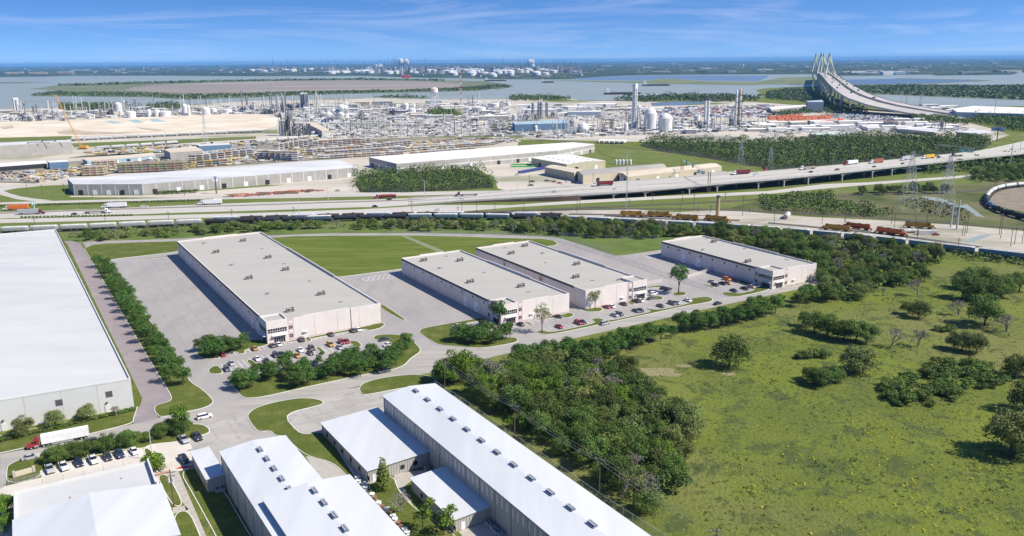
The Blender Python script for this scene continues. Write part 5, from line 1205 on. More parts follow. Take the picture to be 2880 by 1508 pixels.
for px, py in PB:
    p = G(px, py); k_ = min(range(n_), key=lambda j: abs(nwr[j].x-p.x)); far = fwr[k_]; near = nwr[k_]; dirv = V2(far)-V2(near); ztop = near.z-1.9
    if ztop < 2: continue
    q0 = V2(near)+dirv*.05; b = MB(); M = Matrix.Translation((q0.x, q0.y, 0)) @ Matrix.Rotation(math.atan2(dirv.y, dirv.x), 4, 'Z'); b.box(-1.6, -.8, ztop-1.0, dirv.length*.95, .8, ztop, 0, M); obj('pier_cap', b, M_conc2, ov)
    for t_ in (0, .3, .6, .9):
        q = q0+dirv*t_; b = MB(); b.tube((q.x, q.y, -.2), (q.x, q.y, ztop-1), .75, n=12); obj('column', b, M_conc2, ov)
# median barrier on the ground part
b = MB(); P = gp([(-60, 604), (200, 594.5), (363, 589), (690, 579), (900, 572), (1139, 564.5), (1250, 561)])
for i in range(len(P)-1):
    b.fbox(P[i], P[i+1], 0, (P[i+1]-P[i]).length, 0, .85, -.25, .25)
tag(obj('median_barrier', b, M_barrier), 'low concrete median barrier along the ground-level highway', 'barrier')
# traffic
def onroad(px, py):
    """heading of the highway there"""
    z = zdeck(px) if px > 1150 else .05; a, c = G(px-15, py+.62, z), G(px+15, py-.62, z)
    return G(px, py, z), z
def hwy_heading(px):
    if px < 1150: A_, B_ = gp([(100, 597.6), (700, 578.5)]) if px < 700 else gp([(720, 578), (1139, 564)]); d = B_-A_
    else: i = min(range(n_-1), key=lambda j: abs(PJ(nwr[j])[0]-px)); d = V2(nwr[i+1])-V2(nwr[i])
    return math.atan2(d.y, d.x)
SEM = [(45, 591, 'box', 'white', 'orange', -1, 'white semi truck with a bright orange trailer at the far left'), (89, 603, 'box', 'maroon', 'silver', 1, 'maroon semi truck pulling a grey trailer, below the orange one'),
 (321, 585, 'box', 'white', 'white', -1, 'white semi truck with a white trailer left of the white-green pickup'), (275, 600, 'flat', 'white', 'dgrey', 1, 'white semi tractor with a low empty trailer heading right'),
 (590, 576, 'box', 'white', 'white', -1, 'white semi truck with a long white trailer before the grey depot'), (1083, 559, 'tanker', 'red', 'dred', -1, 'red tanker truck passing below the wood'),
 (1312, 551.5, 'flat', 'maroon', 'dgrey', -1, 'maroon semi truck with an empty flatbed'), (1694, 523, 'container', 'white', 'maroon', -1, 'white cab with a maroon container where the viaduct begins'),
 (2083, 490.5, 'container', 'white', 'maroon', -1, 'white cab with a maroon container behind the green road signs'), (2168, 481.5, 'flat', 'red', 'dgrey', -1, 'red cab with an empty flatbed left of the first pylon'),
 (2270, 476.5, 'load', 'white', 'tan', -1, 'white cab carrying a beige load'), (2392, 463, 'box', 'red', 'white', -1, 'red cab with a long white trailer on the viaduct'),
 (2464, 459, 'container', 'white', 'rust', -1, 'white cab with a rust brown container'), (2551, 450, 'box', 'white', 'lgrey', -1, 'white semi truck with a pale grey trailer behind the pylon'),
 (2610, 446, 'container', 'white', 'yel2', -1, 'white cab with a yellow container'), (2690, 440.5, 'flat', 'navy', 'dgrey', -1, 'blue cab with an empty flatbed near the far right signs')]
for x, y, kd, c1_, c2_, s_, lab in SEM:
    p, z = onroad(x, y); t = semi(kd, c1_, c2_, (x, y), hwy_heading(x)+(math.pi if s_ < 0 else 0), lab, z=z+.03); t.location = (p.x, p.y, z+.03)
for x, y, c_, k_, s_ in [(405, 582.5, 'white', 'p', -1), (210, 604, 'dgrey', 's', 1), (1094, 563.5, 'navy', 's', -1), (1297, 563.5, 'white', 'p', -1), (1055, 582, 'black', 's', 1), (1732, 534, 'white', 's', 1), (2127, 491.5, 'white', 'p', -1), (2281, 485, 'black', 's', 1), (2355, 479, 'red', 'p', 1), (2459, 470.5, 'dgrey', 's', 1), (2539, 461.5, 'blue', 's', 1), (2640, 443.5, 'navy', 's', -1), (1560, 541, 'silver', 's', 1)]:
    p, z = onroad(x, y); put({'s': SED, 'u': SUV, 'p': PUP}[k_], (p.x, p.y, z+.03), hwy_heading(x)+(math.pi if s_ < 0 else 0), f'{CN[c_]} {"pickup" if k_ == "p" else "car"} on the highway, {"leftward" if s_ < 0 else "rightward"} lanes, ' + ('above the grey depot\'s corner' if x < 500 else 'below the wood' if x < 1400 else f'on the viaduct at {"its start" if x < 1800 else "the green signs" if x < 2200 else "the red trucks" if x < 2400 else "the first pylon" if x < 2500 else "the far pylon"}'), 'cars on the highway', color=COL[c_])
for x, y, c_, lab in [(1231.5, 592, 'white', 'white car on the near frontage road under the ramp wall'), (950, 538, 'silver', 'silver car parked at the corner of the pipe yard')]:
    p = G(x, y); put(SED, (p.x, p.y, .03), 0, lab, 'cars off the highway', color=COL[c_])
# ================================================================ MID DISTANCE BUILDINGS
M_grywall = mat('grey tilt-up wall', (.40, .385, .36), (.35, .335, .31), sc=.15)
M_light = mat('light pilaster', (.62, .61, .58))
M_oldroof = mat('weathered pale roof', (.62, .62, .62), (.5, .51, .52), sc=.03, c3=(.36, .37, .38), s3=.05, lo3=.56, hi3=.75, stretch=(.4, 1, 8))
M_whroof = mat('bright depot roof', (.74, .72, .68), (.64, .62, .58), sc=.02)
M_tanroof = mat('tan roof', (.62, .54, .42), (.54, .47, .37), sc=.05)
M_beige = mat('beige metal wall', (.54, .48, .36), (.48, .43, .32), sc=.2)
M_bluew = mat('blue metal wall', (.13, .22, .34), (.11, .19, .29), sc=.3)
M_lblue = mat('pale blue metal wall', (.36, .46, .52), (.3, .4, .46), sc=.3)
M_dark = mat('dark opening', (.03, .035, .04))
def block(name, label, roofpx, h, wallm, roofm, pil=None, band=None, doors=0, cat='building', group=None, skylights=0, gableh=0, zbase=0, closed=False):
    """building from the outline of its roof in the picture, all corners at height h"""
    P = gp(roofpx, h)
    if area(P) < 0: P = P[::-1]
    o0 = P[0].copy(); t = thing(name, label, cat, (o0.x, o0.y, 0), group=group); P = [p-o0 for p in P]
    b = MB(); b.prism([tuple(p) for p in P], zbase, h-.3, 0, cap=False)
    for j in range(len(P)):
        A, B_ = P[j], P[(j+1) % len(P)]; ln = (B_-A).length
        if pil:
            k_ = max(1, int(ln/pil))
            for i in range(k_+1): u = min(ln-.4, ln*i/k_); b.fbox(A, B_, max(0, u-.35), u+.35, 0, h-.6, 0, .15, 1)
        if band: b.fbox(A, B_, 0, ln, h*band, h*band+1.2, 0, .06, 1)
    obj('wall', b, [wallm, M_light, M_dark], t)
    b = MB(); o_, i_ = inset(P, -.3)
    if gableh:
        c = sum((p for p in P), Vector((0, 0)))/len(P); A, B_, C_, D__ = P[:4]
        if (B_-A).length < (C_-B_).length: A, B_, C_, D__ = B_, C_, D__, A
        r1, r2 = (A+D__)/2, (B_+C_)/2; v3 = lambda p, z: (p.x, p.y, z)
        b.poly([v3(A, h), v3(B_, h), v3(r2, h+gableh), v3(r1, h+gableh)]); b.poly([v3(C_, h), v3(D__, h), v3(r1, h+gableh), v3(r2, h+gableh)]); b.poly([v3(D__, h), v3(A, h), v3(r1, h+gableh)], 1); b.poly([v3(B_, h), v3(C_, h), v3(r2, h+gableh)], 1)
        b.prism([tuple(p) for p in P], h-.31, h-.01, 1, cap=False)
    else: b.prism([tuple(p) for p in o_], h-.3, h, 1, 0)
    roof = obj('roof', b, [roofm, wallm if gableh else roofm], t)
    if skylights and gableh:
        for r_ in (.25, .75):
            for i in range(skylights):
                u = (i+.5)/skylights; p = A.lerp(B_, u).lerp(D__.lerp(C_, u), r_); v = MB(); v.box(p.x-1.4, p.y-.6, h+gableh*.5+.1, p.x+1.4, p.y+.6, h+gableh*.5+.35); obj('skylight', v, M_lblue, roof)
    for j in range(len(P)):
        A, B_ = P[j], P[(j+1) % len(P)]; ln = (B_-A).length; nrm = Vector(((B_-A).y, -(B_-A).x)).normalized()
        if doors and nrm.dot((A+o0).normalized()) < -.2 and ln > 20:
            for i in range(doors):
                u = ln*(i+.5)/doors; b = MB(); b.fbox(A, B_, u-1.9, u+1.9, .2, 4.4, .05, .2); obj('roller_door', b, M_door if i % 3 else M_dark, t)
    return t
block('grey_depot', 'very long grey concrete depot with pale pilasters and a patchy white roof', [(190, 503), (205.4, 518.3), (399.7, 517.5), (720, 493), (1008, 470), (955, 450), (840, 456), (500, 480)], 9.6, M_grywall, M_oldroof, pil=10.5, doors=5)
block('grey_depot', 'long grey depot with a pale stripe round its walls behind the wood', [(1038, 442), (1115.5, 460.5), (1440, 434), (1570, 423), (1672, 405.5), (1612, 400), (1440, 411), (1240, 426)], 10, M_grywall, M_whroof, pil=26, band=.42, doors=4)
block('metal_hall', 'white-roofed hall with roof lights beside the green containers', [(1494.5, 444), (1594, 462), (1703, 452), (1600, 434)], 8, M_beige, M_whroof, gableh=1.2, skylights=7, doors=2)
block('beige_hall', 'beige gabled hall with the brown roof behind the parked cars', [(1532, 470), (1615, 486), (1640, 478), (1560, 464)], 8, M_beige, M_tanroof, gableh=1.0)
block('beige_hall', 'long grey-roofed hall between the beige hall and the yellow one', [(1617, 480), (1640, 494), (1875, 470), (1860, 460)], 8, M_beige, mat('grey brown roof', (.4, .38, .34), (.33, .31, .28), sc=.05), gableh=1.2, doors=3)
block('yellow_hall', 'long cream-yellow hall with a pale roof beside the viaduct', [(1738, 486), (1766, 498), (2030, 468), (1998, 459)], 7, M_beige, M_tanroof, gableh=1.5, doors=5)
block('shed', 'low brown shed between the yellow hall and the viaduct', [(1925, 497), (1945, 503), (2052, 487), (2030, 481)], 4, M_beige, mat('grey brown roof', (.3, .3, .3)), gableh=.8)
block('concrete_block', 'big windowless grey building behind the steel portal frames', [(-40, 404), (-40, 412), (200, 398), (196, 394)], 15, M_grywall, M_oldroof)
block('blue_shed', 'small blue and white shed in the stacked tank yard', [(133, 453), (138, 457), (192, 454), (188, 450)], 8, M_bluew, M_whroof)
block('work_shed', 'long open-fronted white-roofed work shed at the left edge', [(-60, 463), (-55, 473), (130, 459), (128, 451)], 5.5, M_dark, M_whroof)
block('work_shed', 'tan-roofed pale blue work shed behind the round tanks', [(232, 447), (245, 453), (438, 437), (430, 429)], 6, M_lblue, M_tanroof, doors=6)
block('grey_hall', 'grey hall with a tan roof and a dark blue end wall', [(460, 420), (478, 429), (572, 423), (548, 411)], 10, M_grywall, M_tanroof)
block('blue_hall', 'bright blue hall behind the stacked tanks', [(552, 407), (560, 411), (649, 406), (640, 401)], 10, M_bluew, M_oldroof)
block('plant_hall', 'long grey plant hall below the tall stacks', [(860, 346), (905, 368), (925, 364), (885, 344)], 11, M_grywall, M_tanroof)
block('plant_hall', 'blue and pale blue plant hall behind the white sphere', [(1441, 343), (1448, 350), (1600, 346), (1596, 336)], 13, M_bluew, M_lblue)
block('box_building', 'tall dark grey block among the plant towers', [(852, 262), (855, 265), (866, 263), (863, 260)], 36, mat('dark block', (.12, .14, .18)), M_grywall)
block('box_building', 'tall pale grey block beside the dark one', [(843, 264), (866, 267), (866, 262), (848, 260)], 30, M_grywall, M_oldroof)
block('office', 'grey-blue office block at the foot of the big bridge approach', [(2268, 284), (2272, 287), (2317, 287), (2312, 281)], 22, mat('blue grey block', (.25, .28, .36)), M_lblue)
block('shed', 'long pale shed with dark bays beside the grey-blue office', [(2160, 301), (2170, 308), (2272, 299), (2262, 295)], 8, M_grywall, M_whroof, doors=5)
block('white_depot', 'white-roofed depot at the right edge below the river', [(2678, 306), (2692, 315), (2880, 320), (2960, 305), (2738, 298)], 12, M_lblue, M_whroof)
block('flat_roofed_store', 'pale green flat-roofed store at the edge of the dark wood', [(2275, 377), (2330, 382), (2405, 373), (2340, 369)], 5, M_grywall, mat('pale green roof', (.46, .55, .5)))
block('flat_roofed_store', 'grey flat-roofed store right of the dark wood', [(2530, 362), (2630, 372), (2640, 362), (2560, 356)], 6, M_grywall, M_oldroof)
block('flat_roofed_store', 'wide grey-roofed store right of the white silo cluster', [(2690, 371), (2760, 378), (2796, 372), (2740, 363)], 6, M_grywall, M_oldroof)
block('house', 'brown-roofed house among the parked cars', [(2487, 341), (2492, 346), (2525, 347), (2520, 341)], 7, M_grywall, mat('brown roof', (.2, .15, .12)), gableh=2)
RB_ = random.Random(77)
def rblocks(n_, reg, lo, hi, wlo, whi, label, group, mats, name='plant_building', hgt=(4, 9), cat='building'):
    P = gp(reg); xs = [p.x for p in P]; ys = [p.y for p in P]; pts = []
    while len(pts) < n_:
        q = (RB_.uniform(min(xs), max(xs)), RB_.uniform(min(ys), max(ys)))
        if inside(q, P): pts.append(q)
    pts.sort(key=lambda q: q[0]/q[1])
    for i, q in enumerate(pts):
        w_, d__, h = RB_.uniform(wlo, whi), RB_.uniform(lo, hi), RB_.uniform(*hgt); b = MB(); b.box(-w_/2, -d__/2, 0, w_/2, d__/2, h, 0)
        t = thing(name, f'{nth(i)} {label}', cat, (q[0], q[1], .1), RB_.choice((0, .08, .12, -.1)), group); wm, rm = RB_.choice(mats)
        obj('wall', b, wm, t); b = MB(); v = [(-w_/2-.3, -d__/2-.3, h), (w_/2+.3, -d__/2-.3, h), (w_/2+.3, d__/2+.3, h), (-w_/2-.3, d__/2+.3, h), (-w_/2-.3, 0, h+1.2), (w_/2+.3, 0, h+1.2)]
        b.add(v, [(0, 1, 5, 4), (2, 3, 4, 5), (0, 4, 3), (1, 2, 5)]); obj('roof', b, rm, t)
# industrial ground, sand field, grass strips
def flat(name, px, z, m_): b = MB(); b.sheet(gp(px), z); return struct(name, b, m_)
flat('industrial_ground', [(-100, 303), (150, 299), (500, 298), (720, 283), (1055, 274.5), (1223, 280), (1440, 279), (1608, 277), (1636, 284), (1728, 284), (1900, 288), (2063, 284), (2160, 290), (2300, 300), (2480, 312), (2700, 320), (2720, 345), (2790, 362), (2840, 380), (2780, 400), (2600, 402), (1850, 400), (1460, 392), (1440, 470), (1000, 520), (190, 520), (-100, 530)], .03, M_pad)
flat('sand_field', [(-100, 345), (0, 343), (280, 336), (559, 323), (680, 319), (740, 322), (785, 333), (790, 352), (740, 366), (391, 379), (0, 388), (-100, 392)], .2, M_sand)
M_dune = mat('disturbed sand', (.5, .42, .3), (.36, .3, .21), sc=.05)
for pl in ([(160, 371), (200, 364), (240, 370), (330, 372), (400, 370), (330, 378), (240, 380), (165, 377)], [(380, 358), (420, 362), (470, 366), (440, 369), (400, 364)], [(0, 357), (35, 354), (40, 360), (10, 364)]): flat('disturbed_sand', pl, .3, M_dune)
for i, pl in enumerate(([(295, 341), (315, 340), (345, 347), (320, 348)], [(360, 339), (385, 337), (405, 345), (380, 346)], [(420, 336), (440, 335), (470, 342), (430, 343)])): flat('settling_pond', pl, .3, mat('pale turquoise pond', (.3, .42, .42)))
for pl in ([(-100, 388), (0, 388), (200, 383), (205, 392), (0, 400), (-100, 402)], [(200, 404), (540, 391), (720, 384), (720, 390), (500, 404), (210, 414)], [(190, 445), (500, 420), (560, 424), (240, 438)],
           [(900, 350), (1000, 345), (1080, 348), (1100, 358), (900, 356)], [(1000, 394), (1240, 384), (1440, 380), (1480, 384), (1440, 395), (1200, 390), (1050, 400)], [(1360, 352), (1400, 345), (1440, 347), (1440, 360), (1400, 360)],
           [(1480, 392), (1672, 405), (1850, 432), (2010, 460), (1860, 466), (1750, 452), (1690, 434), (1680, 412)], [(1520, 284), (1560, 277), (1620, 282), (1580, 286)], [(1860, 290), (1960, 288), (2060, 292), (1900, 297)], [(2050, 318), (2200, 322), (2280, 330), (2100, 326)]):
    flat('grass', pl, .25, M_verge)
flat('dark_pond', [(1830, 290), (1900, 285), (1980, 284), (1990, 292), (1900, 297), (1835, 298)], .4, M_pond)
flat('paved_yard', [(1860, 386), (1960, 380), (2080, 385), (2060, 395), (1960, 398), (1860, 394)], .35, mat('dark yard', (.27, .25, .23), (.34, .32, .29), sc=.05))

# ================================================================ WATER, ISLANDS, FAR SHORE
WZ = .3
flat('river_water', [(-2000, 222), (0, 217.5), (251, 213.5), (447, 213), (720, 215), (1000, 213.5), (1167, 218.5), (1440, 223.5), (1596, 223.5), (1677, 217), (1756, 213), (1915, 210.5), (2160, 209.5), (2280, 209.5), (2350, 213.5), (2467, 213), (2529, 211), (2618, 210), (2635, 213), (2845, 210.5), (2870, 204.5), (3400, 203), (3400, 300), (2880, 299), (2733, 299), (2677, 306.5), (2551, 301), (2487, 298.5), (2440, 282.5), (2411, 265.5), (2378, 243), (2280, 243), (2160, 248), (2125, 253.5), (2136, 262), (2147, 273), (2063, 274), (1859, 274), (1728, 283), (1636, 283.5), (1608, 276.5), (1440, 279), (1223, 280), (1055, 274.5), (888, 280), (720, 283), (511, 296), (168, 304), (-300, 312)], WZ, M_water)
M_isl = mat('island scrub', (.15, .175, .08), (.11, .14, .06), sc=.01, c3=(.2, .19, .12), s3=.004)
M_islb = mat('island bare ground', (.27, .225, .19), (.22, .19, .16), sc=.004, c3=(.33, .29, .25), s3=.002, stretch=(.3, 1, 20))
ISL = [(81, 250.6), (126, 246), (156.5, 241), (201, 238), (391, 232.6), (720, 226.5), (1000, 223), (1251, 227), (1363, 229), (1420, 237), (1436, 246), (1400, 252), (1385, 250), (1340, 256), (1055, 262.5), (971.5, 264), (860, 268), (720, 274), (531, 281), (419, 273.5), (251.5, 272), (92, 270.5), (110, 265), (126, 261), (168, 255), (120, 252)]
flat('island', ISL, 1.0, M_isl)
flat('island_ground', [(346, 255), (377, 246), (430, 240), (587, 234), (720, 229.5), (1000, 226), (1167, 228.5), (1300, 236), (1290, 246), (1200, 252), (860, 256.5), (720, 262), (615, 265.5), (480, 262)], 1.3, M_islb)
flat('sandbank', [(-200, 233), (60, 231), (142, 231.6), (60, 234.5), (-200, 236)], .9, M_isl)
flat('marsh', [(1524, 225), (1596, 226.5), (1700, 228), (1803, 229.5), (1859, 222.5), (1901, 222.5), (1971, 229), (2125, 231), (2160, 225.5), (2200, 219), (2285, 216.5), (2310, 236), (2277, 238.5), (2160, 237), (2111, 239.5), (1980, 238), (1859, 235.5), (1691, 231.5), (1560, 226.5)], 1.0, mat('marsh grass', (.16, .19, .07), (.12, .15, .06), sc=.01, c3=(.24, .22, .12), s3=.004))
flat('marsh_pool', [(1677, 217.5), (1756, 214), (1915, 212.5), (2160, 213.5), (2160, 217.5), (2130, 228.5), (1975, 227), (1900, 221.5), (1859, 221.5), (1803, 227.5), (1690, 226), (1600, 224.5)], .6, M_pond)
flat('marsh_pool', [(2361, 225), (2523, 222), (2700, 225), (2760, 227), (2579, 235), (2385, 237.6)], .6, mat('deep blue pool', (.12, .165, .22), rough=.3))
flat('sandbank', [(2523, 220.5), (2775, 225.5), (2791, 227.5), (2600, 236.5), (2395, 239.3), (2390, 238), (2579, 235.6), (2765, 227.3), (2700, 225.4), (2523, 222.3)], .8, M_isl)
flat('marsh', [(2378, 243), (2450, 240.5), (2579, 240), (2803, 242), (3400, 236), (3400, 290), (2880, 282.5), (2691, 275), (2523, 268), (2411, 264)], 1.0, M_isl)
# far land
M_farland = mat('far woodland', (.04, .068, .04), (.022, .042, .026), sc=.004, c3=(.07, .10, .06), s3=.0012, rough=1)
flat('far_land', [(-2500, 222)]+[(0, 217.5), (251, 213.5), (447, 213), (720, 215), (1000, 213.5), (1167, 218.5), (1440, 223.5), (1596, 223.5), (1677, 217), (1756, 213), (1915, 210.5), (2160, 209.5), (2280, 209.5), (2350, 213.5), (2467, 213), (2529, 211), (2618, 210), (2635, 213), (2845, 210.5), (2870, 204.5), (3400, 203), (3400, 157.5), (2880, 161.2), (1440, 172.7), (0, 184.1), (-2500, 204)], .5, M_farland)
def canopy(name, px, sp, h, size, leaf, label, seed, ntree=10, zb=0, cat='woodland', maxn=6000):
    """a wood seen as one mass: domes of leaf clumps"""
    rr = random.Random(seed); pts = scatter(px, sp, seed)[:maxn]; b = MB(); TR.seed(seed)
    for x, y in pts:
        hh = h*rr.uniform(.5, 1.15)*(1+.55*noise.noise(Vector((x/45, y/45, seed)))); r = sp*rr.uniform(.6, 1.0); ntree_ = int(ntree*1.7)
        for _ in range(ntree_):
            d = Vector((rr.gauss(0, 1), rr.gauss(0, 1), abs(rr.gauss(0, .9)))).normalized(); p = Vector((x, y, zb+hh*.52))+Vector((d.x*r, d.y*r, d.z*hh*.48))
            if rr.random() < .25: p.z = zb+hh*rr.uniform(.05, .5)
            nn_ = (d+Vector((rr.gauss(0, .35), rr.gauss(0, .35), rr.gauss(0, .35)))).normalized(); a = nn_.orthogonal().normalized(); a = Matrix.Rotation(rr.uniform(0, 6.28), 3, nn_) @ a; c = nn_.cross(a); s = size*rr.uniform(.6, 1.3)
            b.add([p-a*s*.5, p+c*s*.42, p+a*s*.5, p-c*s*.42], [(0, 1, 2, 3)])
    return tag(obj(name, b, leaf), label, cat, kind='stuff')
L_mass = mat('wood mass leaves', (.125, .185, .042), (.06, .105, .025), sc=.09, det=4, rough=.8, c3=(.13, .17, .052), s3=.03, lo3=.5, hi3=.7, spec=.2, lo=.42, hi=.58)
L_far = mat('far leaves', (.10, .145, .05), (.065, .10, .038), sc=.03, rough=.9)
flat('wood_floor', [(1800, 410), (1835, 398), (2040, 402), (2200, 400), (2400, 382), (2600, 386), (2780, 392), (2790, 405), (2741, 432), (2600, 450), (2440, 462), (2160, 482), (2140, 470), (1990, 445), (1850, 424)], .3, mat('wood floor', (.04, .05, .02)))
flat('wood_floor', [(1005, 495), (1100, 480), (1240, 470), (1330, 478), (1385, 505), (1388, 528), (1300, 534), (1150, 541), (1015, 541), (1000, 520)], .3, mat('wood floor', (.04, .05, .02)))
canopy('wood', [(1800, 408), (1835, 400), (2040, 404), (2200, 402), (2400, 385), (2600, 388), (2775, 394), (2785, 408), (2741, 426), (2600, 442), (2440, 456), (2160, 478), (2140, 466), (1990, 441), (1850, 420)], 8, 11, 1.5, L_mass, 'dense dark green wood between the industrial yards and the viaduct', 31, 44)
canopy('wood', [(1005, 500), (1100, 492), (1240, 483), (1330, 485), (1382, 505), (1388, 528), (1300, 534), (1150, 541), (1015, 541), (1000, 520)], 6.5, 10.5, 1.2, L_mass, 'dense green wood in front of the striped depot', 32, 44)
canopy('wood', [(1205, 320), (1270, 318), (1300, 328), (1250, 334), (1205, 332)], 9, 12, 3, L_mass, 'small dark grove among the industrial yards', 33, 20)
canopy('wood', [(2160, 262), (2230, 252), (2300, 262), (2360, 290), (2430, 312), (2420, 322), (2300, 318), (2200, 328), (2170, 322), (2330, 305), (2250, 285), (2160, 280)], 13, 9, 4, L_far, 'trees under the approach of the great bridge', 34, 14)
canopy('wood', [(2560, 330), (2640, 332), (2720, 345), (2720, 352), (2640, 350), (2590, 345)], 9, 10, 3, L_mass, 'tree patch left of the white silo cluster\'s road', 35, 16)
canopy('wood', [(2740, 330), (2900, 325), (2900, 372), (2840, 368), (2780, 352), (2735, 345)], 8, 11, 2.6, L_mass, 'tree mass at the right edge below the white depot', 36, 18)
canopy('wood', [(168, 302), (290, 299), (330, 303), (300, 312), (180, 316)], 11, 13, 4, L_far, 'waterside trees behind the left plant', 37, 14)
canopy('wood', [(420, 302), (470, 298), (520, 302), (500, 312), (420, 312)], 11, 13, 4, L_far, 'waterside trees beside the tall white block', 38, 14)
canopy('wood', [(1440, 277), (1500, 274), (1560, 276), (1600, 280), (1560, 283), (1440, 284)], 13, 12, 4.5, L_far, 'waterside trees in the middle of the near shore', 39, 12)
canopy('wood', [(1735, 284), (1800, 278), (1900, 273), (2060, 276), (2140, 280), (2090, 288), (1980, 287), (1900, 283), (1800, 288)], 14, 14, 5, L_far, 'waterside trees behind the white twin towers', 40, 12)
canopy('wood', [(1055, 275), (1120, 273), (1223, 279), (1120, 278)], 18, 9, 5, L_far, 'waterside bushes behind the water tower', 41, 10)
canopy('scrub', [(2378, 244), (2579, 241), (2803, 243), (2950, 240), (2950, 283), (2691, 274), (2523, 267), (2411, 262)], 24, 3.5, 9, mat('marsh leaves', (.13, .18, .07), (.09, .135, .055), sc=.02), 'green scrub on the marsh beyond the river', 42, 10, zb=1)
canopy('scrub', [(100, 269), (251, 271), (419, 272.5), (531, 279.5), (720, 273), (860, 267), (1055, 261.5), (1340, 255), (1420, 247), (1436, 243), (1390, 240), (1310, 249), (1060, 258), (860, 260), (640, 267), (500, 270), (380, 263), (250, 262), (140, 260)], 26, 5, 8, L_far, 'green bushes fringing the long island', 43, 9, zb=1)
canopy('scrub', [(160, 242), (391, 234), (720, 227.5), (1000, 224), (1251, 228), (1251, 229), (1000, 225.5), (720, 229), (400, 237), (200, 243)], 40, 8, 14, L_far, 'thin line of bushes on the island\'s far shore', 44, 7, zb=1)
# refinery mass
b = MB(); rr = random.Random(15)
for _ in range(900):
    px_ = rr.choice((rr.uniform(720, 1130), rr.uniform(1040, 1300), rr.uniform(1000, 1620), rr.uniform(1420, 1640))); p = G(px_, rr.uniform(193, 207)+(px_ > 1040)*rr.uniform(0, 5)); w_ = rr.uniform(8, 42); h = rr.choice((10, 16, 22, 35, 55)); M = Matrix.Translation((p.x, p.y, 0)); b.box(-w_/2, -w_/2, 0, w_/2, w_/2, h*(.6 if w_ > 25 else 1), rr.randrange(4), M)
tag(obj('refinery_structures', b, [mat('refinery grey', (.3, .31, .33)), mat('refinery dark', (.12, .13, .16)), mat('refinery white', (.68, .68, .67)), mat('refinery tan', (.42, .38, .33))]), 'hazy mass of refinery blocks and pipework on the far shore', 'refinery', kind='stuff')
# distant canopy as displaced terrain of tree tops, out to the horizon
b = MB(); rings = []; r = 4300.
while r < 45000: rings.append(r); r *= 1.018
shore = [(0, 217), (251, 213), (447, 212.5), (720, 214.5), (1000, 213), (1167, 218), (1440, 223), (1596, 223), (1677, 216.5), (1756, 212.5), (1915, 210), (2160, 209), (2280, 209), (2350, 213), (2467, 212.5), (2529, 210.5), (2618, 209.5), (2635, 212.5), (2845, 210), (2870, 204), (3400, 202)]
def shore_r(az):
    # distance of the shoreline along this bearing
    best = None
    for i in range(len(shore)-1):
        A, B_ = V2(G(*shore[i])), V2(G(*shore[i+1])); a1_, a2_ = math.atan2(A.x, A.y), math.atan2(B_.x, B_.y)
        if min(a1_, a2_) <= az <= max(a1_, a2_):
            t = (az-a1_)/(a2_-a1_); return A.length*(1-t)+B_.length*t
    return V2(G(*shore[0])).length if az < 0 else V2(G(*shore[-1])).length
NA = 900; az0, az1 = -.62, .62; azs = [az0+(az1-az0)*i/NA for i in range(NA+1)]; sr = [shore_r(a_) for a_ in azs]
idx = {}
for j, r in enumerate(rings):
    for i, a_ in enumerate(azs):
        x, y = r*math.sin(a_), r*math.cos(a_); n0 = noise.noise(Vector((x/900, y/900, 0))); n1_ = noise.noise(Vector((x/120, y/120, 5))); n2_ = noise.noise(Vector((x/35, y/35, 9)))
        h = 9+7*n1_+9*n2_+5*n0
        if n0+.5*n1_ < -.22: h = .6
        if r < sr[i]*1.012: h = -3
        idx[j, i] = len(b.v); b.v.append((x, y, max(h, -3)))
for j in range(len(rings)-1):
    for i in range(NA):
        if rings[j+1] < sr[i]*.99: continue
        b.f.append((idx[j, i], idx[j, i+1], idx[j+1, i+1], idx[j+1, i])); b.m.append(0)
tag(obj('far_woodland', b, M_farland), 'wooded lowland beyond the river out to the horizon', 'woodland', kind='stuff')
# pale roofs scattered through it: one mass nobody could count
b = MB(); rr = random.Random(4)
for _ in range(650):
    a_ = rr.uniform(-.6, .6); r = 4800*math.exp(rr.random()**1.2*1.9); 
    if r < shore_r(a_)*1.04: continue
    x, y = r*math.sin(a_), r*math.cos(a_); w_ = rr.choice((14, 20, 30, 60, 110))*(1+r/18000); h = rr.uniform(9, 16)+r/2200; M = Matrix.Translation((x, y, 0)) @ Matrix.Rotation(rr.uniform(-.3, .3), 4, 'Z')
    b.box(-w_/2, -w_*.3, 0, w_/2, w_*.3, h, 0, M)
tag(obj('distant_roofs', b, mat('distant pale roofs', (.5, .5, .48), (.22, .22, .22), sc=.004)), 'scattered pale roofs far off in the wooded lowland', 'buildings', kind='stuff')
for px, py, w_, lab in [(41, 210, 170, 'leftmost of the long tan sheds on the far shore'), (107, 209.5, 185, 'second of the long tan sheds on the far shore'), (183, 208, 165, 'third of the long tan sheds on the far shore'), (227, 200.5, 220, 'farthest of the long tan sheds on the far shore')]:
    p = G(px, py); t = thing('long_shed', lab, 'building', (p.x, p.y, 0), -math.atan2(p.x, p.y)*.6, 'long tan sheds on the far shore'); b = MB(); b.box(-w_/2, 0, 0, w_/2, 80, 22); obj('wall', b, mat('tan far wall', (.5, .33, .2)), t); b = MB(); b.box(-w_/2-2, -2, 22, w_/2+2, 82, 25); obj('roof', b, M_whroof, t)
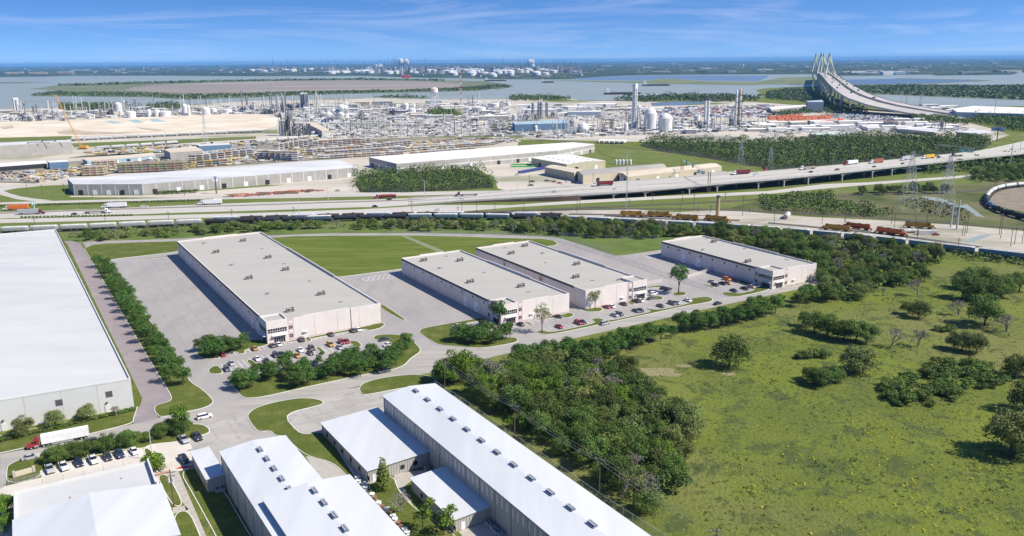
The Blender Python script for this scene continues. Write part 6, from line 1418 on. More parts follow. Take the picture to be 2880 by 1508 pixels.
# ================================================================ GREAT BRIDGE
M_ltan = mat('bridge deck', (.44, .41, .385), (.39, .365, .345), sc=.02)
M_tower = mat('bridge tower', (.50, .53, .43))
M_cable = mat('yellow stay cables', (.56, .58, .42))
BL = [(2300, 203, 54), (2340, 217, 52), (2365, 232, 47), (2390, 250, 40), (2420, 268, 31), (2460, 284, 22), (2520, 296, 14), (2600, 309, 9), (2700, 323, 6), (2760, 331, 4)]
BRr = [(2340, 204, 54), (2362, 214, 52), (2385, 228, 47), (2412, 246, 40), (2445, 265, 31), (2490, 284, 22), (2550, 300, 14), (2640, 316, 9), (2720, 327, 6), (2790, 333, 4)]
def zb(P): return [G(x, y, z) for x, y, z in P]
edge = {}
def interp(P, u):
    k = u*(len(P)-1); i = min(int(k), len(P)-2); return P[i].lerp(P[i+1], k-i)
br = thing('cable_stayed_bridge', 'great cable-stayed bridge with four yellow-green diamond towers and a rising double deck', 'bridge', (0, 0, 0))
LL = zb([(2299, 203.5, 54), (2312, 214, 54), (2330, 236, 47), (2352, 256, 40), (2378, 274, 32), (2418, 291, 22), (2475, 304, 14), (2560, 320, 8), (2640, 330, 5), (2700, 337, 4)])
LR = zb([(2321, 203.5, 54), (2336, 213, 54), (2357, 230, 47), (2382, 250, 40), (2412, 268, 32), (2455, 284, 22), (2520, 299, 14), (2600, 313, 8), (2660, 322, 5), (2720, 332, 4)])
RL = zb([(2326, 203.5, 54), (2341, 212, 54), (2362, 228, 47), (2388, 248, 40), (2419, 266, 32), (2462, 281.5, 22), (2526, 297, 14), (2606, 311, 8), (2668, 319.5, 5), (2728, 329.5, 4)])
RR = zb([(2346, 203.5, 54), (2358, 213, 54), (2382, 228, 47), (2410, 246, 40), (2442, 263, 32), (2490, 280, 22), (2552, 294, 14), (2632, 307, 8), (2690, 315, 5), (2760, 325, 4)])
def deckmesh(A, B_, nm_):
    n = 40; a = resample(A, n); c = resample(B_, n); b = MB(); e = MB()
    a0 = a[0]+(a[0]-a[1]).normalized()*900; c0 = c[0]+(c[0]-c[1]).normalized()*900; a0.z = c0.z = 40; a = [a0]+a; c = [c0]+c
    for i in range(len(a)-1):
        b.add([a[i], c[i], c[i+1], a[i+1]], [(3, 2, 1, 0)]); th = Vector((0, 0, -2.2)); up = Vector((0, 0, 1.1)); e.add([a[i]+up, a[i+1]+up, a[i+1]+th, a[i]+th], [(0, 1, 2, 3)]); e.add([c[i]+up, c[i+1]+up, c[i+1]+th, c[i]+th], [(3, 2, 1, 0)]); e.add([a[i]+th, a[i+1]+th, c[i+1]+th, c[i]+th], [(0, 1, 2, 3)])
    d = obj('deck', b, M_ltan, br); obj('edge_girder', e, M_conc2, d); return a, c
da = deckmesh(LL, LR, 'l'); db = deckmesh(RL, RR, 'r')
for A, B_ in (da, db):
    for i in range(3, 36, 3):
        p, q = A[i], B_[i]
        if p.z < 6: continue
        for s in (.2, .8):
            x = p.lerp(q, s); b = MB(); w_ = 1.8 if p.z > 25 else 1.3; b.box(x.x-w_, x.y-w_, 0, x.x+w_, x.y+w_, x.z-3); obj('pier', b, M_conc2, br)
cen = (LR[0]+RL[0])/2; ax = ((LL[0]+RR[0])/2-(LL[2]+RR[2])/2); ax.z = 0; ax.normalize(); side = Vector((ax.y, -ax.x, 0)); side = side if side.x > 0 else -side
Dn = G(2320, 203.5, 54); 
for k_, (xt, xa, xb, yb, dz) in enumerate([(2296, 2284, 2302, 200, 0), (2311, 2298, 2320, 202, 0), (2317, 2308, 2330, 203, 380), (2334.5, 2322, 2346, 204, 0)]):
    # apex and legs placed at the deck; front pair at the near pylon, back pair 380 m farther
    zt = 131; back = k_ in (0, 2)
    dist = 3500+(380 if back else 0)
    def at_d(px, py, z, D):
        d = _f*FPX+_r*(px-1440)-_u*(py-754); t = D/math.hypot(d.x, d.y); p = Vector((0, 0, CH))+d*t; p.z = z; return p
    top = at_d(xt, 144, zt, dist); la = at_d(xa, yb, 50, dist); lb_ = at_d(xb, yb, 50, dist); ga = at_d((xa*.3+xt*.7), yb+40, 0, dist); gb = at_d((xb*.3+xt*.7), yb+40, 0, dist)
    b = MB()
    for q0, q1 in ((top, la), (top, lb_), (la, ga), (lb_, gb)): b.tube(q0, q1, 2.6, 3.6, 8)
    b.tube(la, lb_, 3, 3, 8); tw = obj('tower', b, M_tower, br)
    b = MB()
    for s in (-1, 1):
        for i in range(1, 10):
            for lg in (la, lb_):
                q = lg+ax*s*i*19; q.z = 55; b.tube(Vector((top.x, top.y, top.z-5-i*1.5)), q, .32, n=4)
    obj('stay_cables', b, M_cable, tw)
# traffic on the bridge: few pixels each
rr = random.Random(9)
for i in range(26):
    A, B_ = (da, db)[i % 2]; u = 3+i*1.25; k_ = int(u); p = A[k_].lerp(A[k_+1], u-k_).lerp(B_[k_].lerp(B_[k_+1], u-k_), rr.uniform(.2, .8)); d = A[k_+1]-A[k_]
    b = MB(); b.box(-3, -1.2, .3, 3, 1.2, 1.4); b.box(-2, -1.1, 1.4, 1.8, 1.1, 2.4, 1, top=.85); o = obj('car', b, [M_paint, M_cglass], color=rr.choice([COL['black'], COL['navy'], COL['white'], COL['dgrey'], COL['rust']])); o.location = p; o.rotation_euler = (0, 0, math.atan2(d.y, d.x)); o.scale = (1.4,)*3
    tag(o, f'{nth(i)} small vehicle, counting from the bridge towers downward', 'car', 'vehicles on the great bridge')

# ================================================================ PLANT EQUIPMENT
M_tank = mat('white tank paint', (.74, .74, .73), (.64, .64, .62), sc=.1, rough=.5)
M_steel = mat('plant steel', (.36, .36, .37), (.24, .24, .25), sc=.2, rough=.6)
M_dsteel = mat('dark plant steel', (.13, .135, .15), (.08, .085, .1), sc=.2)
M_rust = mat('rusty steel', (.28, .16, .10), (.2, .12, .08), sc=.3)
M_tantk = mat('tan tank', (.55, .42, .30), (.48, .37, .27), sc=.1)
def tank_mesh(dome=.18, ladder=True):
    t = thing('storage_tank', 'tank', 'storage tank'); b = MB(); b.lathe([(1, 0), (1, 1)], 28); obj('shell', b, M_tank, t, smooth=False)
    b = MB(); b.lathe([(1.01, .99), (1.01, 1.0), (.75, 1+dome*.6), (.4, 1+dome*.92), (.04, 1+dome)], 28); obj('roof', b, M_tank, t)
    b = MB(); n = 16
    for i in range(n): 
        a0 = -2.4+i*1.1/n*1.3; b.add([(1.01*math.cos(a0), 1.01*math.sin(a0), i/n), (1.01*math.cos(a0+.1), 1.01*math.sin(a0+.1), (i+1)/n), (1.06*math.cos(a0+.1), 1.06*math.sin(a0+.1), (i+1)/n), (1.06*math.cos(a0), 1.06*math.sin(a0), i/n)], [(0, 1, 2, 3)])
    obj('stair', b, M_steel, t); return t
TK = tank_mesh(); TKD = tank_mesh(.35)
def tanks(lst, group, proto=None, conv=None, lab='white storage tank'):
    for i, q in enumerate(lst):
        x, y, wpx, hpx = q[:4]; p = G(*(conv(x, y) if conv else (x, y)), .1); px = conv(x, y) if conv else (x, y); dep = (p-Vector((0, 0, CH))).dot(_f); r = wpx*dep/FPX/2; h = HT(px[0], px[1], hpx)
        put(proto or TK, (p.x, p.y+r, .1), 0, f'{nth(i)} {lab}', group, sc=(r, r, h))
def tower_thing(name, label, cat, px, py, npx, wpx, kind, group=None, mats=None):
    p = G(px, py); h = HT(px, py, npx); dep = (p-Vector((0, 0, CH))).dot(_f); w_ = wpx*dep/FPX; t = thing(name, label, cat, (p.x, p.y, 0), group=group); m0 = mats or M_steel
    b = MB()
    if kind == 'column':
        b.lathe([(w_/2, 0), (w_/2, h*.94), (w_*.3, h*.98), (w_*.1, h)], 14); obj('shell', b, m0, t); b = MB()
        for i in range(1, 6): b.lathe([(w_*.75, h*i/6), (w_*.75, h*i/6+.3)], 10)
        b.box(w_*.5, -.4, 0, w_*.7, .4, h*.95); obj('platforms', b, M_dsteel, t)
    elif kind == 'chimney':
        b.lathe([(w_/2, 0), (w_*.42, h)], 14); obj('shaft', b, m0, t); b = MB(); b.lathe([(w_*.5, h*.93), (w_*.55, h*.95), (w_*.55, h)], 14); obj('rim', b, M_dsteel, t)
    elif kind == 'box':
        t.rotation_euler = (0, 0, .75); w_ *= .78; b.box(-w_/2, -w_/2, 0, w_/2, w_/2, h); obj('casing', b, m0, t); b = MB()
        for i in range(1, 7): b.box(-w_*.56, -w_*.56, h*i/7, w_*.56, w_*.1, h*i/7+.5)
        b.box(-w_*.2, -w_*.62, 0, w_*.1, -w_*.5, h*.9); obj('landings', b, M_steel, t)
    elif kind == 'mast':
        segs = 12
        for i in range(segs):
            z0, z1 = h*i/segs, h*(i+1)/segs; ww = w_/2
            c4 = [(-ww, -ww), (ww, -ww), (ww, ww), (-ww, ww)]
            for j in range(4):
                b.tube((*c4[j], z0), (*c4[j], z1), ww*.3, n=4, mi=i % 2); b.tube((*c4[j], z0), (*c4[(j+1) % 4], z1), ww*.16, n=3, mi=i % 2)
        obj('lattice', b, [mat('aviation red', (.55, .05, .03)), M_tank] if mats is None else [mats, mats], t)
    elif kind == 'frame':
        ww = w_/2; nf = max(3, int(h/7))
        for i in range(nf+1):
            z = h*i/nf; b.box(-ww, -ww, z-.25, ww, ww, z+.1)
        for x in (-ww, 0, ww):
            for y in (-ww, ww): b.box(x-.35, y-.35, 0, x+.35, y+.35, h)
        obj('steel_frame', b, m0, t); b = MB(); rr_ = random.Random(int(px*7+py))
        for i in range(9):
            x, y, z0 = rr_.uniform(-ww*.8, ww*.8), rr_.uniform(-ww*.8, ww*.8), rr_.choice(range(nf))*h/nf; rr2 = rr_.uniform(.08, .18)*w_; b.tube((x, y, z0), (x, y, z0+h/nf*rr_.uniform(.6, 1.6)), rr2, n=8)
        obj('vessels', b, M_tank if rr_.random() < .5 else M_steel, t)
    return t
# big white towers and tanks in the gas plant
tower_thing('white_tower', 'tallest white tower with stacked landings in the gas plant', 'tower', *t3(1228, 770), 130, 13, 'box', mats=M_tank)
tower_thing('white_tower', 'shorter square white tower joined to the tallest one', 'tower', *t3(1266, 762), 68, 13, 'box', mats=M_tank)
tower_thing('white_tower', 'left of the twin cream columns', 'tower', *t3(1938, 735), 78, 7, 'chimney', mats=M_tank, group='twin cream columns')
tower_thing('white_tower', 'right of the twin cream columns', 'tower', *t3(1968, 738), 80, 9, 'chimney', mats=M_tank, group='twin cream columns')
tower_thing('white_tower', 'short white tower beside the twin cream columns', 'tower', *t3(2013, 770), 36, 7, 'column', mats=M_tank)
tower_thing('white_tower', 'thin tower at the left of the rust-streaked pair', 'tower', *t3(2245, 740), 104, 7, 'column', mats=M_tank)
tower_thing('white_tower', 'thick rust-streaked tower at the right of its pair', 'tower', *t3(2279, 738), 108, 10, 'column', mats=mat('stained cream steel', (.6, .55, .47), (.42, .33, .25), sc=.2, stretch=(1, 1, 0)))
for i, (x, y, n) in enumerate([(207, 675, 52), (267, 680, 56), (290, 660, 50), (346, 640, 43)]): tower_thing('reactor_column', f'{nth(i)} of the four bullet-topped grey columns', 'tower', *t3(x, y), n, 6, 'column', 'bullet-topped grey columns')
tanks([(1398, 780, 35, 48), (1551, 800, 39, 40)], 'big domed white tanks', TKD, t3, 'big domed white tank beside the tallest white tower')
tanks([(1300, 650, 26, 16), (1184, 610, 18, 27), (1215, 640, 8, 15), (1495, 640, 12, 18), (1572, 640, 16, 17), (1645, 640, 30, 14), (1857, 620, 14, 26), (1900, 628, 8, 26), (2065, 622, 22, 18), (2138, 610, 18, 14), (2200, 575, 18, 8), (2275, 610, 26, 11)], 'white tanks of the left plant', TK, t1, 'white tank from the left behind the sand field')
tanks([(500, 600, 20, 14), (575, 830, 14, 10), (1508, 600, 14, 23), (1565, 620, 22, 16), (2135, 585, 18, 11), (2240, 590, 40, 12), (2400, 545, 26, 10), (2540, 530, 12, 8)], 'white tanks of the middle plant', TK, t2, 'white tank from the left in the middle plant')
tanks([(25, 680, 14, 16), (1150, 800, 12, 24), (240, 800, 10, 17), (295, 790, 16, 12), (535, 770, 10, 18), (1660, 690, 18, 12), (1868, 680, 18, 14), (2105, 780, 8, 14)], 'small tanks of the gas plant', TK, t3, 'small tank from the left around the gas plant')
tanks([(1048+i*36, 298-(i % 2)*0, 8, 12) for i in range(5)], 'row of silver vats by the white hall', TK, a7, 'silver vat from the left behind the white-roofed hall')
# sphere
p = G(*t3(720, 830)); dep = p.y; r = 33*dep/FPX/2; t = thing('gas_sphere', 'big white gas sphere on legs with a slanting stair', 'tank', (p.x, p.y+r, 0)); b = MB(); b.lathe([(r*math.cos(a_), r*1.15+r*math.sin(a_)) for a_ in [-1.5+3.0*i/14 for i in range(15)]], 24); obj('sphere', b, M_tank, t)
for i in range(10):
    b = MB(); a_ = i*.628; b.tube((r*math.cos(a_), r*math.sin(a_), 0), (r*.98*math.cos(a_), r*.98*math.sin(a_), r*1.15), .4, n=6); obj('leg', b, M_steel, t)
b = MB(); b.tube((-r*1.6, -r*.8, 0), (-.1*r, -.75*r, r*1.9), .7, n=4); obj('stair', b, M_dsteel, t)
# water towers
def water_tower(px, py, npx, lab, rust=False):
    p = G(px, py); h = HT(px, py, npx); k_ = h/50; t = thing('water_tower', lab, 'water tower', (p.x, p.y, 0)); b = MB(); b.lathe([(.5*k_, 34*k_), (8*k_, 36*k_), (9*k_, 38*k_), (9*k_, 46*k_)], 20); obj('tank', b, M_tank, t)
    b = MB(); b.lathe([(9.3*k_, 46*k_), (5*k_, 49*k_), (.3*k_, 50.5*k_)], 20); obj('roof', b, mat('rust tinted cap', (.7, .5, .38)) if rust else M_tank, t)
    for i in range(6): 
        b = MB(); a_ = i*1.047; b.tube((9.5*k_*math.cos(a_), 9.5*k_*math.sin(a_), 0), (8.6*k_*math.cos(a_), 8.6*k_*math.sin(a_), 38*k_), .55*k_, n=6); obj('leg', b, M_tank, t)
    b = MB(); b.tube((0, 0, 0), (0, 0, 36*k_), 1.3*k_, n=8); obj('riser', b, M_tank, t)
water_tower(*t2(1800, 545), 57, 'white water tower with a rust-tinted cap on six legs', True)
water_tower(*t3(2323, 165), 16, 'small white water tower far beyond the river'); water_tower(*t3(1627, 128), 10, 'tiny white water tower left of the far one'); water_tower(*t1(1447, 180), 10, 'tiny white water tower on the far left shore')
tower_thing('radio_mast', 'tall thin red and white striped mast', 'mast', *t2(2064, 545), 108, 3.2, 'mast')
tower_thing('white_panel_tower', 'slab-like white building rising at the left edge', 'tower', *t1(175, 612), 46, 16, 'box', mats=M_tank)
tower_thing('white_panel_tower', 'small white slab among the left plant towers', 'tower', *t1(1260, 560), 23, 11, 'box', mats=M_tank)
tower_thing('chimney', 'tan brick chimney standing in the rail yard', 'chimney', *a7(2067, 818), 58, 11, 'chimney', mats=mat('tan brick', (.46, .34, .2), (.38, .27, .16), sc=.5))
# plant columns and frames, one thing each
rr = random.Random(12)
cl = [(225, 600, 20), (252, 610, 34), (340, 620, 28), (375, 625, 34), (1008, 655, 46), (1022, 650, 36), (1105, 560, 22), (1150, 600, 34), (1185, 600, 30), (1280, 560, 26), (1350, 590, 30), (1368, 600, 42), (1400, 560, 20), (1435, 560, 16), (2435, 510, 42), (2485, 520, 26)]
for i, (x, y, n) in enumerate(cl): tower_thing('process_column', f'{nth(i)} process column from the left in the left plant', 'tower', *t1(x, y), n, rr.uniform(2.6, 4.5), 'column', 'process columns of the left plant')
cl = [(70, 560, 40), (148, 540, 38), (215, 560, 44), (265, 540, 40), (296, 560, 48), (240, 640, 30), (325, 650, 30), (300, 660, 34), (520, 560, 40), (1365, 560, 22), (1400, 570, 20), (2180, 530, 32), (250, 800, 56), (335, 830, 60), (470, 820, 30), (540, 825, 34)]
for i, (x, y, n) in enumerate(cl): tower_thing('process_column', f'{nth(i)} process column from the left in the middle plant', 'tower', *t2(x, y), n, rr.uniform(3, 7) if y > 700 else rr.uniform(2.6, 4.5), 'column', 'process columns of the middle plant', mats=M_steel if y < 700 else M_dsteel)
fr = [(t1, 300, 685, 14, 20), (t1, 240, 680, 20, 16), (t1, 400, 680, 16, 18), (t1, 640, 680, 8, 14), (t1, 1130, 640, 22, 20), (t1, 1080, 640, 14, 16), (t1, 1220, 600, 20, 14), (t1, 1320, 600, 26, 14), (t1, 1385, 620, 20, 16), (t1, 1450, 620, 12, 14), (t1, 2000, 600, 10, 14), (t1, 2460, 590, 14, 22), (t1, 2540, 580, 24, 18),
      (t2, 120, 610, 14, 24), (t2, 200, 610, 26, 18), (t2, 280, 600, 28, 18), (t2, 350, 590, 20, 20), (t2, 260, 830, 44, 16), (t2, 310, 830, 40, 16), (t2, 390, 820, 32, 18), (t2, 450, 830, 34, 18), (t2, 510, 820, 26, 12), (t2, 680, 810, 18, 16), (t2, 1060, 680, 22, 14), (t2, 1385, 620, 18, 18), (t2, 1480, 600, 22, 12), (t2, 2010, 545, 12, 12), (t2, 2300, 560, 14, 16),
      (t3, 100, 670, 16, 20), (t3, 160, 670, 18, 14), (t3, 230, 680, 18, 14), (t3, 420, 640, 12, 16), (t3, 600, 760, 24, 14), (t3, 1000, 770, 30, 8), (t3, 1090, 790, 10, 20), (t3, 900, 780, 8, 20), (t3, 1180, 790, 24, 14), (t3, 1330, 810, 20, 14), (t3, 1740, 690, 10, 18), (t3, 1850, 740, 16, 22), (t3, 1900, 760, 12, 18), (t3, 2200, 740, 24, 14), (t3, 2320, 740, 12, 18), (t3, 2420, 720, 10, 20), (t4, 1670, 850, 22, 10), (t4, 1745, 850, 36, 12)]
for i, (cv, x, y, n, w_) in enumerate(fr): tower_thing('process_frame', f'{nth(i)} steel process frame counted plant by plant from the left', 'plant frame', *cv(x, y), n, w_, 'frame', 'steel process frames of the plants', mats=rr.choice((M_steel, M_steel, M_dsteel, M_rust if i % 5 == 0 else M_tank)))
W_ = (M_tank, M_whroof)
MX = [W_, W_, (M_grywall, M_whroof), (M_lblue, M_oldroof), (M_beige, M_tanroof), (M_steel, M_oldroof)]
rblocks(26, [(0, 318), (280, 312), (700, 300), (760, 318), (560, 320), (280, 333), (0, 340)], 12, 24, 14, 40, 'low plant building from the left behind the sand field', 'low buildings behind the sand field', MX)
rblocks(34, [(900, 296), (1100, 290), (1400, 290), (1440, 340), (1300, 345), (1180, 350), (960, 340), (880, 312)], 14, 30, 16, 60, 'low plant building from the left in the middle plant', 'low buildings of the middle plant', MX)
rblocks(24, [(1480, 300), (1700, 298), (1840, 305), (1840, 340), (1640, 335), (1500, 330)], 14, 28, 18, 70, 'low building from the left behind the gas plant', 'low buildings behind the gas plant', MX)
rblocks(26, [(1600, 350), (1900, 345), (2100, 350), (2140, 372), (1900, 380), (1650, 385)], 8, 14, 10, 30, 'low building from the left around the gas plant', 'low buildings around the gas plant', MX, hgt=(3, 6))
rblocks(44, [(2130, 350), (2300, 345), (2560, 340), (2660, 350), (2680, 375), (2440, 368), (2260, 376), (2140, 382)], 9, 16, 14, 44, 'white store from the left in the yards above the dark wood', 'white stores above the dark wood', [W_, W_, W_, (M_grywall, M_whroof)], hgt=(3, 6))
rblocks(12, [(2560, 300), (2680, 305), (2690, 318), (2600, 316)], 14, 24, 14, 40, 'riverside shed from the left behind the lamp posts', 'riverside sheds', MX)
rblocks(14, [(2350, 206), (2620, 206), (2600, 211), (2400, 212)], 30, 60, 60, 160, 'far waterfront hall from the left across the river', 'far waterfront halls', MX, hgt=(10, 20))
# far refinery
def far_tanks(n_, reg, lab, group, rlo, rhi, hlo, hhi, proto=TK):
    P = gp(reg); xs = [p.x for p in P]; ys = [p.y for p in P]; pts = []
    while len(pts) < n_:
        q = (rr.uniform(min(xs), max(xs)), rr.uniform(min(ys), max(ys)))
        if inside(q, P): pts.append(q)
    pts.sort(key=lambda q: q[0]/q[1])
    for i, q in enumerate(pts): r = rr.uniform(rlo, rhi); put(proto, (q[0], q[1], 1), 0, f'{nth(i)} {lab}', group, sc=(r, r, rr.uniform(hlo, hhi)))
far_tanks(70, [(1060, 212), (1200, 202), (1500, 198), (1580, 202), (1560, 216), (1440, 221), (1200, 215)], 'white tank from the left in the far refinery', 'white tanks of the far refinery', 22, 42, 22, 32)
far_tanks(12, [(900, 209), (1050, 203), (1060, 211), (920, 212)], 'pale tank from the left in front of the refinery smoke', 'tanks left of the far refinery', 30, 50, 24, 30)
far_tanks(16, [(700, 200), (900, 195), (900, 202), (720, 206)], 'small pale tank from the left at the refinery\'s left end', 'tanks at the refinery\'s left end', 20, 40, 20, 30)
pp = sorted([(rr.uniform(725, 1120), rr.uniform(192, 202)) for _ in range(46)]+[(rr.uniform(1040, 1260), rr.uniform(191, 200)) for _ in range(40)]+[(rr.uniform(1440, 1620), rr.uniform(190, 200)) for _ in range(34)])
TWR = thing('refinery_column', 'column', 'tower'); b = MB(); b.lathe([(1, 0), (1, .93), (.4, 1)], 8); obj('shell', b, mat('far steel', (.16, .17, .2)), TWR); b = MB(); b.box(-1.4, -1.4, .3, 1.4, 1.4, .33); b.box(-1.4, -1.4, .7, 1.4, 1.4, .72); obj('platforms', b, M_steel, TWR)
for i, (x, y) in enumerate(pp):
    n = rr.choice((8, 12, 16, 18, 26)) if not (1168 < x < 1200 or 1500 < x < 1515) else 28; p = G(x, y); w_ = (1.1 if n > 18 else rr.uniform(1, 2.2))*p.y/FPX/2; put(TWR, (p.x, p.y, 0), 0, f'{nth(i)} refinery column from the left beyond the river', 'columns of the far refinery', sc=(w_, w_, HT(x, y, n)))
for i, (x, n) in enumerate([(769, 40), (810, 34), (924, 34), (1072, 34), (1108, 40), (1135, 32), (1156, 38), (1413, 42), (1456, 30), (1572, 18), (1641, 12), (1755, 16)]):
    p = G(x, 200); w_ = .9*p.y/FPX/2; put(TWR, (p.x, p.y, 0), 0, f'{nth(i)} thin far stack from the left standing above the horizon', 'thin stacks above the horizon', sc=(w_, w_, HT(x, 200, n)))
pp = sorted([(rr.uniform(2380, 2760), rr.uniform(166, 172), 5) for _ in range(9)]+[(rr.uniform(1330, 2050), rr.uniform(174, 178), 5) for _ in range(14)])
for i, (x, y, n) in enumerate(pp):
    p = G(x, y); w_ = rr.uniform(2, 5)*p.y/FPX/2; b = MB(); b.box(-w_, -w_, 0, w_, w_, HT(x, y, n)); o = obj('high_rise', b, mat('far high-rise', (.25, .3, .4))); o.location = p; tag(o, f'{nth(i)} far high-rise block from the left on the horizon', 'building', 'high-rises on the horizon')
# steam
def vapour_mat():
    mm = bpy.data.materials.new('steam'); mm.use_nodes = True; t = mm.node_tree; ns = t.nodes; ns.clear(); l = t.links.new
    o = ns.new('ShaderNodeOutputMaterial'); v = ns.new('ShaderNodeVolumePrincipled'); l(v.outputs[0], o.inputs['Volume']); v.inputs['Color'].default_value = (.98, .98, .98, 1)
    tcn = ns.new('ShaderNodeTexCoord'); n = ns.new('ShaderNodeTexNoise'); n.inputs['Scale'].default_value = 2.2; n.inputs['Detail'].default_value = 3; l(tcn.outputs['Object'], n.inputs[0])
    r = ns.new('ShaderNodeMapRange'); r.inputs[1].default_value = .42; r.inputs[2].default_value = .6; r.inputs[4].default_value = .14; l(n.outputs[0], r.inputs[0]); l(r.outputs[0], v.inputs['Density']); return mm
M_steamw = mat('steam cloud', (.95, .95, .96), rough=1, trans=.5)
def steam(pts, lab, noise_amp=.35):
    b = MB(); rs = random.Random(int(pts[0][0]))
    import bmesh
    bm = bmesh.new()
    for px, py, rpx in pts:
        p = G(pts[-1][0], pts[-1][1]); D = p.y; z = HT(pts[-1][0], pts[-1][1], max(0, pts[-1][1]-py)); r = rpx*D/FPX; q = G(px, pts[-1][1])
        for _ in range(5):
            r *= 1.12; c = Vector((q.x+rs.gauss(0, r*.45), q.y+rs.gauss(0, r*.4), z+rs.gauss(0, r*.35))); rr_ = r*rs.uniform(.35, .7)
            res = bmesh.ops.create_icosphere(bm, subdivisions=3, radius=rr_, matrix=Matrix.Translation(c))
            for v in res['verts']:
                d = (v.co-c).normalized(); v.co += d*rr_*noise_amp*noise.fractal(v.co/rr_*1.3, .8, 2.1, 5)
    me = bpy.data.meshes.new('steam'); bm.to_mesh(me); bm.free(); me.materials.append(M_steamw)
    for f in me.polygons: f.use_smooth = True
    o = bpy.data.objects.new('steam_plume', me); C.objects.link(o); tag(o, lab, 'steam', kind='stuff')
steam([(*t2(890, 525), 7), (*t2(860, 560), 9), (*t2(810, 590), 11), (*t2(770, 620), 11), (*t2(860, 630), 10), (*t2(900, 660), 8), (*t2(740, 660), 7), (*t2(930, 690), 5)], 'large white steam plume drifting over the middle plant')
steam([(*t2(525, 720), 3), (*t2(520, 735), 5), (*t2(510, 755), 3)], 'small white steam puff by the tall dark stacks')
steam([(*t2(1510, 90), 5), (*t2(1485, 100), 7), (*t2(1450, 120), 5), (*t2(1440, 150), 3)], 'white steam over the far refinery'); steam([(*t2(1240, 125), 6), (*t2(1225, 140), 6), (*t2(1215, 150), 3)], 'white steam left in the far refinery'); steam([(*t3(190, 95), 7), (*t3(170, 105), 4), (*t3(160, 140), 2)], 'white steam puff right in the far refinery')
# white salt/steam tent-like pile left of plume
b = MB(); c = G(*t2(790, 690)); k_ = c.y/FPX*1.25; b.add([(c.x-38*k_, c.y, 0), (c.x+14*k_, c.y-20, 0), (c.x+14*k_, c.y+60, 0), (c.x-30*k_, c.y+60, 0), (c.x-4*k_, c.y+20, 21*k_)], [(0, 1, 4), (1, 2, 4), (2, 3, 4), (3, 0, 4)]); tag(obj('pyramid_cover', b, M_tank), 'white tent-shaped storage cover beneath the steam plume', 'storage cover')
# crane
p = G(*t1(830, 965)); t = thing('lattice_crane', 'orange lattice boom crane leaning left over the sand field', 'crane', (p.x, p.y, 0)); h = HT(*t1(830, 965), 152); k_ = p.y/FPX
b = MB(); top = Vector((-55*k_, 0, h)); base = Vector((0, 0, 2)); d = (top-base)
for sx_, sy_ in ((-1, -1), (1, -1), (1, 1), (-1, 1)): b.tube(base+Vector((sx_*1.1, sy_*1.1, 0)), top+Vector((sx_*.7, sy_*.7, 0)), .16, n=4)
for i in range(34):
    a_, c_ = base+d*(i/34), base+d*((i+1)/34); s_ = 1.1 if i % 2 else -1.1; b.tube(a_+Vector((-s_, -1.1, 0)), c_+Vector((s_, -1.1, 0)), .08, n=3); b.tube(a_+Vector((-s_, 1.1, 0)), c_+Vector((s_, -1.1, 0)), .08, n=3)
obj('boom', b, mat('crane orange', (.72, .36, .06)), t); b = MB(); b.box(-3, -3, 1.2, 7, 3, 4.4); obj('cab', b, mat('crane orange', (.72, .36, .06)), t); b = MB(); b.box(-5, -4, 0, 5, -2.4, 1.3); b.box(-5, 2.4, 0, 5, 4, 1.3); obj('tracks', b, M_under, t)
# portal frames before the concrete block
for i, (x0, y0, x1, y1) in enumerate([(170, 1028, 275, 900), (195, 1030, 290, 900), (265, 1025, 395, 900), (415, 1015, 560, 870), (330, 1015, 425, 880)]):
    a_, c_ = G(*t1(x0, y0)), None; z = HT(*t1(x0, y0), (y0-y1)/3.578); q = G(*t1(x1, y1), z); b = MB(); b.tube(a_, q, .5, n=4); b.tube(q, (q.x, q.y, 0), .45, n=4); b.tube(q, (q.x+14, q.y, z), .4, n=4); o = obj('raking_prop', b, M_dsteel); tag(o, f'{nth(i)} raking steel prop frame from the left before the windowless grey block', 'steel frame', 'raking steel prop frames')

# ================================================================ STACKED TANKS IN THE YARD
CY = thing('scrap_tank', 'tank', 'tank shell'); b = MB(); b.tube((-3.6, 0, 1.3), (3.6, 0, 1.3), 1.25, n=12, caps=False); b.tube((-4.1, 0, 1.3), (-3.6, 0, 1.3), .8, 1.25, 12); b.tube((3.6, 0, 1.3), (4.1, 0, 1.3), 1.25, .8, 12); CYo = obj('scrap_tank', b, mat('scrap tank paint', (1, 1, 1), (.55, .5, .45), sc=.5, objcol=True, rough=.6)); bpy.data.objects.remove(CY)
tag(CYo, 'tank', 'tank shell'); PROTO_CY = CYo
tc_ = [(.5, .48, .43), (.4, .33, .26), (.34, .32, .29), (.22, .2, .16), (.52, .5, .48), (.42, .29, .24), (.22, .26, .3), (.5, .38, .1)]
stacks = []
for i in range(8): stacks.append((a5(1235+i*82, 385-i*3), 4, 6, (.3, .27, .2), 0))
for i in range(3): stacks.append((a5(870+i*70, 415-i*3), 4, 4, (.42, .38, .3), 0))
for i in range(3): stacks.append((a5(980+i*70, 330-i*4), 3, 3, (.5, .45, .38), 0))
rows_ = [(a5, 1900, 290, 2560, 215, 9, 4), (a5, 1980, 330, 2300, 300, 4, 3), (a6, 20, 250, 420, 265, 7, 5), (a6, 180, 170, 620, 100, 9, 4), (a6, 520, 200, 1080, 160, 13, 3), (a6, 580, 130, 1150, 95, 12, 4), (a6, 1120, 150, 1560, 105, 10, 3), (a6, 640, 245, 1480, 195, 18, 2), (a6, 1500, 165, 2400, 100, 22, 2), (a6, 1600, 120, 2560, 62, 22, 1), (a6, 1560, 190, 2200, 140, 16, 1), (a6, 700, 220, 1500, 170, 18, 3), (a5, 2000, 260, 2560, 190, 12, 4)]
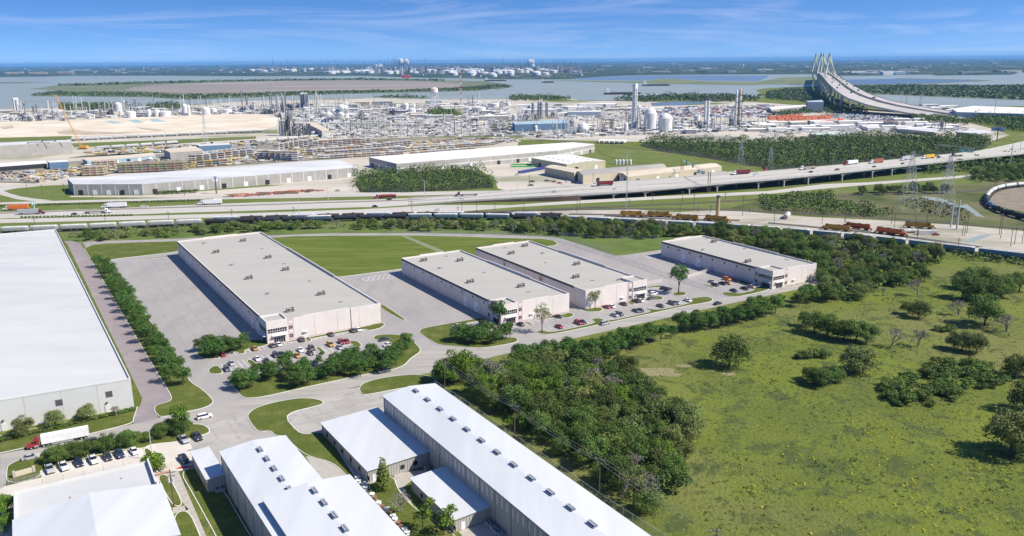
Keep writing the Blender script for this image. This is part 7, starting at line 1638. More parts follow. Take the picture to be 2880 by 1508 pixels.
for cv, x0, y0, x1, y1, n, lv in rows_:
    for i in range(n): u = (i+.5)/n; stacks.append((cv(x0+(x1-x0)*u, y0+(y1-y0)*u), lv, 2, None, 1))
cnt = 0; extra = MB(); xm = []
stacks.sort(key=lambda s: -s[0][1])
for si, ((px, py), lv, dp, col, kd) in enumerate(stacks):
    p = G(px, py)
    for l_ in range(lv):
        for d_ in range(dp):
            c_ = col or rr.choice(tc_); c_ = tuple(min(.8, v*rr.uniform(.8, 1.2)) for v in c_)
            loc = (p.x+rr.uniform(-.3, .3), p.y+d_*2.7, .5+l_*2.3)
            if cnt < 300:
                o = put(PROTO_CY, loc, rr.uniform(-.04, .04)+.1, 'weathered tank shell in the stacks of the scrap yard behind the depots', 'stacked tank shells', color=c_, sc=.92 if kd else 1.05)
                o['label'] = f'tank shell, {nth(d_)} from the front in layer {["one", "two", "three", "four", "five", "six"][min(l_, 5)]} of scrap stack {nth(si)} nearest'
            else:
                M = Matrix.Translation(loc); a0, a1 = M @ Vector((-3.6, 0, 1.2)), M @ Vector((3.6, 0, 1.2)); extra.tube(a0, a1, 1.15, n=8, mi=rr.randrange(4))
            cnt += 1
if extra.v: tag(obj('scrap_heap', extra, [mat('scrap pale', (.6, .58, .52)), mat('scrap brown', (.4, .3, .22)), mat('scrap grey', (.35, .36, .38)), mat('scrap mid', (.42, .4, .37))]), 'more stacked tank shells farther back in the scrap yard', 'tank shells', kind='stuff')
flat('scrap_ground', [(-60, 478), (130, 462), (240, 452), (560, 424), (760, 398), (1000, 392), (1300, 386), (1450, 388), (1455, 396), (1240, 420), (1030, 438), (950, 447), (700, 462), (190, 498), (100, 516), (-60, 512)], .45, mat('scrap yard ground', (.2, .18, .14), (.32, .29, .24), sc=.06, c3=(.12, .13, .07), s3=.03))
# clutter of small plant and scrap pieces: one uncountable mass each
def clutter(name, px, n, lab, pal, seed, hmax=3, smax=6, tall=0):
    P = gp(px); xs = [p.x for p in P]; ys = [p.y for p in P]; rc = random.Random(seed); b = MB(); k = 0
    while k < n:
        x, y = rc.uniform(min(xs), max(xs)), rc.uniform(min(ys), max(ys))
        if not inside((x, y), P): continue
        k += 1; s_ = rc.uniform(1, smax); h = rc.uniform(.6, hmax); mi = rc.randrange(len(pal)); M = Matrix.Translation((x, y, .1)) @ Matrix.Rotation(rc.uniform(-.2, .2), 4, 'Z'); q = rc.random()
        if q < .45: b.box(-s_, -s_*.3, 0, s_, s_*.3, h, mi, M, top=rc.uniform(.6, 1))
        elif q < .75: b.tube(M @ Vector((-s_, 0, h*.5+.3)), M @ Vector((s_, 0, h*.5+.3)), h*.45, n=6, mi=mi)
        elif q < .75+tall: b.tube(M @ Vector((0, 0, 0)), M @ Vector((0, 0, h*rc.uniform(3, 8))), .3+h*.08, n=5, mi=mi)
        else: b.tube(M @ Vector((0, 0, 0)), M @ Vector((0, 0, h)), s_*.35, n=7, mi=mi)
    tag(obj(name, b, pal), lab, 'clutter', kind='stuff')
PAL1 = [M_tank, M_tank, M_steel, M_dsteel, M_steel, mat('pipe grey', (.5, .5, .5)), mat('scrap pale', (.6, .58, .52)), mat('pipe beige', (.55, .5, .42))]
PAL2 = [mat('scrap pale', (.6, .58, .52)), mat('scrap brown', (.4, .3, .22)), mat('scrap grey', (.35, .36, .38)), mat('scrap dark', (.07, .07, .07)), mat('scrap yellow', (.6, .45, .12)), M_tank]
clutter('scrap_pieces', [(0, 490), (180, 480), (190, 500), (120, 515), (0, 505)], 420, 'low scrap pieces at the left end of the scrap yard', PAL2, 1, 2.5, 4)
clutter('scrap_pieces', [(190, 470), (700, 430), (1000, 405), (1440, 388), (1460, 400), (1300, 415), (1000, 440), (700, 462), (200, 495)], 2600, 'loose scrap pieces between the tank stacks', PAL2, 2, 2.5, 4)
clutter('plant_pieces', [(0, 322), (280, 315), (720, 300), (760, 320), (500, 326), (0, 342)], 1500, 'small pipes and vessels of the left plant', PAL1, 3, 6, 9, .1)
clutter('plant_pieces', [(720, 300), (900, 296), (1000, 310), (960, 345), (860, 345), (780, 330)], 900, 'small pipes and vessels of the middle plant', PAL1, 4, 6, 9, .2)
clutter('plant_pieces', [(960, 300), (1430, 288), (1440, 345), (1200, 356), (960, 340)], 1700, 'small pipes and vessels right of the steam plume', PAL1, 5, 5, 9, .05)
clutter('plant_pieces', [(1440, 340), (1520, 352), (1700, 360), (1900, 345), (2160, 345), (2150, 365), (1900, 378), (1640, 386), (1460, 372)], 1700, 'small pipes and vessels of the gas plant', PAL1, 6, 4, 7, .15)
clutter('plant_pieces', [(880, 348), (1240, 352), (1440, 345), (1600, 362), (1610, 392), (1440, 386), (1240, 384), (1000, 390), (900, 390)], 1500, 'small structures, wagons and poles below the middle plant', PAL1+[mat('scrap dark', (.07, .07, .07))], 13, 3.2, 7, .1)
clutter('plant_pieces', [(240, 422), (540, 408), (720, 396), (900, 388), (900, 396), (720, 412), (520, 425), (250, 438)], 500, 'small pieces along the tracks above the scrap yard', PAL2, 14, 2.5, 5)
clutter('plant_pieces', [(1480, 296), (1800, 298), (1840, 312), (1830, 345), (1640, 340), (1480, 330)], 1100, 'small goods and trailers behind the gas plant', PAL1, 12, 3, 7, .08)
clutter('parked_trailers', [(1800, 305), (2160, 296), (2280, 312), (2160, 332), (1960, 330), (1800, 325)], 1500, 'rows of distant parked trailers and cars', [M_tank, M_dsteel, mat('container maroon', (.3, .1, .09)), mat('container blue', (.12, .2, .35)), M_tank], 7, 3, 7)
clutter('parked_cars', [(2300, 325), (2440, 318), (2530, 330), (2550, 345), (2440, 342), (2360, 335)], 1100, 'uncountable crowd of parked cars below the bridge', [M_dsteel, M_tank, mat('car mass blue', (.1, .16, .3)), mat('scrap dark', (.07, .07, .07)), mat('car mass white', (.7, .7, .7))], 8, 1.8, 2.4)
clutter('yard_pieces', [(2140, 355), (2440, 350), (2680, 350), (2760, 372), (2500, 372), (2260, 376), (2140, 384)], 1200, 'small vehicles and goods in the yards above the dark wood', PAL1, 9, 2.5, 4)
clutter('pipe_rows', [(640, 548), (720, 543), (900, 533), (900, 540), (720, 552), (640, 556)], 120, 'rows of rusty pipes lying before the grey depot', [M_rust, mat('pipe dark', (.12, .08, .07)), mat('pipe orange', (.5, .18, .1))], 10, .7, 5)
# orange containers
OC = MB(); OC.box(-6, -1.25, 0, 6, 1.25, 2.7)
for i in range(12): OC.box(-5.9+i*1.06, -1.29, .1, -5.7+i*1.06, 1.29, 2.6)
oc = obj('shipping_container', OC, M_tpaint); tag(oc, 'c', 'container'); k = 0
for r_, (x0, y0, x1, y1) in enumerate([(2165, 335.5, 2262, 327), (2172, 338, 2350, 331), (2195, 341, 2345, 335), (2300, 347, 2378, 340), (2300, 350, 2376, 344)]):
    a_, c_ = G(x0, y0), G(x1, y1); n = int((c_-a_).length/14.5)
    for i in range(n):
        for l_ in range(2):
            q = a_.lerp(c_, i/n); put(oc, (q.x, q.y, .1+l_*2.75), math.atan2((c_-a_).y, (c_-a_).x), f'orange shipping container, {"lower" if l_ == 0 else "upper"} layer, {nth(i)} from the left in the {nth(r_)} row from the back', 'orange shipping containers', color=rr.choice([(.55, .18, .09), (.6, .2, .11), (.48, .14, .07)])); k += 1
# green and blue containers by the white hall
for i in range(14):
    x, y = (a7(10+(i % 7)*32, 300+(i//7)*22)); p = G(x, y); put(oc, (p.x, p.y, .05), .5, f'{nth(i)} bright green skip container beside the white-roofed hall', 'green containers', color=(.06, .35, .1), sc=.45)
for i in range(6):
    x, y = a7(105+i*38, 385-i*7); p = G(x, y); put(oc, (p.x, p.y, .6), .6, f'{nth(i)} dark blue trailer box below the green containers', 'blue trailer boxes', color=(.05, .08, .25), sc=.8)
for i, (x, y) in enumerate([(95, 345), (150, 360), (60, 360)]): 
    pass
# propane tank bundle by the gas plant, white cylinders
for i in range(11):
    x, y = t3(885+i*25, 905+i*.5-(i % 2)*2); p = G(x, y); put(PROTO_CY, (p.x, p.y+4, .1), 1.2, f'{nth(i)} long white cylinder from the left before the gas plant', 'white cylinders before the gas plant', color=(.78, .78, .76), sc=(2.2, 1.7, 1.7))
p = G(*a8(190, 835)); put(PROTO_CY, (p.x, p.y, .1), 1.1, 'big silver tank lying in the rail yard', 'tanks in the rail yard', color=(.6, .6, .6), sc=1.5)
for x, y, c_, lab in [(1420, 985, (.6, .6, .58), 'pale tank lying right of the orange locomotive'), (1600, 1000, (.6, .58, .56), 'grey box tank right of the pale one')]:
    p = G(*a8(x, y)); put(PROTO_CY if x < 1500 else oc, (p.x, p.y, .1), 0, lab, 'tanks in the rail yard', color=c_)
# cars parked around mid-distance yards
ml = [(a7, 200, 475, 'dgrey', 'p'), (a7, 190, 512, 'grey', 'p'), (a7, 350, 465, 'dgrey', 's'), (a7, 390, 470, 'silver', 's'), (a7, 425, 475, 'dred', 's'), (a7, 480, 488, 'red', 's'), (a7, 512, 498, 'white', 's'), (a7, 560, 475, 'white', 's'), (a7, 620, 485, 'navy', 's'), (a7, 50, 405, 'white', 's'), (a8, 1690, 1010, 'red', 's'), (a6, 2415, 452, 'white', 's')]
for i, (cv, x, y, c_, k_) in enumerate(ml):
    p = G(*cv(x, y)); put({'s': SED, 'p': PUP}[k_], (p.x, p.y, .05), .3 if i < 9 else 0, f'{CN[c_]} {"pickup" if k_ == "p" else "car"}, {nth(i)} of those parked near the beige halls', 'cars parked near the beige halls', color=COL[c_])
# barges and ships
def barge(px, py, wpx, lab, col, tug=True, hh=6, red=False):
    p = G(px, py, WZ); k_ = p.y/FPX; L_ = wpx*k_; t = thing('barge', lab, 'barge' if not red else 'ship', (p.x, p.y, WZ)); b = MB(); W__ = max(14, L_*.12)
    b.add([(-L_/2, -W__/2, 0), (L_*.46, -W__/2, 0), (L_/2, 0, 0), (L_*.46, W__/2, 0), (-L_/2, W__/2, 0), (-L_/2, -W__/2, hh), (L_*.46, -W__/2, hh), (L_*.52, 0, hh*1.1), (L_*.46, W__/2, hh), (-L_/2, W__/2, hh)], [(0, 1, 6, 5), (1, 2, 7, 6), (2, 3, 8, 7), (3, 4, 9, 8), (4, 0, 5, 9), (5, 6, 7, 8, 9)]); obj('hull', b, col, t)
    b = MB(); b.box(-L_*.3, -W__*.3, hh, L_*.38, W__*.3, hh+2.5); obj('deck_cargo', b, M_steel, t)
    if tug: b = MB(); b.box(-L_*.47, -W__*.35, hh, -L_*.36, W__*.35, hh*2.6); b.box(-L_*.45, -W__*.2, hh*2.6, -L_*.38, W__*.2, hh*3.4); obj('wheelhouse', b, M_tank, t)
    return t
M_hull = mat('dark hull', (.05, .045, .05)); barge(*t3(360, 297), 33, 'small barge in mid river at the left', M_hull); barge(*t3(1450, 328), 76, 'long barge passing the green marsh', M_hull); barge(*t3(1110, 414), 100, 'long dark barge left of the tallest white tower', M_hull); barge(*t2(2410, 280), 60, 'dark barge near the tip of the long island', M_hull)
barge(*t2(1510, 252), 22, 'red-hulled ship before the far refinery', mat('red hull', (.5, .09, .07)), hh=22, red=True)
# ================================================================ POLES, PYLONS, SIGNS, FENCES
M_pole = mat('wooden pole', (.13, .10, .08)); M_galv = mat('galvanised steel', (.52, .53, .53), rough=.5); M_wire = mat('wire', (.25, .25, .25))
def pole(px, py, npx, lab, group, kind='wood', rz=0, w=.2):
    p = G(px, py); h = HT(px, py, npx); t = thing('utility_pole' if kind == 'wood' else 'street_lamp' if kind == 'lamp' else 'steel_pole', lab, 'pole' if kind != 'lamp' else 'street lamp', (p.x, p.y, 0), rz, group)
    m_ = M_pole if kind == 'wood' else M_galv; b = MB(); b.tube((0, 0, -.2), (0, 0, h), w, w*.6, 8); obj('pole', b, m_, t)
    if kind == 'wood': b = MB(); b.box(-1.3, -.08, h-1, 1.3, .08, h-.85); b.box(-1.1, -.08, h-2, 1.1, .08, h-1.85); obj('crossarm', b, m_, t); b = MB(); [b.tube((x, 0, h-.85), (x, 0, h-.55), .08, n=5) for x in (-1.2, -.5, .5, 1.2)]; obj('insulators', b, M_galv, t)
    elif kind == 'lamp':
        b = MB(); b.tube((-1.6, 0, h), (1.6, 0, h), .1, n=5); obj('arm', b, m_, t)
        for s in (-1.7, 1.7): b = MB(); b.box(s-.5, -.2, h-.1, s+.5, .2, h+.1); obj('lamp_head', b, m_, t)
    return t, Vector((p.x, p.y, h))
pls = [pole(*z7(365, 340), 78, 'utility pole at the far end of the long shed', 'wood poles by the long shed', rz=-.5), pole(*z7(840, 685), 98, 'utility pole in mid length of the long shed', 'wood poles by the long shed', rz=-.5), pole(*z7(1415, 1075), 110, 'utility pole near the lower end of the wood', 'wood poles by the long shed', rz=-.5)]
pole(*z5(1300, 1128), 105, 'utility pole with grey transformers by the walkway', 'poles by the walkway', rz=.3, w=.2); pole(*z5(1140, 780), 92, 'grey pole at the corner of the parking lot', 'poles by the walkway', rz=.3, kind='steel', w=.14)
p, q = G(*z5(1300, 1128)), HT(*z5(1300, 1128), 70); t = thing('transformer', 'cluster of three grey transformer cans on the pole by the walkway', 'transformer', (p.x, p.y, q))
for i in range(3): b = MB(); a_ = i*2.1; b.tube((.55*math.cos(a_), .55*math.sin(a_), 0), (.55*math.cos(a_), .55*math.sin(a_), 1), .28, n=10); obj('can', b, M_galv, t)
def wire(a, c, sag, lab, off=(0, 0, 0), r=.03):
    b = MB(); o = Vector(off); pr_ = None
    for i in range(13):
        u = i/12; q = a.lerp(c, u)+o; q.z -= sag*4*u*(1-u)
        if pr_: b.tube(pr_, q, r, n=4, caps=False)
        pr_ = q
    return b
for k_, (o1, dz) in enumerate([(-1.1, -.6), (0, -.6), (1.1, -.6), (.5, -1.7)]):
    for i in range(2):
        b = wire(pls[i][1], pls[i+1][1], 1.0, '', (o1, o1*.5, dz)); tag(obj('power_line', b, M_wire), f'{nth(k_)} wire of the {["upper", "lower"][i]} span between the poles by the long shed', 'wire', 'wires by the long shed')
e_ = pls[2][1]+(pls[2][1]-pls[1][1])*1.2
for k_, (o1, dz) in enumerate([(-1.1, -.6), (0, -.6), (1.1, -.6)]): tag(obj('power_line', wire(pls[2][1], e_, 1, '', (o1, o1*.5, dz)), M_wire), f'{nth(k_)} wire running out of frame from the lowest pole', 'wire', 'wires by the long shed')
hp = [(350, 900, 20), (1060, 872, 26), (1697, 843, 22), (2335, 840, 28), (930, 625, 36), (275, 585, 36), (430, 610, 32), (655, 620, 38), (1860, 610, 30)]
for i, (x, y, n) in enumerate(hp): pole(*a5(x, y), n, f'{nth(i)} wooden pole along the highway\'s left half', 'wooden poles along the highway')
hp = [(380, 795, 22), (1570, 780, 34), (2072, 770, 30), (2222, 780, 36), (2405, 755, 26), (2032, 760, 12)]
for i, (x, y, n) in enumerate(hp): pole(*a6(x, y), n, f'{nth(i)} wooden pole below the ramp wall', 'wooden poles below the ramp wall')
for i, (cv, x, y, n) in enumerate([(a5, 1205, 695, 38), (a6, 435, 790, 46), (a6, 728, 680, 42), (a6, 1700, 650, 52), (a7, 60, 600, 46), (a7, 1100, 470, 20), (a8, 650, 330, 40), (a8, 1220, 290, 34)]): pole(*cv(x, y), n, f'{nth(i)} tall grey lamp post in the highway median from the left', 'lamp posts in the highway median', 'lamp', w=.22)
hp = [(120, 785, 40), (655, 780, 46), (683, 715, 22), (1180, 700, 16), (1412, 690, 30), (1690, 795, 34), (1715, 670, 30), (1830, 745, 46), (1870, 780, 20), (1998, 780, 24), (2145, 655, 22), (2320, 815, 58), (2390, 780, 12), (815, 505, 34), (1355, 455, 20), (175, 495, 26)]
for i, (x, y, n) in enumerate(hp): pole(*a7(x, y), n, f'{nth(i)} wooden pole around the locomotives and beige halls', 'wooden poles in the rail yard\'s left half')
hp = [(60, 900, 44), (425, 825, 52), (543, 895, 46), (770, 880, 26), (780, 880, 32), (1240, 895, 54), (1270, 930, 40), (1485, 890, 26), (1500, 1045, 38), (1598, 895, 28), (1862, 530, 38), (1955, 1015, 46), (1978, 1015, 44), (2000, 985, 54), (2325, 1005, 60), (2340, 1040, 66), (2440, 1120, 52), (2480, 1100, 50), (2555, 1090, 46), (1903, 1210, 50), (1085, 425, 8), (2285, 515, 20)]
for i, (x, y, n) in enumerate(hp): pole(*a8(x, y), n, f'{nth(i)} wooden pole in the right half of the rail yard', 'wooden poles in the rail yard\'s right half')
pole(*a8(1838, 930), 75, 'left of the two thick grey steel monopoles', 'grey steel monopoles', 'steel', w=.6); pole(*a8(1898, 950), 82, 'right of the two thick grey steel monopoles', 'grey steel monopoles', 'steel', w=.6)
pole(*a8(2430, 350), 84, 'tall grey high-mast lamp at the right edge of the highway', 'high-mast lamps', 'lamp', w=.45); pole(*a8(2525, 250), 70, 'second high-mast lamp at the right edge, partly cut off', 'high-mast lamps', 'lamp', w=.4)
pole(*zr(200, 1349), 24, 'top of a utility pole at the bottom edge of the field', 'pole in the field', rz=.2) if False else pole(2012, 1560, 76, 'utility pole whose top shows at the bottom edge of the field', 'pole in the field')
for i, (cv, x, y, n) in enumerate([(t4, 1330, 640, 52), (t4, 1875, 700, 54), (t4, 2270, 740, 66), (t2, 1245, 745, 72), (t2, 1690, 835, 60), (t2, 1960, 820, 44), (t2, 2165, 815, 56), (t2, 1620, 840, 60), (t3, 570, 830, 56), (t3, 860, 480, 14), (t3, 930, 480, 14), (t2, 1128, 780, 30)]): pole(*cv(x, y), n, f'{nth(i)} slim grey mast in the industrial distance', 'slim grey masts', 'steel', w=.6)
def pylon(px, py, npx, lab, bw=.17):
    p = G(px, py); h = HT(px, py, npx); t = thing('pylon', lab, 'pylon', (p.x, p.y, 0), group='lattice pylons'); b = MB(); s0 = h*bw*.8; rr_ = h*.0017+.02
    lv = [0, .22, .4, .55, .67, .78, .88, 1.0]; wd = lambda u: s0*(1-u)**1.1*.9+s0*.13
    for i in range(len(lv)-1):
        u0, u1 = lv[i], lv[i+1]; w0, w1 = wd(u0), wd(u1); c0 = [(-w0, -w0), (w0, -w0), (w0, w0), (-w0, w0)]; c1_ = [(-w1, -w1), (w1, -w1), (w1, w1), (-w1, w1)]
        for j in range(4):
            k2 = (j+1) % 4; b.tube((*c0[j], h*u0), (*c1_[j], h*u1), rr_*1.3, n=4, caps=False); b.tube((*c0[j], h*u0), (*c1_[k2], h*u1), rr_*.8, n=3, caps=False); b.tube((*c0[k2], h*u0), (*c1_[j], h*u1), rr_*.8, n=3, caps=False); b.tube((*c1_[j], h*u1), (*c1_[k2], h*u1), rr_*.8, n=3, caps=False)
    obj('lattice', b, M_galv, t)
    for u, wa in ((.72, .16), (.83, .14), (.94, .12)):
        b = MB(); z = h*u; a_ = h*wa
        for s in (-1, 1): b.tube((0, 0, z+h*.02), (s*a_, 0, z), rr_, n=4); b.tube((0, 0, z-h*.02), (s*a_, 0, z), rr_, n=4)
        obj('arm', b, M_galv, t)
pylon(*a7(2300, 290), 66, 'broad-based lattice pylon left of the dark wood\'s edge'); pylon(*a8(20, 340), 62, 'lattice pylon in front of the dark wood'); pylon(*a8(1400, 760), 165, 'tallest lattice pylon right of the rail yard'); pylon(*a8(1770, 810), 168, 'lattice pylon beside the marshy pool')
pylon(*t4(1385, 640), 38, 'far lattice pylon by the river', .12); pylon(*t4(1525, 640), 44, 'second far lattice pylon by the river', .12); pylon(*t2(1620, 845), 60, 'lattice pylon in the substation', .1); pylon(*t2(1150, 800), 66, 'lattice pylon left in the substation', .08); pylon(*t3(75, 760), 62, 'lattice pylon before the blue plant hall', .1); pylon(*t1(2070, 900), 80, 'lattice pylon above the blue hall', .09); pylon(*t2(2150, 760), 96, 'tall lattice pylon right of the striped mast', .07)
tower_thing('lattice_mast', 'slender lattice mast before the yellow locomotives', 'mast', *a7(1150, 745), 162, 2.6, 'mast', mats=M_galv)
# substation: posts
b = MB(); rc = random.Random(3); P = gp([(985, 352), (1075, 348), (1080, 372), (990, 378)]); xs = [p.x for p in P]; ys = [p.y for p in P]
for i in range(7):
    for j in range(5):
        x, y = min(xs)+(max(xs)-min(xs))*i/6, min(ys)+(max(ys)-min(ys))*j/4; b.tube((x, y, 0), (x, y, 16), .35, n=5)
        if i < 6: b.tube((x, y, 14), (x+(max(xs)-min(xs))/6, y, 14), .3, n=4)
tag(obj('substation', b, M_galv), 'grid of grey steel substation gantries right of the plant hall', 'substation')
# road signs
M_sign = mat('green sign face', (.02, .30, .20), rough=.5)
FONT = None
def text_on(parent, s, size, loc, rot, m_):
    cu = bpy.data.curves.new('lettering', 'FONT'); cu.body = s; cu.size = size; cu.align_x = 'CENTER'; cu.align_y = 'CENTER'; cu.extrude = .02
    o = bpy.data.objects.new('lettering', cu); C.objects.link(o); dg = bpy.context.evaluated_depsgraph_get(); me = bpy.data.meshes.new_from_object(o.evaluated_get(dg)); bpy.data.objects.remove(o); bpy.data.curves.remove(cu)
    me.materials.clear(); me.materials.append(m_); q = bpy.data.objects.new('lettering', me); C.objects.link(q); q.parent = parent; KIDS.setdefault(parent.name, []).append(q); q.location = loc; q.rotation_euler = rot; return q
def gantry(base, top, signs, lab):
    """base: two px feet of the posts; signs: list of (px,py) of sign centres"""
    a_, c_ = G(*base[0]), G(*base[1]); h = HT(*base[0], base[0][1]-top); mid = (a_+c_)/2; t = thing('sign_gantry', lab, 'road sign', (a_.x, a_.y, 0), group='sign gantries'); far_ = c_-a_
    for q in (Vector((0, 0, 0)), far_):
        for dx in (-.9, .9): b = MB(); b.tube((q.x+dx, q.y, 0), (q.x+dx, q.y, h), .32, n=8); obj('post', b, M_rust, t)
    b = MB()
    for z in (h-1.6, h-.2):
        for dy in (-.7, .7): b.tube(Vector((0, dy, z)), far_+Vector((0, dy, z)), .14, n=4)
    n = int(far_.length/2)
    for i in range(n): b.tube(far_*(i/n)+Vector((0, -.7, h-1.6)), far_*((i+1)/n)+Vector((0, -.7, h-.2)), .08, n=3)
    obj('truss', b, M_galv, t)
    for u in signs:
        q = far_*u; d = far_.normalized(); nrm = Vector((-1, 0, 0)); M = Matrix.Translation(q+Vector((-.9, 0, h-.8)))
        b = MB(); b.box(-.1, -2.8, -1.9, .1, 2.8, 1.9, 0, M); o = obj('sign_panel', b, M_sign, t); b = MB()
    return t
gantry([(1993, 542), (1917, 500)], 484, [.55, .8], 'sign gantry across the viaduct carrying two green signs, rusty posts')
# signs themselves face the camera side as in the photo: boards on the gantries
def board(px, py, z, wpx, hpx, lab, name='green_sign', m_=M_sign, post=False, lines=None):
    p = G(px, py, z); dep = (p-Vector((0, 0, CH))).dot(_f); w_, h = wpx*dep/FPX, hpx*dep/FPX; az = math.atan2(p.x, p.y); t = thing(name, lab, 'sign', p, -az)
    b = MB(); b.box(-w_/2, -.1, -h/2, w_/2, .1, h/2); b2 = obj('sign_panel', b, m_, t); b = MB()
    for x0, x1, z0, z1 in ((-w_/2, w_/2, h/2-.12, h/2), (-w_/2, w_/2, -h/2, -h/2+.12), (-w_/2, -w_/2+.12, -h/2, h/2), (w_/2-.12, w_/2, -h/2, h/2)): b.box(x0, -.13, z0, x1, -.1, z1)
    for (x0, x1, z0, z1) in (lines or [(-.35, .3, .12, .24), (-.3, .2, -.1, .0), (-.1, .3, -.32, -.2)]): b.box(x0*w_, -.13, z0*h, x1*w_, -.1, z1*h)
    obj('legend', b, M_white if m_ is M_sign else M_bluew, b2)
    if post: b = MB(); b.tube((0, .3, -z), (0, .3, h/2), .28 if z < 12 else .6, n=8); obj('post', b, M_galv if m_ is M_sign else M_dsteel, t)
    return t
board(*a7(1880, 370), 12.5, 10, 9.5, 'left green road sign on the viaduct gantry'); board(*a7(1922, 378), 12.5, 10, 9.5, 'right green road sign on the viaduct gantry')
gantry([(2735, 452), (2633, 440)], 415, [], 'second sign gantry across the viaduct near the right edge'); board(*a8(1955, 155), 15, 16, 10, 'left green road sign before the right end of the dark wood'); board(*a8(2032, 158), 15, 15, 10, 'right green road sign before the right end of the dark wood')
board(*a5(338, 685), 8.5, 12, 11, 'green road sign on a white post at the left of the highway', post=True, lines=[(-.3, -.1, -.3, .3), (.1, .3, -.2, .3)])
board(*t4(1240, 588), 14, 14, 7, 'small green road sign by the river', post=True)
board(*t4(2318, 835), 16, 34, 11, 'white and blue billboard on a post right of the dark wood', 'billboard', mat('billboard face', (.6, .64, .72)), True)
bb = board(*a5(2165, 442), 13, 16, 15, 'white billboard on a dark post in front of the grey depot', 'billboard', mat('white billboard face', (.75, .75, .76)), True, lines=[(-.3, .3, .05, .3), (-.25, .1, -.3, -.15)])
board(*a7(635, 290), 6.0, 24, 6, 'white lettered board on the white-roofed hall\'s end wall', 'wall_sign', mat('sign white', (.7, .72, .74)), False, [(-.42, .42, -.2, .15)])
board(*a7(1607, 382), 4.5, 26, 8, 'long white lettered board on the yellow hall', 'wall_sign', mat('sign white', (.7, .72, .74)), False, [(-.42, .42, -.2, .2)])
board(*a7(1480, 403), 4.0, 12, 8, 'small white board on the yellow hall', 'wall_sign', mat('sign white', (.7, .72, .74)), False, [(-.3, .3, -.2, .2)])
# fences
M_mesh = mat('chain-link mesh', (.62, .62, .6), alpha=.16); M_meshd = mat('chain-link mesh dark', (.25, .25, .24), alpha=.3)
def fence(px, h, lab, m_=M_mesh, sp=3.0, pm=M_galv):
    P = gp(px); t = thing('chain_link_fence', lab, 'fence', (P[0].x, P[0].y, 0)); o0 = P[0].copy(); P = [p-o0 for p in P]; b = MB(); pb = MB()
    for i in range(len(P)-1):
        A, B_ = P[i], P[i+1]; ln = (B_-A).length; b.add([(A.x, A.y, .05), (B_.x, B_.y, .05), (B_.x, B_.y, h), (A.x, A.y, h)], [(0, 1, 2, 3)]); n = max(1, int(ln/sp))
        pb.tube((A.x, A.y, h), (B_.x, B_.y, h), .03, n=4)
        for k_ in range(n): q = A.lerp(B_, k_/n); pb.tube((q.x, q.y, 0), (q.x, q.y, h+.1), .05, n=4)
    obj('mesh_panel', b, m_, t); o = obj('posts', pb, pm, t); o['kind'] = 'stuff'; return t
fence([(1090, 659.5), (1200, 660), (1373, 662), (1492, 667), (1560, 676), (1640, 700), (1740, 730), (1860, 775), (1990, 815)], 2.4, 'long grey chain-link fence crossing the court between third and rightmost warehouses', sp=5)
fence([(1571, 664), (1700, 668), (1855, 676)], 2.4, 'chain-link fence behind the pale grass patch', sp=5); fence([(1571, 664), (1650, 690), (1720, 712)], 2.4, 'chain-link fence along the left of the pale grass patch', sp=5)
fence([(1934, 785), (2010, 761)], 2.2, 'pale mesh gate fence at the rightmost warehouse', mat('pale mesh', (.62, .56, .53), alpha=.6)); fence([(1819, 803), (1863, 795)], 2.2, 'pale mesh fence at the third warehouse\'s right corner', mat('pale mesh', (.62, .56, .53), alpha=.6)); fence([(2294, 782), (2318, 778)], 2.2, 'short pale mesh fence right of the rightmost warehouse', mat('pale mesh', (.62, .56, .53), alpha=.6))
fence([(1225, 1090), (1310, 1145), (1450, 1245), (1600, 1350), (1700, 1420), (1836, 1508), (1900, 1550)], 2.4, 'dark chain-link fence between the long shed and the wood', M_meshd)
fence([(20, 1365), (117, 1343)], 1.6, 'black railing by the entrance lawn', M_meshd, 1.5, M_trim)
# spools, air conditioners, misc foreground
def acs(lst):
    for i, (cv, x, y) in enumerate(lst):
        p = G(*cv(x, y)); t = thing('air_conditioner', f'{nth(i)} grey ground-level air conditioner from the left beside the white-roofed sheds', 'air conditioner', (p.x, p.y, 0), HD, 'ground-level air conditioners'); b = MB(); b.box(-.8, -.6, .1, .8, .6, 1.1); obj('casing', b, M_ac, t); b = MB(); b.tube((-.38, 0, 1.1), (-.38, 0, 1.16), .33, n=12); b.tube((.38, 0, 1.1), (.38, 0, 1.16), .33, n=12); obj('fan', b, M_trim, t)
acs([(z6, 330, 985), (z6, 370, 975), (z6, 2065, 800), (z7, 650, 1240), (z7, 660, 1280), (z7, 690, 1305), (z7, 715, 1335), (z7, 735, 1345)])
sp = [(1490, 880, 'pale'), (1495, 910, 'pale'), (1540, 930, 'pale'), (1555, 960, 'pale'), (1610, 1020, 'pale'), (1630, 1045, 'rusty'), (1665, 1090, 'pale'), (1690, 1120, 'rusty'), (1735, 1140, 'pale'), (1755, 1165, 'rusty'), (1785, 1200, 'pale'), (1800, 1225, 'pale'), (1830, 1255, 'rusty'), (1850, 1290, 'rusty'), (1880, 1310, 'pale'), (1900, 1335, 'pale')]
for i, (x, y, c_) in enumerate(sp):
    p = G(*z6(x, y)); t = thing('cable_reel', f'{nth(i)} {c_} metal reel from the far end of the line beside the taller shed', 'reel', (p.x, p.y, 0), R.uniform(0, 3), 'reels beside the taller shed'); m_ = M_frame if c_ == 'pale' else M_rust
    for z in (0.05, .75): b = MB(); b.lathe([(.75, z), (.75, z+.12), (.3, z+.12)], 14); obj('flange', b, m_, t)
    b = MB(); b.tube((0, 0, .1), (0, 0, .8), .3, n=10); obj('drum', b, m_, t)
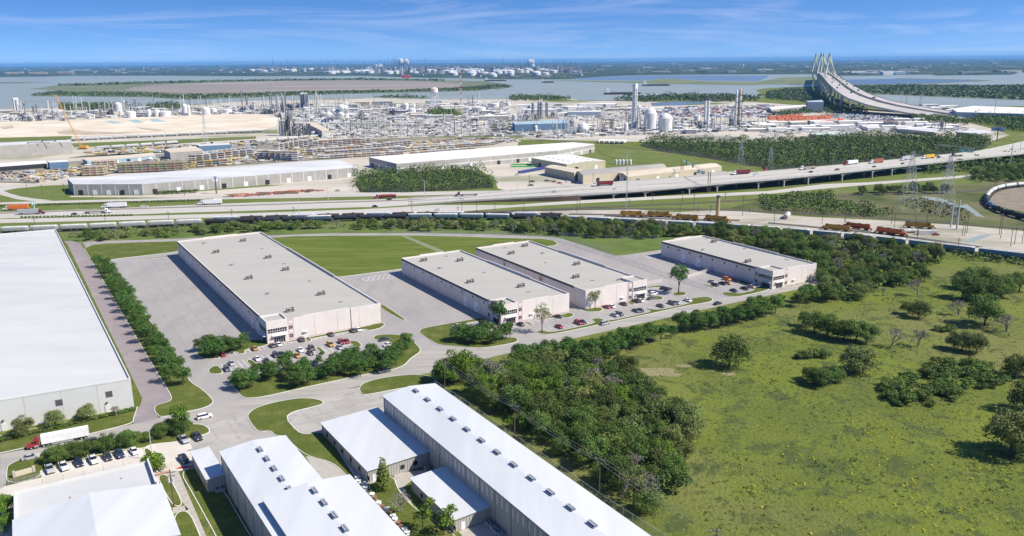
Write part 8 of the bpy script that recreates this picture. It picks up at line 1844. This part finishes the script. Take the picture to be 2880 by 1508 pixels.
# stone sign by the entrance lawn
p = G(*z5(182, 890)); t = thing('entrance_sign', 'low tan stone entrance sign on the corner lawn', 'sign', (p.x, p.y, 0), .7); b = MB(); b.box(-2.2, -.25, 0, 2.2, .25, 1.5); obj('panel', b, M_tanroof, t)
for s in (-2.4, 2.4): b = MB(); b.box(s-.35, -.4, 0, s+.35, .4, 1.8); obj('pillar', b, mat('stone pier', (.45, .4, .33)), t)
b = MB(); p = G(*z5(1385, 835)); b.sheet([(p.x-2.4, p.y-1.2), (p.x+1.8, p.y-.2), (p.x+2.4, p.y+.8), (p.x-1.6, p.y+.4)], .04); struct('red_kerb_paint', b, mat('red paint', (.5, .03, .03)))
b = MB(); b.sheet(gp([z5(1150, 893), z5(1200, 880), z5(1262, 862), z5(1264, 872), z5(1165, 906)]), .2); struct('red_soil', b, mat('red soil', (.45, .2, .14)))
# hedges along the frontage road, verge shrubs
def hedge(px0, px1, n, lab, group, h=1.6):
    A, B_ = G(*px0), G(*px1)
    for i in range(n):
        q = A.lerp(B_, (i+.5)/n); s_ = h/2.9; tree('bush', i % 3, L_wild, (q.x, q.y, 0), (s_*1.1, s_*1.1, s_), R.uniform(0, 6), f'{nth(i)} {lab}', group, 'shrub', single=True)
hedge(a5(0, 722), a5(2150, 660), 62, 'low hedge shrub from the left between frontage road and highway', 'hedge shrubs between frontage road and highway')
hedge(a5(200, 835), a5(1340, 812), 30, 'low hedge shrub from the left below the highway', 'hedge shrubs below the highway', 1.3)
hedge(a5(1580, 600), a5(1990, 580), 9, 'dark shrub from the left before the grey depot', 'shrubs before the grey depot', 3)
# scrub woods in the right rail area (individuals)
def sw(poly, sp, lo, hi, lab, group, seed, kinds=('wild', 'thicket', 'bush'), mats=(L_wild, L_light, L_wild)): wood(poly, sp, lo, hi, lab, group, seed, kinds, mats, True)
sw([(2410, 545), (2500, 535), (2640, 533), (2668, 538), (2660, 545), (2440, 552)], 8, 5, 9, 'tree in the belt between the near frontage road and the tracks', 'belt above the tracks', 51, ('wild',))
canopy('scrub', [(2150, 560), (2330, 553), (2345, 575), (2400, 580), (2460, 592), (2510, 612), (2400, 608), (2290, 600), (2210, 592), (2170, 596), (2140, 580)], 5.5, 6.5, 1.3, L_mass, 'scrubby thicket above the rail yard', 52, 34)
canopy('scrub', [(2560, 560), (2680, 575), (2720, 600), (2700, 622), (2600, 600), (2540, 575)], 6, 2.2, 1.5, mat('brush leaves', (.12, .14, .05), (.16, .14, .08), sc=.1), 'low brush in the marshy ground', 53, 10)
sw([(2740, 490), (2870, 478), (2890, 500), (2860, 512), (2740, 512)], 8, 6, 10, 'tree in the clump under the tall high-mast lamps', 'clump under the high-mast lamps', 54, ('wild',))
canopy('wood', [(2580, 470), (2720, 455), (2890, 440), (2890, 476), (2740, 484), (2600, 492)], 6.5, 9, 2, L_mass, 'wood between the viaduct and the near frontage road at the right', 55, 20)
canopy('scrub', [(2690, 712), (2890, 738), (2890, 750), (2700, 728)], 4, 3, 1.2, L_mass, 'hedge-like scrub beside the train at the right edge', 56, 18)
canopy('undergrowth', [(1440, 640), (1620, 640), (1900, 652), (2100, 668), (2350, 694), (2500, 712), (2640, 728), (2640, 745), (2500, 760), (2350, 785), (2310, 775), (2290, 740), (2150, 701), (2000, 668), (1960, 661), (1820, 668), (1700, 668), (1570, 660), (1440, 656)], 4.2, 5.5, 1.3, L_mass, 'dense undergrowth filling the belt beside the railway', 71, 16)
canopy('undergrowth', [(200, 668), (300, 661), (430, 654), (700, 641), (1000, 635), (1220, 631), (1440, 637), (1440, 646), (1200, 646), (900, 640), (560, 653), (240, 676)], 5, 3.4, 1.0, L_mass, 'low undergrowth along the railway left of the belt', 72, 14)
canopy('undergrowth', [(2320, 790), (2500, 768), (2600, 778), (2600, 792), (2480, 810), (2400, 846), (2350, 842), (2330, 815)], 4.5, 4.5, 1.3, L_mass, 'undergrowth beneath the trees right of the rightmost warehouse', 73, 14)
jb = MB()
def joints(poly, sp_, w_, ang, z_):
    P = gp(poly); e = Vector((math.cos(ang), math.sin(ang))); f = Vector((-e.y, e.x)); us = [p.dot(e) for p in P]; vs = [p.dot(f) for p in P]
    for (a0, a1_, c0, c1__, ee, ff) in ((min(us), max(us), min(vs), max(vs), e, f), (min(vs), max(vs), min(us), max(us), f, e)):
        u = a0+sp_/2
        while u < a1_:
            v = c0
            while v < c1__:
                m_ = ee*u+ff*(v+sp_/2)
                if inside(m_, P) and inside(ee*u+ff*v, P) and inside(ee*u+ff*(v+sp_), P): n__ = ee*w_/2; a_, c_ = ee*u+ff*v, ee*u+ff*(v+sp_); jb.poly([(*(a_+n__), z_), (*(a_-n__), z_), (*(c_-n__), z_), (*(c_+n__), z_)])
                v += sp_
            u += sp_
joints([(310, 740), (500, 712), (740, 960), (560, 1000), (545, 1060), (500, 1010)], 6, .09, N_A, .0135); joints([(955, 785), (1125, 760), (1400, 890), (1180, 920)], 6, .09, N_A, .0135); joints([(1570, 680), (1730, 722), (1850, 710), (2160, 780), (1880, 800), (1640, 700)], 6, .09, N_A, .0135)
joints([(540, 1195), (700, 1160), (1000, 1090), (1110, 1075), (1080, 1120), (900, 1190), (700, 1225), (540, 1270)], 5.5, .1, N_A, .017); joints([(30, 1400), (117, 1345), (400, 1265), (440, 1330), (300, 1400)], 5, .08, N_A, .022)
struct('slab_joints', jb, mat('joint sealant', (.17, .16, .155)))
rt_ = random.Random(5); sb_ = MB()
def patches(poly, n, smin, smax, z_):
    P = gp(poly); xs = [p.x for p in P]; ys = [p.y for p in P]; k_ = 0
    while k_ < n:
        c = Vector((rt_.uniform(min(xs), max(xs)), rt_.uniform(min(ys), max(ys))))
        if not inside(c, P): continue
        k_ += 1; e = D_ if rt_.random() < .6 else N_; f = Vector((-e.y, e.x)); a_, w_ = rt_.uniform(smin, smax), rt_.uniform(.25, .9); q = [c+e*a_*(math.cos(t)*rt_.uniform(.7, 1.1))+f*w_*math.sin(t)*rt_.uniform(.7, 1.2) for t in [i*.7 for i in range(9)]]; sb_.sheet([tuple(x) for x in q], z_+k_*.00002)
patches([(310, 740), (500, 712), (740, 960), (560, 1000), (545, 1060), (500, 1010)], 60, 2, 9, .0145); patches([(540, 1195), (700, 1160), (1000, 1090), (1110, 1075), (1080, 1120), (900, 1190), (700, 1225), (540, 1270)], 40, .8, 4, .0262); patches([(955, 785), (1125, 760), (1400, 890), (1180, 920)], 30, 2, 8, .0145); patches([(660, 1010), (1080, 925), (1060, 960), (700, 1040)], 40, .5, 1.6, .0145)
struct('tyre_marks_and_stains', sb_, mat('stained concrete', (.30, .285, .28), (.34, .32, .31), sc=.4))
canopy('undergrowth', [(1316, 1108), (1370, 1078), (1450, 1062), (1596, 1044), (1700, 1054), (1790, 1084), (1870, 1154), (1930, 1218), (1930, 1288), (1900, 1326), (1880, 1396), (1832, 1450), (1790, 1430), (1700, 1362), (1600, 1292), (1514, 1232), (1440, 1175), (1345, 1126)], 3.6, 3.6, .7, L_wild, 'leafy undergrowth below the wood right of the long white shed', 74, 26)
# field tufts and flowers
def tufts(name, px, n, lab, leaf, seed, smin, smax, hgt_, blades=7, clus=40):
    P = gp(px); xs = [p.x for p in P]; ys = [p.y for p in P]; rc = random.Random(seed); b = MB(); k_ = 0; cs = []
    while len(cs) < clus:
        q = (rc.uniform(min(xs), max(xs)), rc.uniform(min(ys), max(ys)))
        if inside(q, P): cs.append(q)
    while k_ < n:
        c = rc.choice(cs); x, y = c[0]+rc.gauss(0, 5), c[1]+rc.gauss(0, 5)
        if rc.random() < .3: x, y = rc.uniform(min(xs), max(xs)), rc.uniform(min(ys), max(ys))
        if not inside((x, y), P): continue
        k_ += 1; s_ = rc.uniform(smin, smax)
        for _ in range(blades):
            d = Vector((rc.gauss(0, 1), rc.gauss(0, 1), abs(rc.gauss(0, 1))+.2)).normalized(); p = Vector((x, y, 0))+Vector((d.x*s_, d.y*s_, d.z*s_*hgt_)); nn_ = (d+Vector((rc.gauss(0, .4), rc.gauss(0, .4), .3))).normalized(); a_ = nn_.orthogonal().normalized(); a_ = Matrix.Rotation(rc.uniform(0, 6.28), 3, nn_) @ a_; c_ = nn_.cross(a_); q = s_*rc.uniform(.5, .9)
            b.add([p-a_*q*.5, p+c_*q*.4, p+a_*q*.5, p-c_*q*.4], [(0, 1, 2, 3)])
    tag(obj(name, b, leaf), lab, 'ground cover', kind='stuff')
FLD = [(1900, 1508), (1960, 1330), (1960, 1180), (1850, 1060), (1960, 980), (2150, 900), (2400, 860), (2700, 760), (2880, 760), (2900, 1520)]
tufts('grass_tufts', FLD, 2600, 'dark grass tufts dotted over the field', mat('tuft green', (.07, .11, .018), (.04, .07, .012), sc=.3), 61, .2, .7, .8, 6, 150)
tufts('yellow_flowers', [(1950, 1508), (2000, 1300), (2300, 1240), (2500, 1080), (2700, 1150), (2900, 1180), (2900, 1520)], 260, 'yellow flowering weeds in the near field', mat('yellow flowers', (.55, .45, .02), (.3, .3, .02), sc=1), 62, .25, .6, .8, 9, 60)
for k_z, (cx_, cy_, a_, c_) in enumerate([(1848, 1046, 6.5, 5.2), (1892, 1055, 3.0, 2.2), (2050, 1053, 2.4, 2.0), (1925, 1030, 2.8, 2.0)]):
    p = G(cx_, cy_); b = MB(); b.sheet([(p.x+a_*math.cos(t_)*(1+.2*math.sin(3*t_)), p.y+c_*math.sin(t_)*(1+.25*math.cos(2*t_))) for t_ in [i*.349 for i in range(18)]], .02+.01*k_z); struct('bare_soil', b, mat('bare soil', (.27, .22, .13), (.18, .18, .07), sc=.6, lo=.4, hi=.6))
# ================================================================ AIR
b = MB(); b.box(-60000, -300, -1.2, 60000, 60000, 165)
hz = bpy.data.materials.new('haze'); hz.use_nodes = True; t_ = hz.node_tree; t_.nodes.clear(); o_ = t_.nodes.new('ShaderNodeOutputMaterial'); v_ = t_.nodes.new('ShaderNodeVolumePrincipled'); t_.links.new(v_.outputs[0], o_.inputs['Volume'])
v_.inputs['Color'].default_value = (.22, .54, 1, 1); v_.inputs['Density'].default_value = 3.3e-5; v_.inputs['Anisotropy'].default_value = 0
ho = obj('haze', b, hz); tag(ho, 'thin blue haze over the whole landscape', 'haze', kind='stuff')
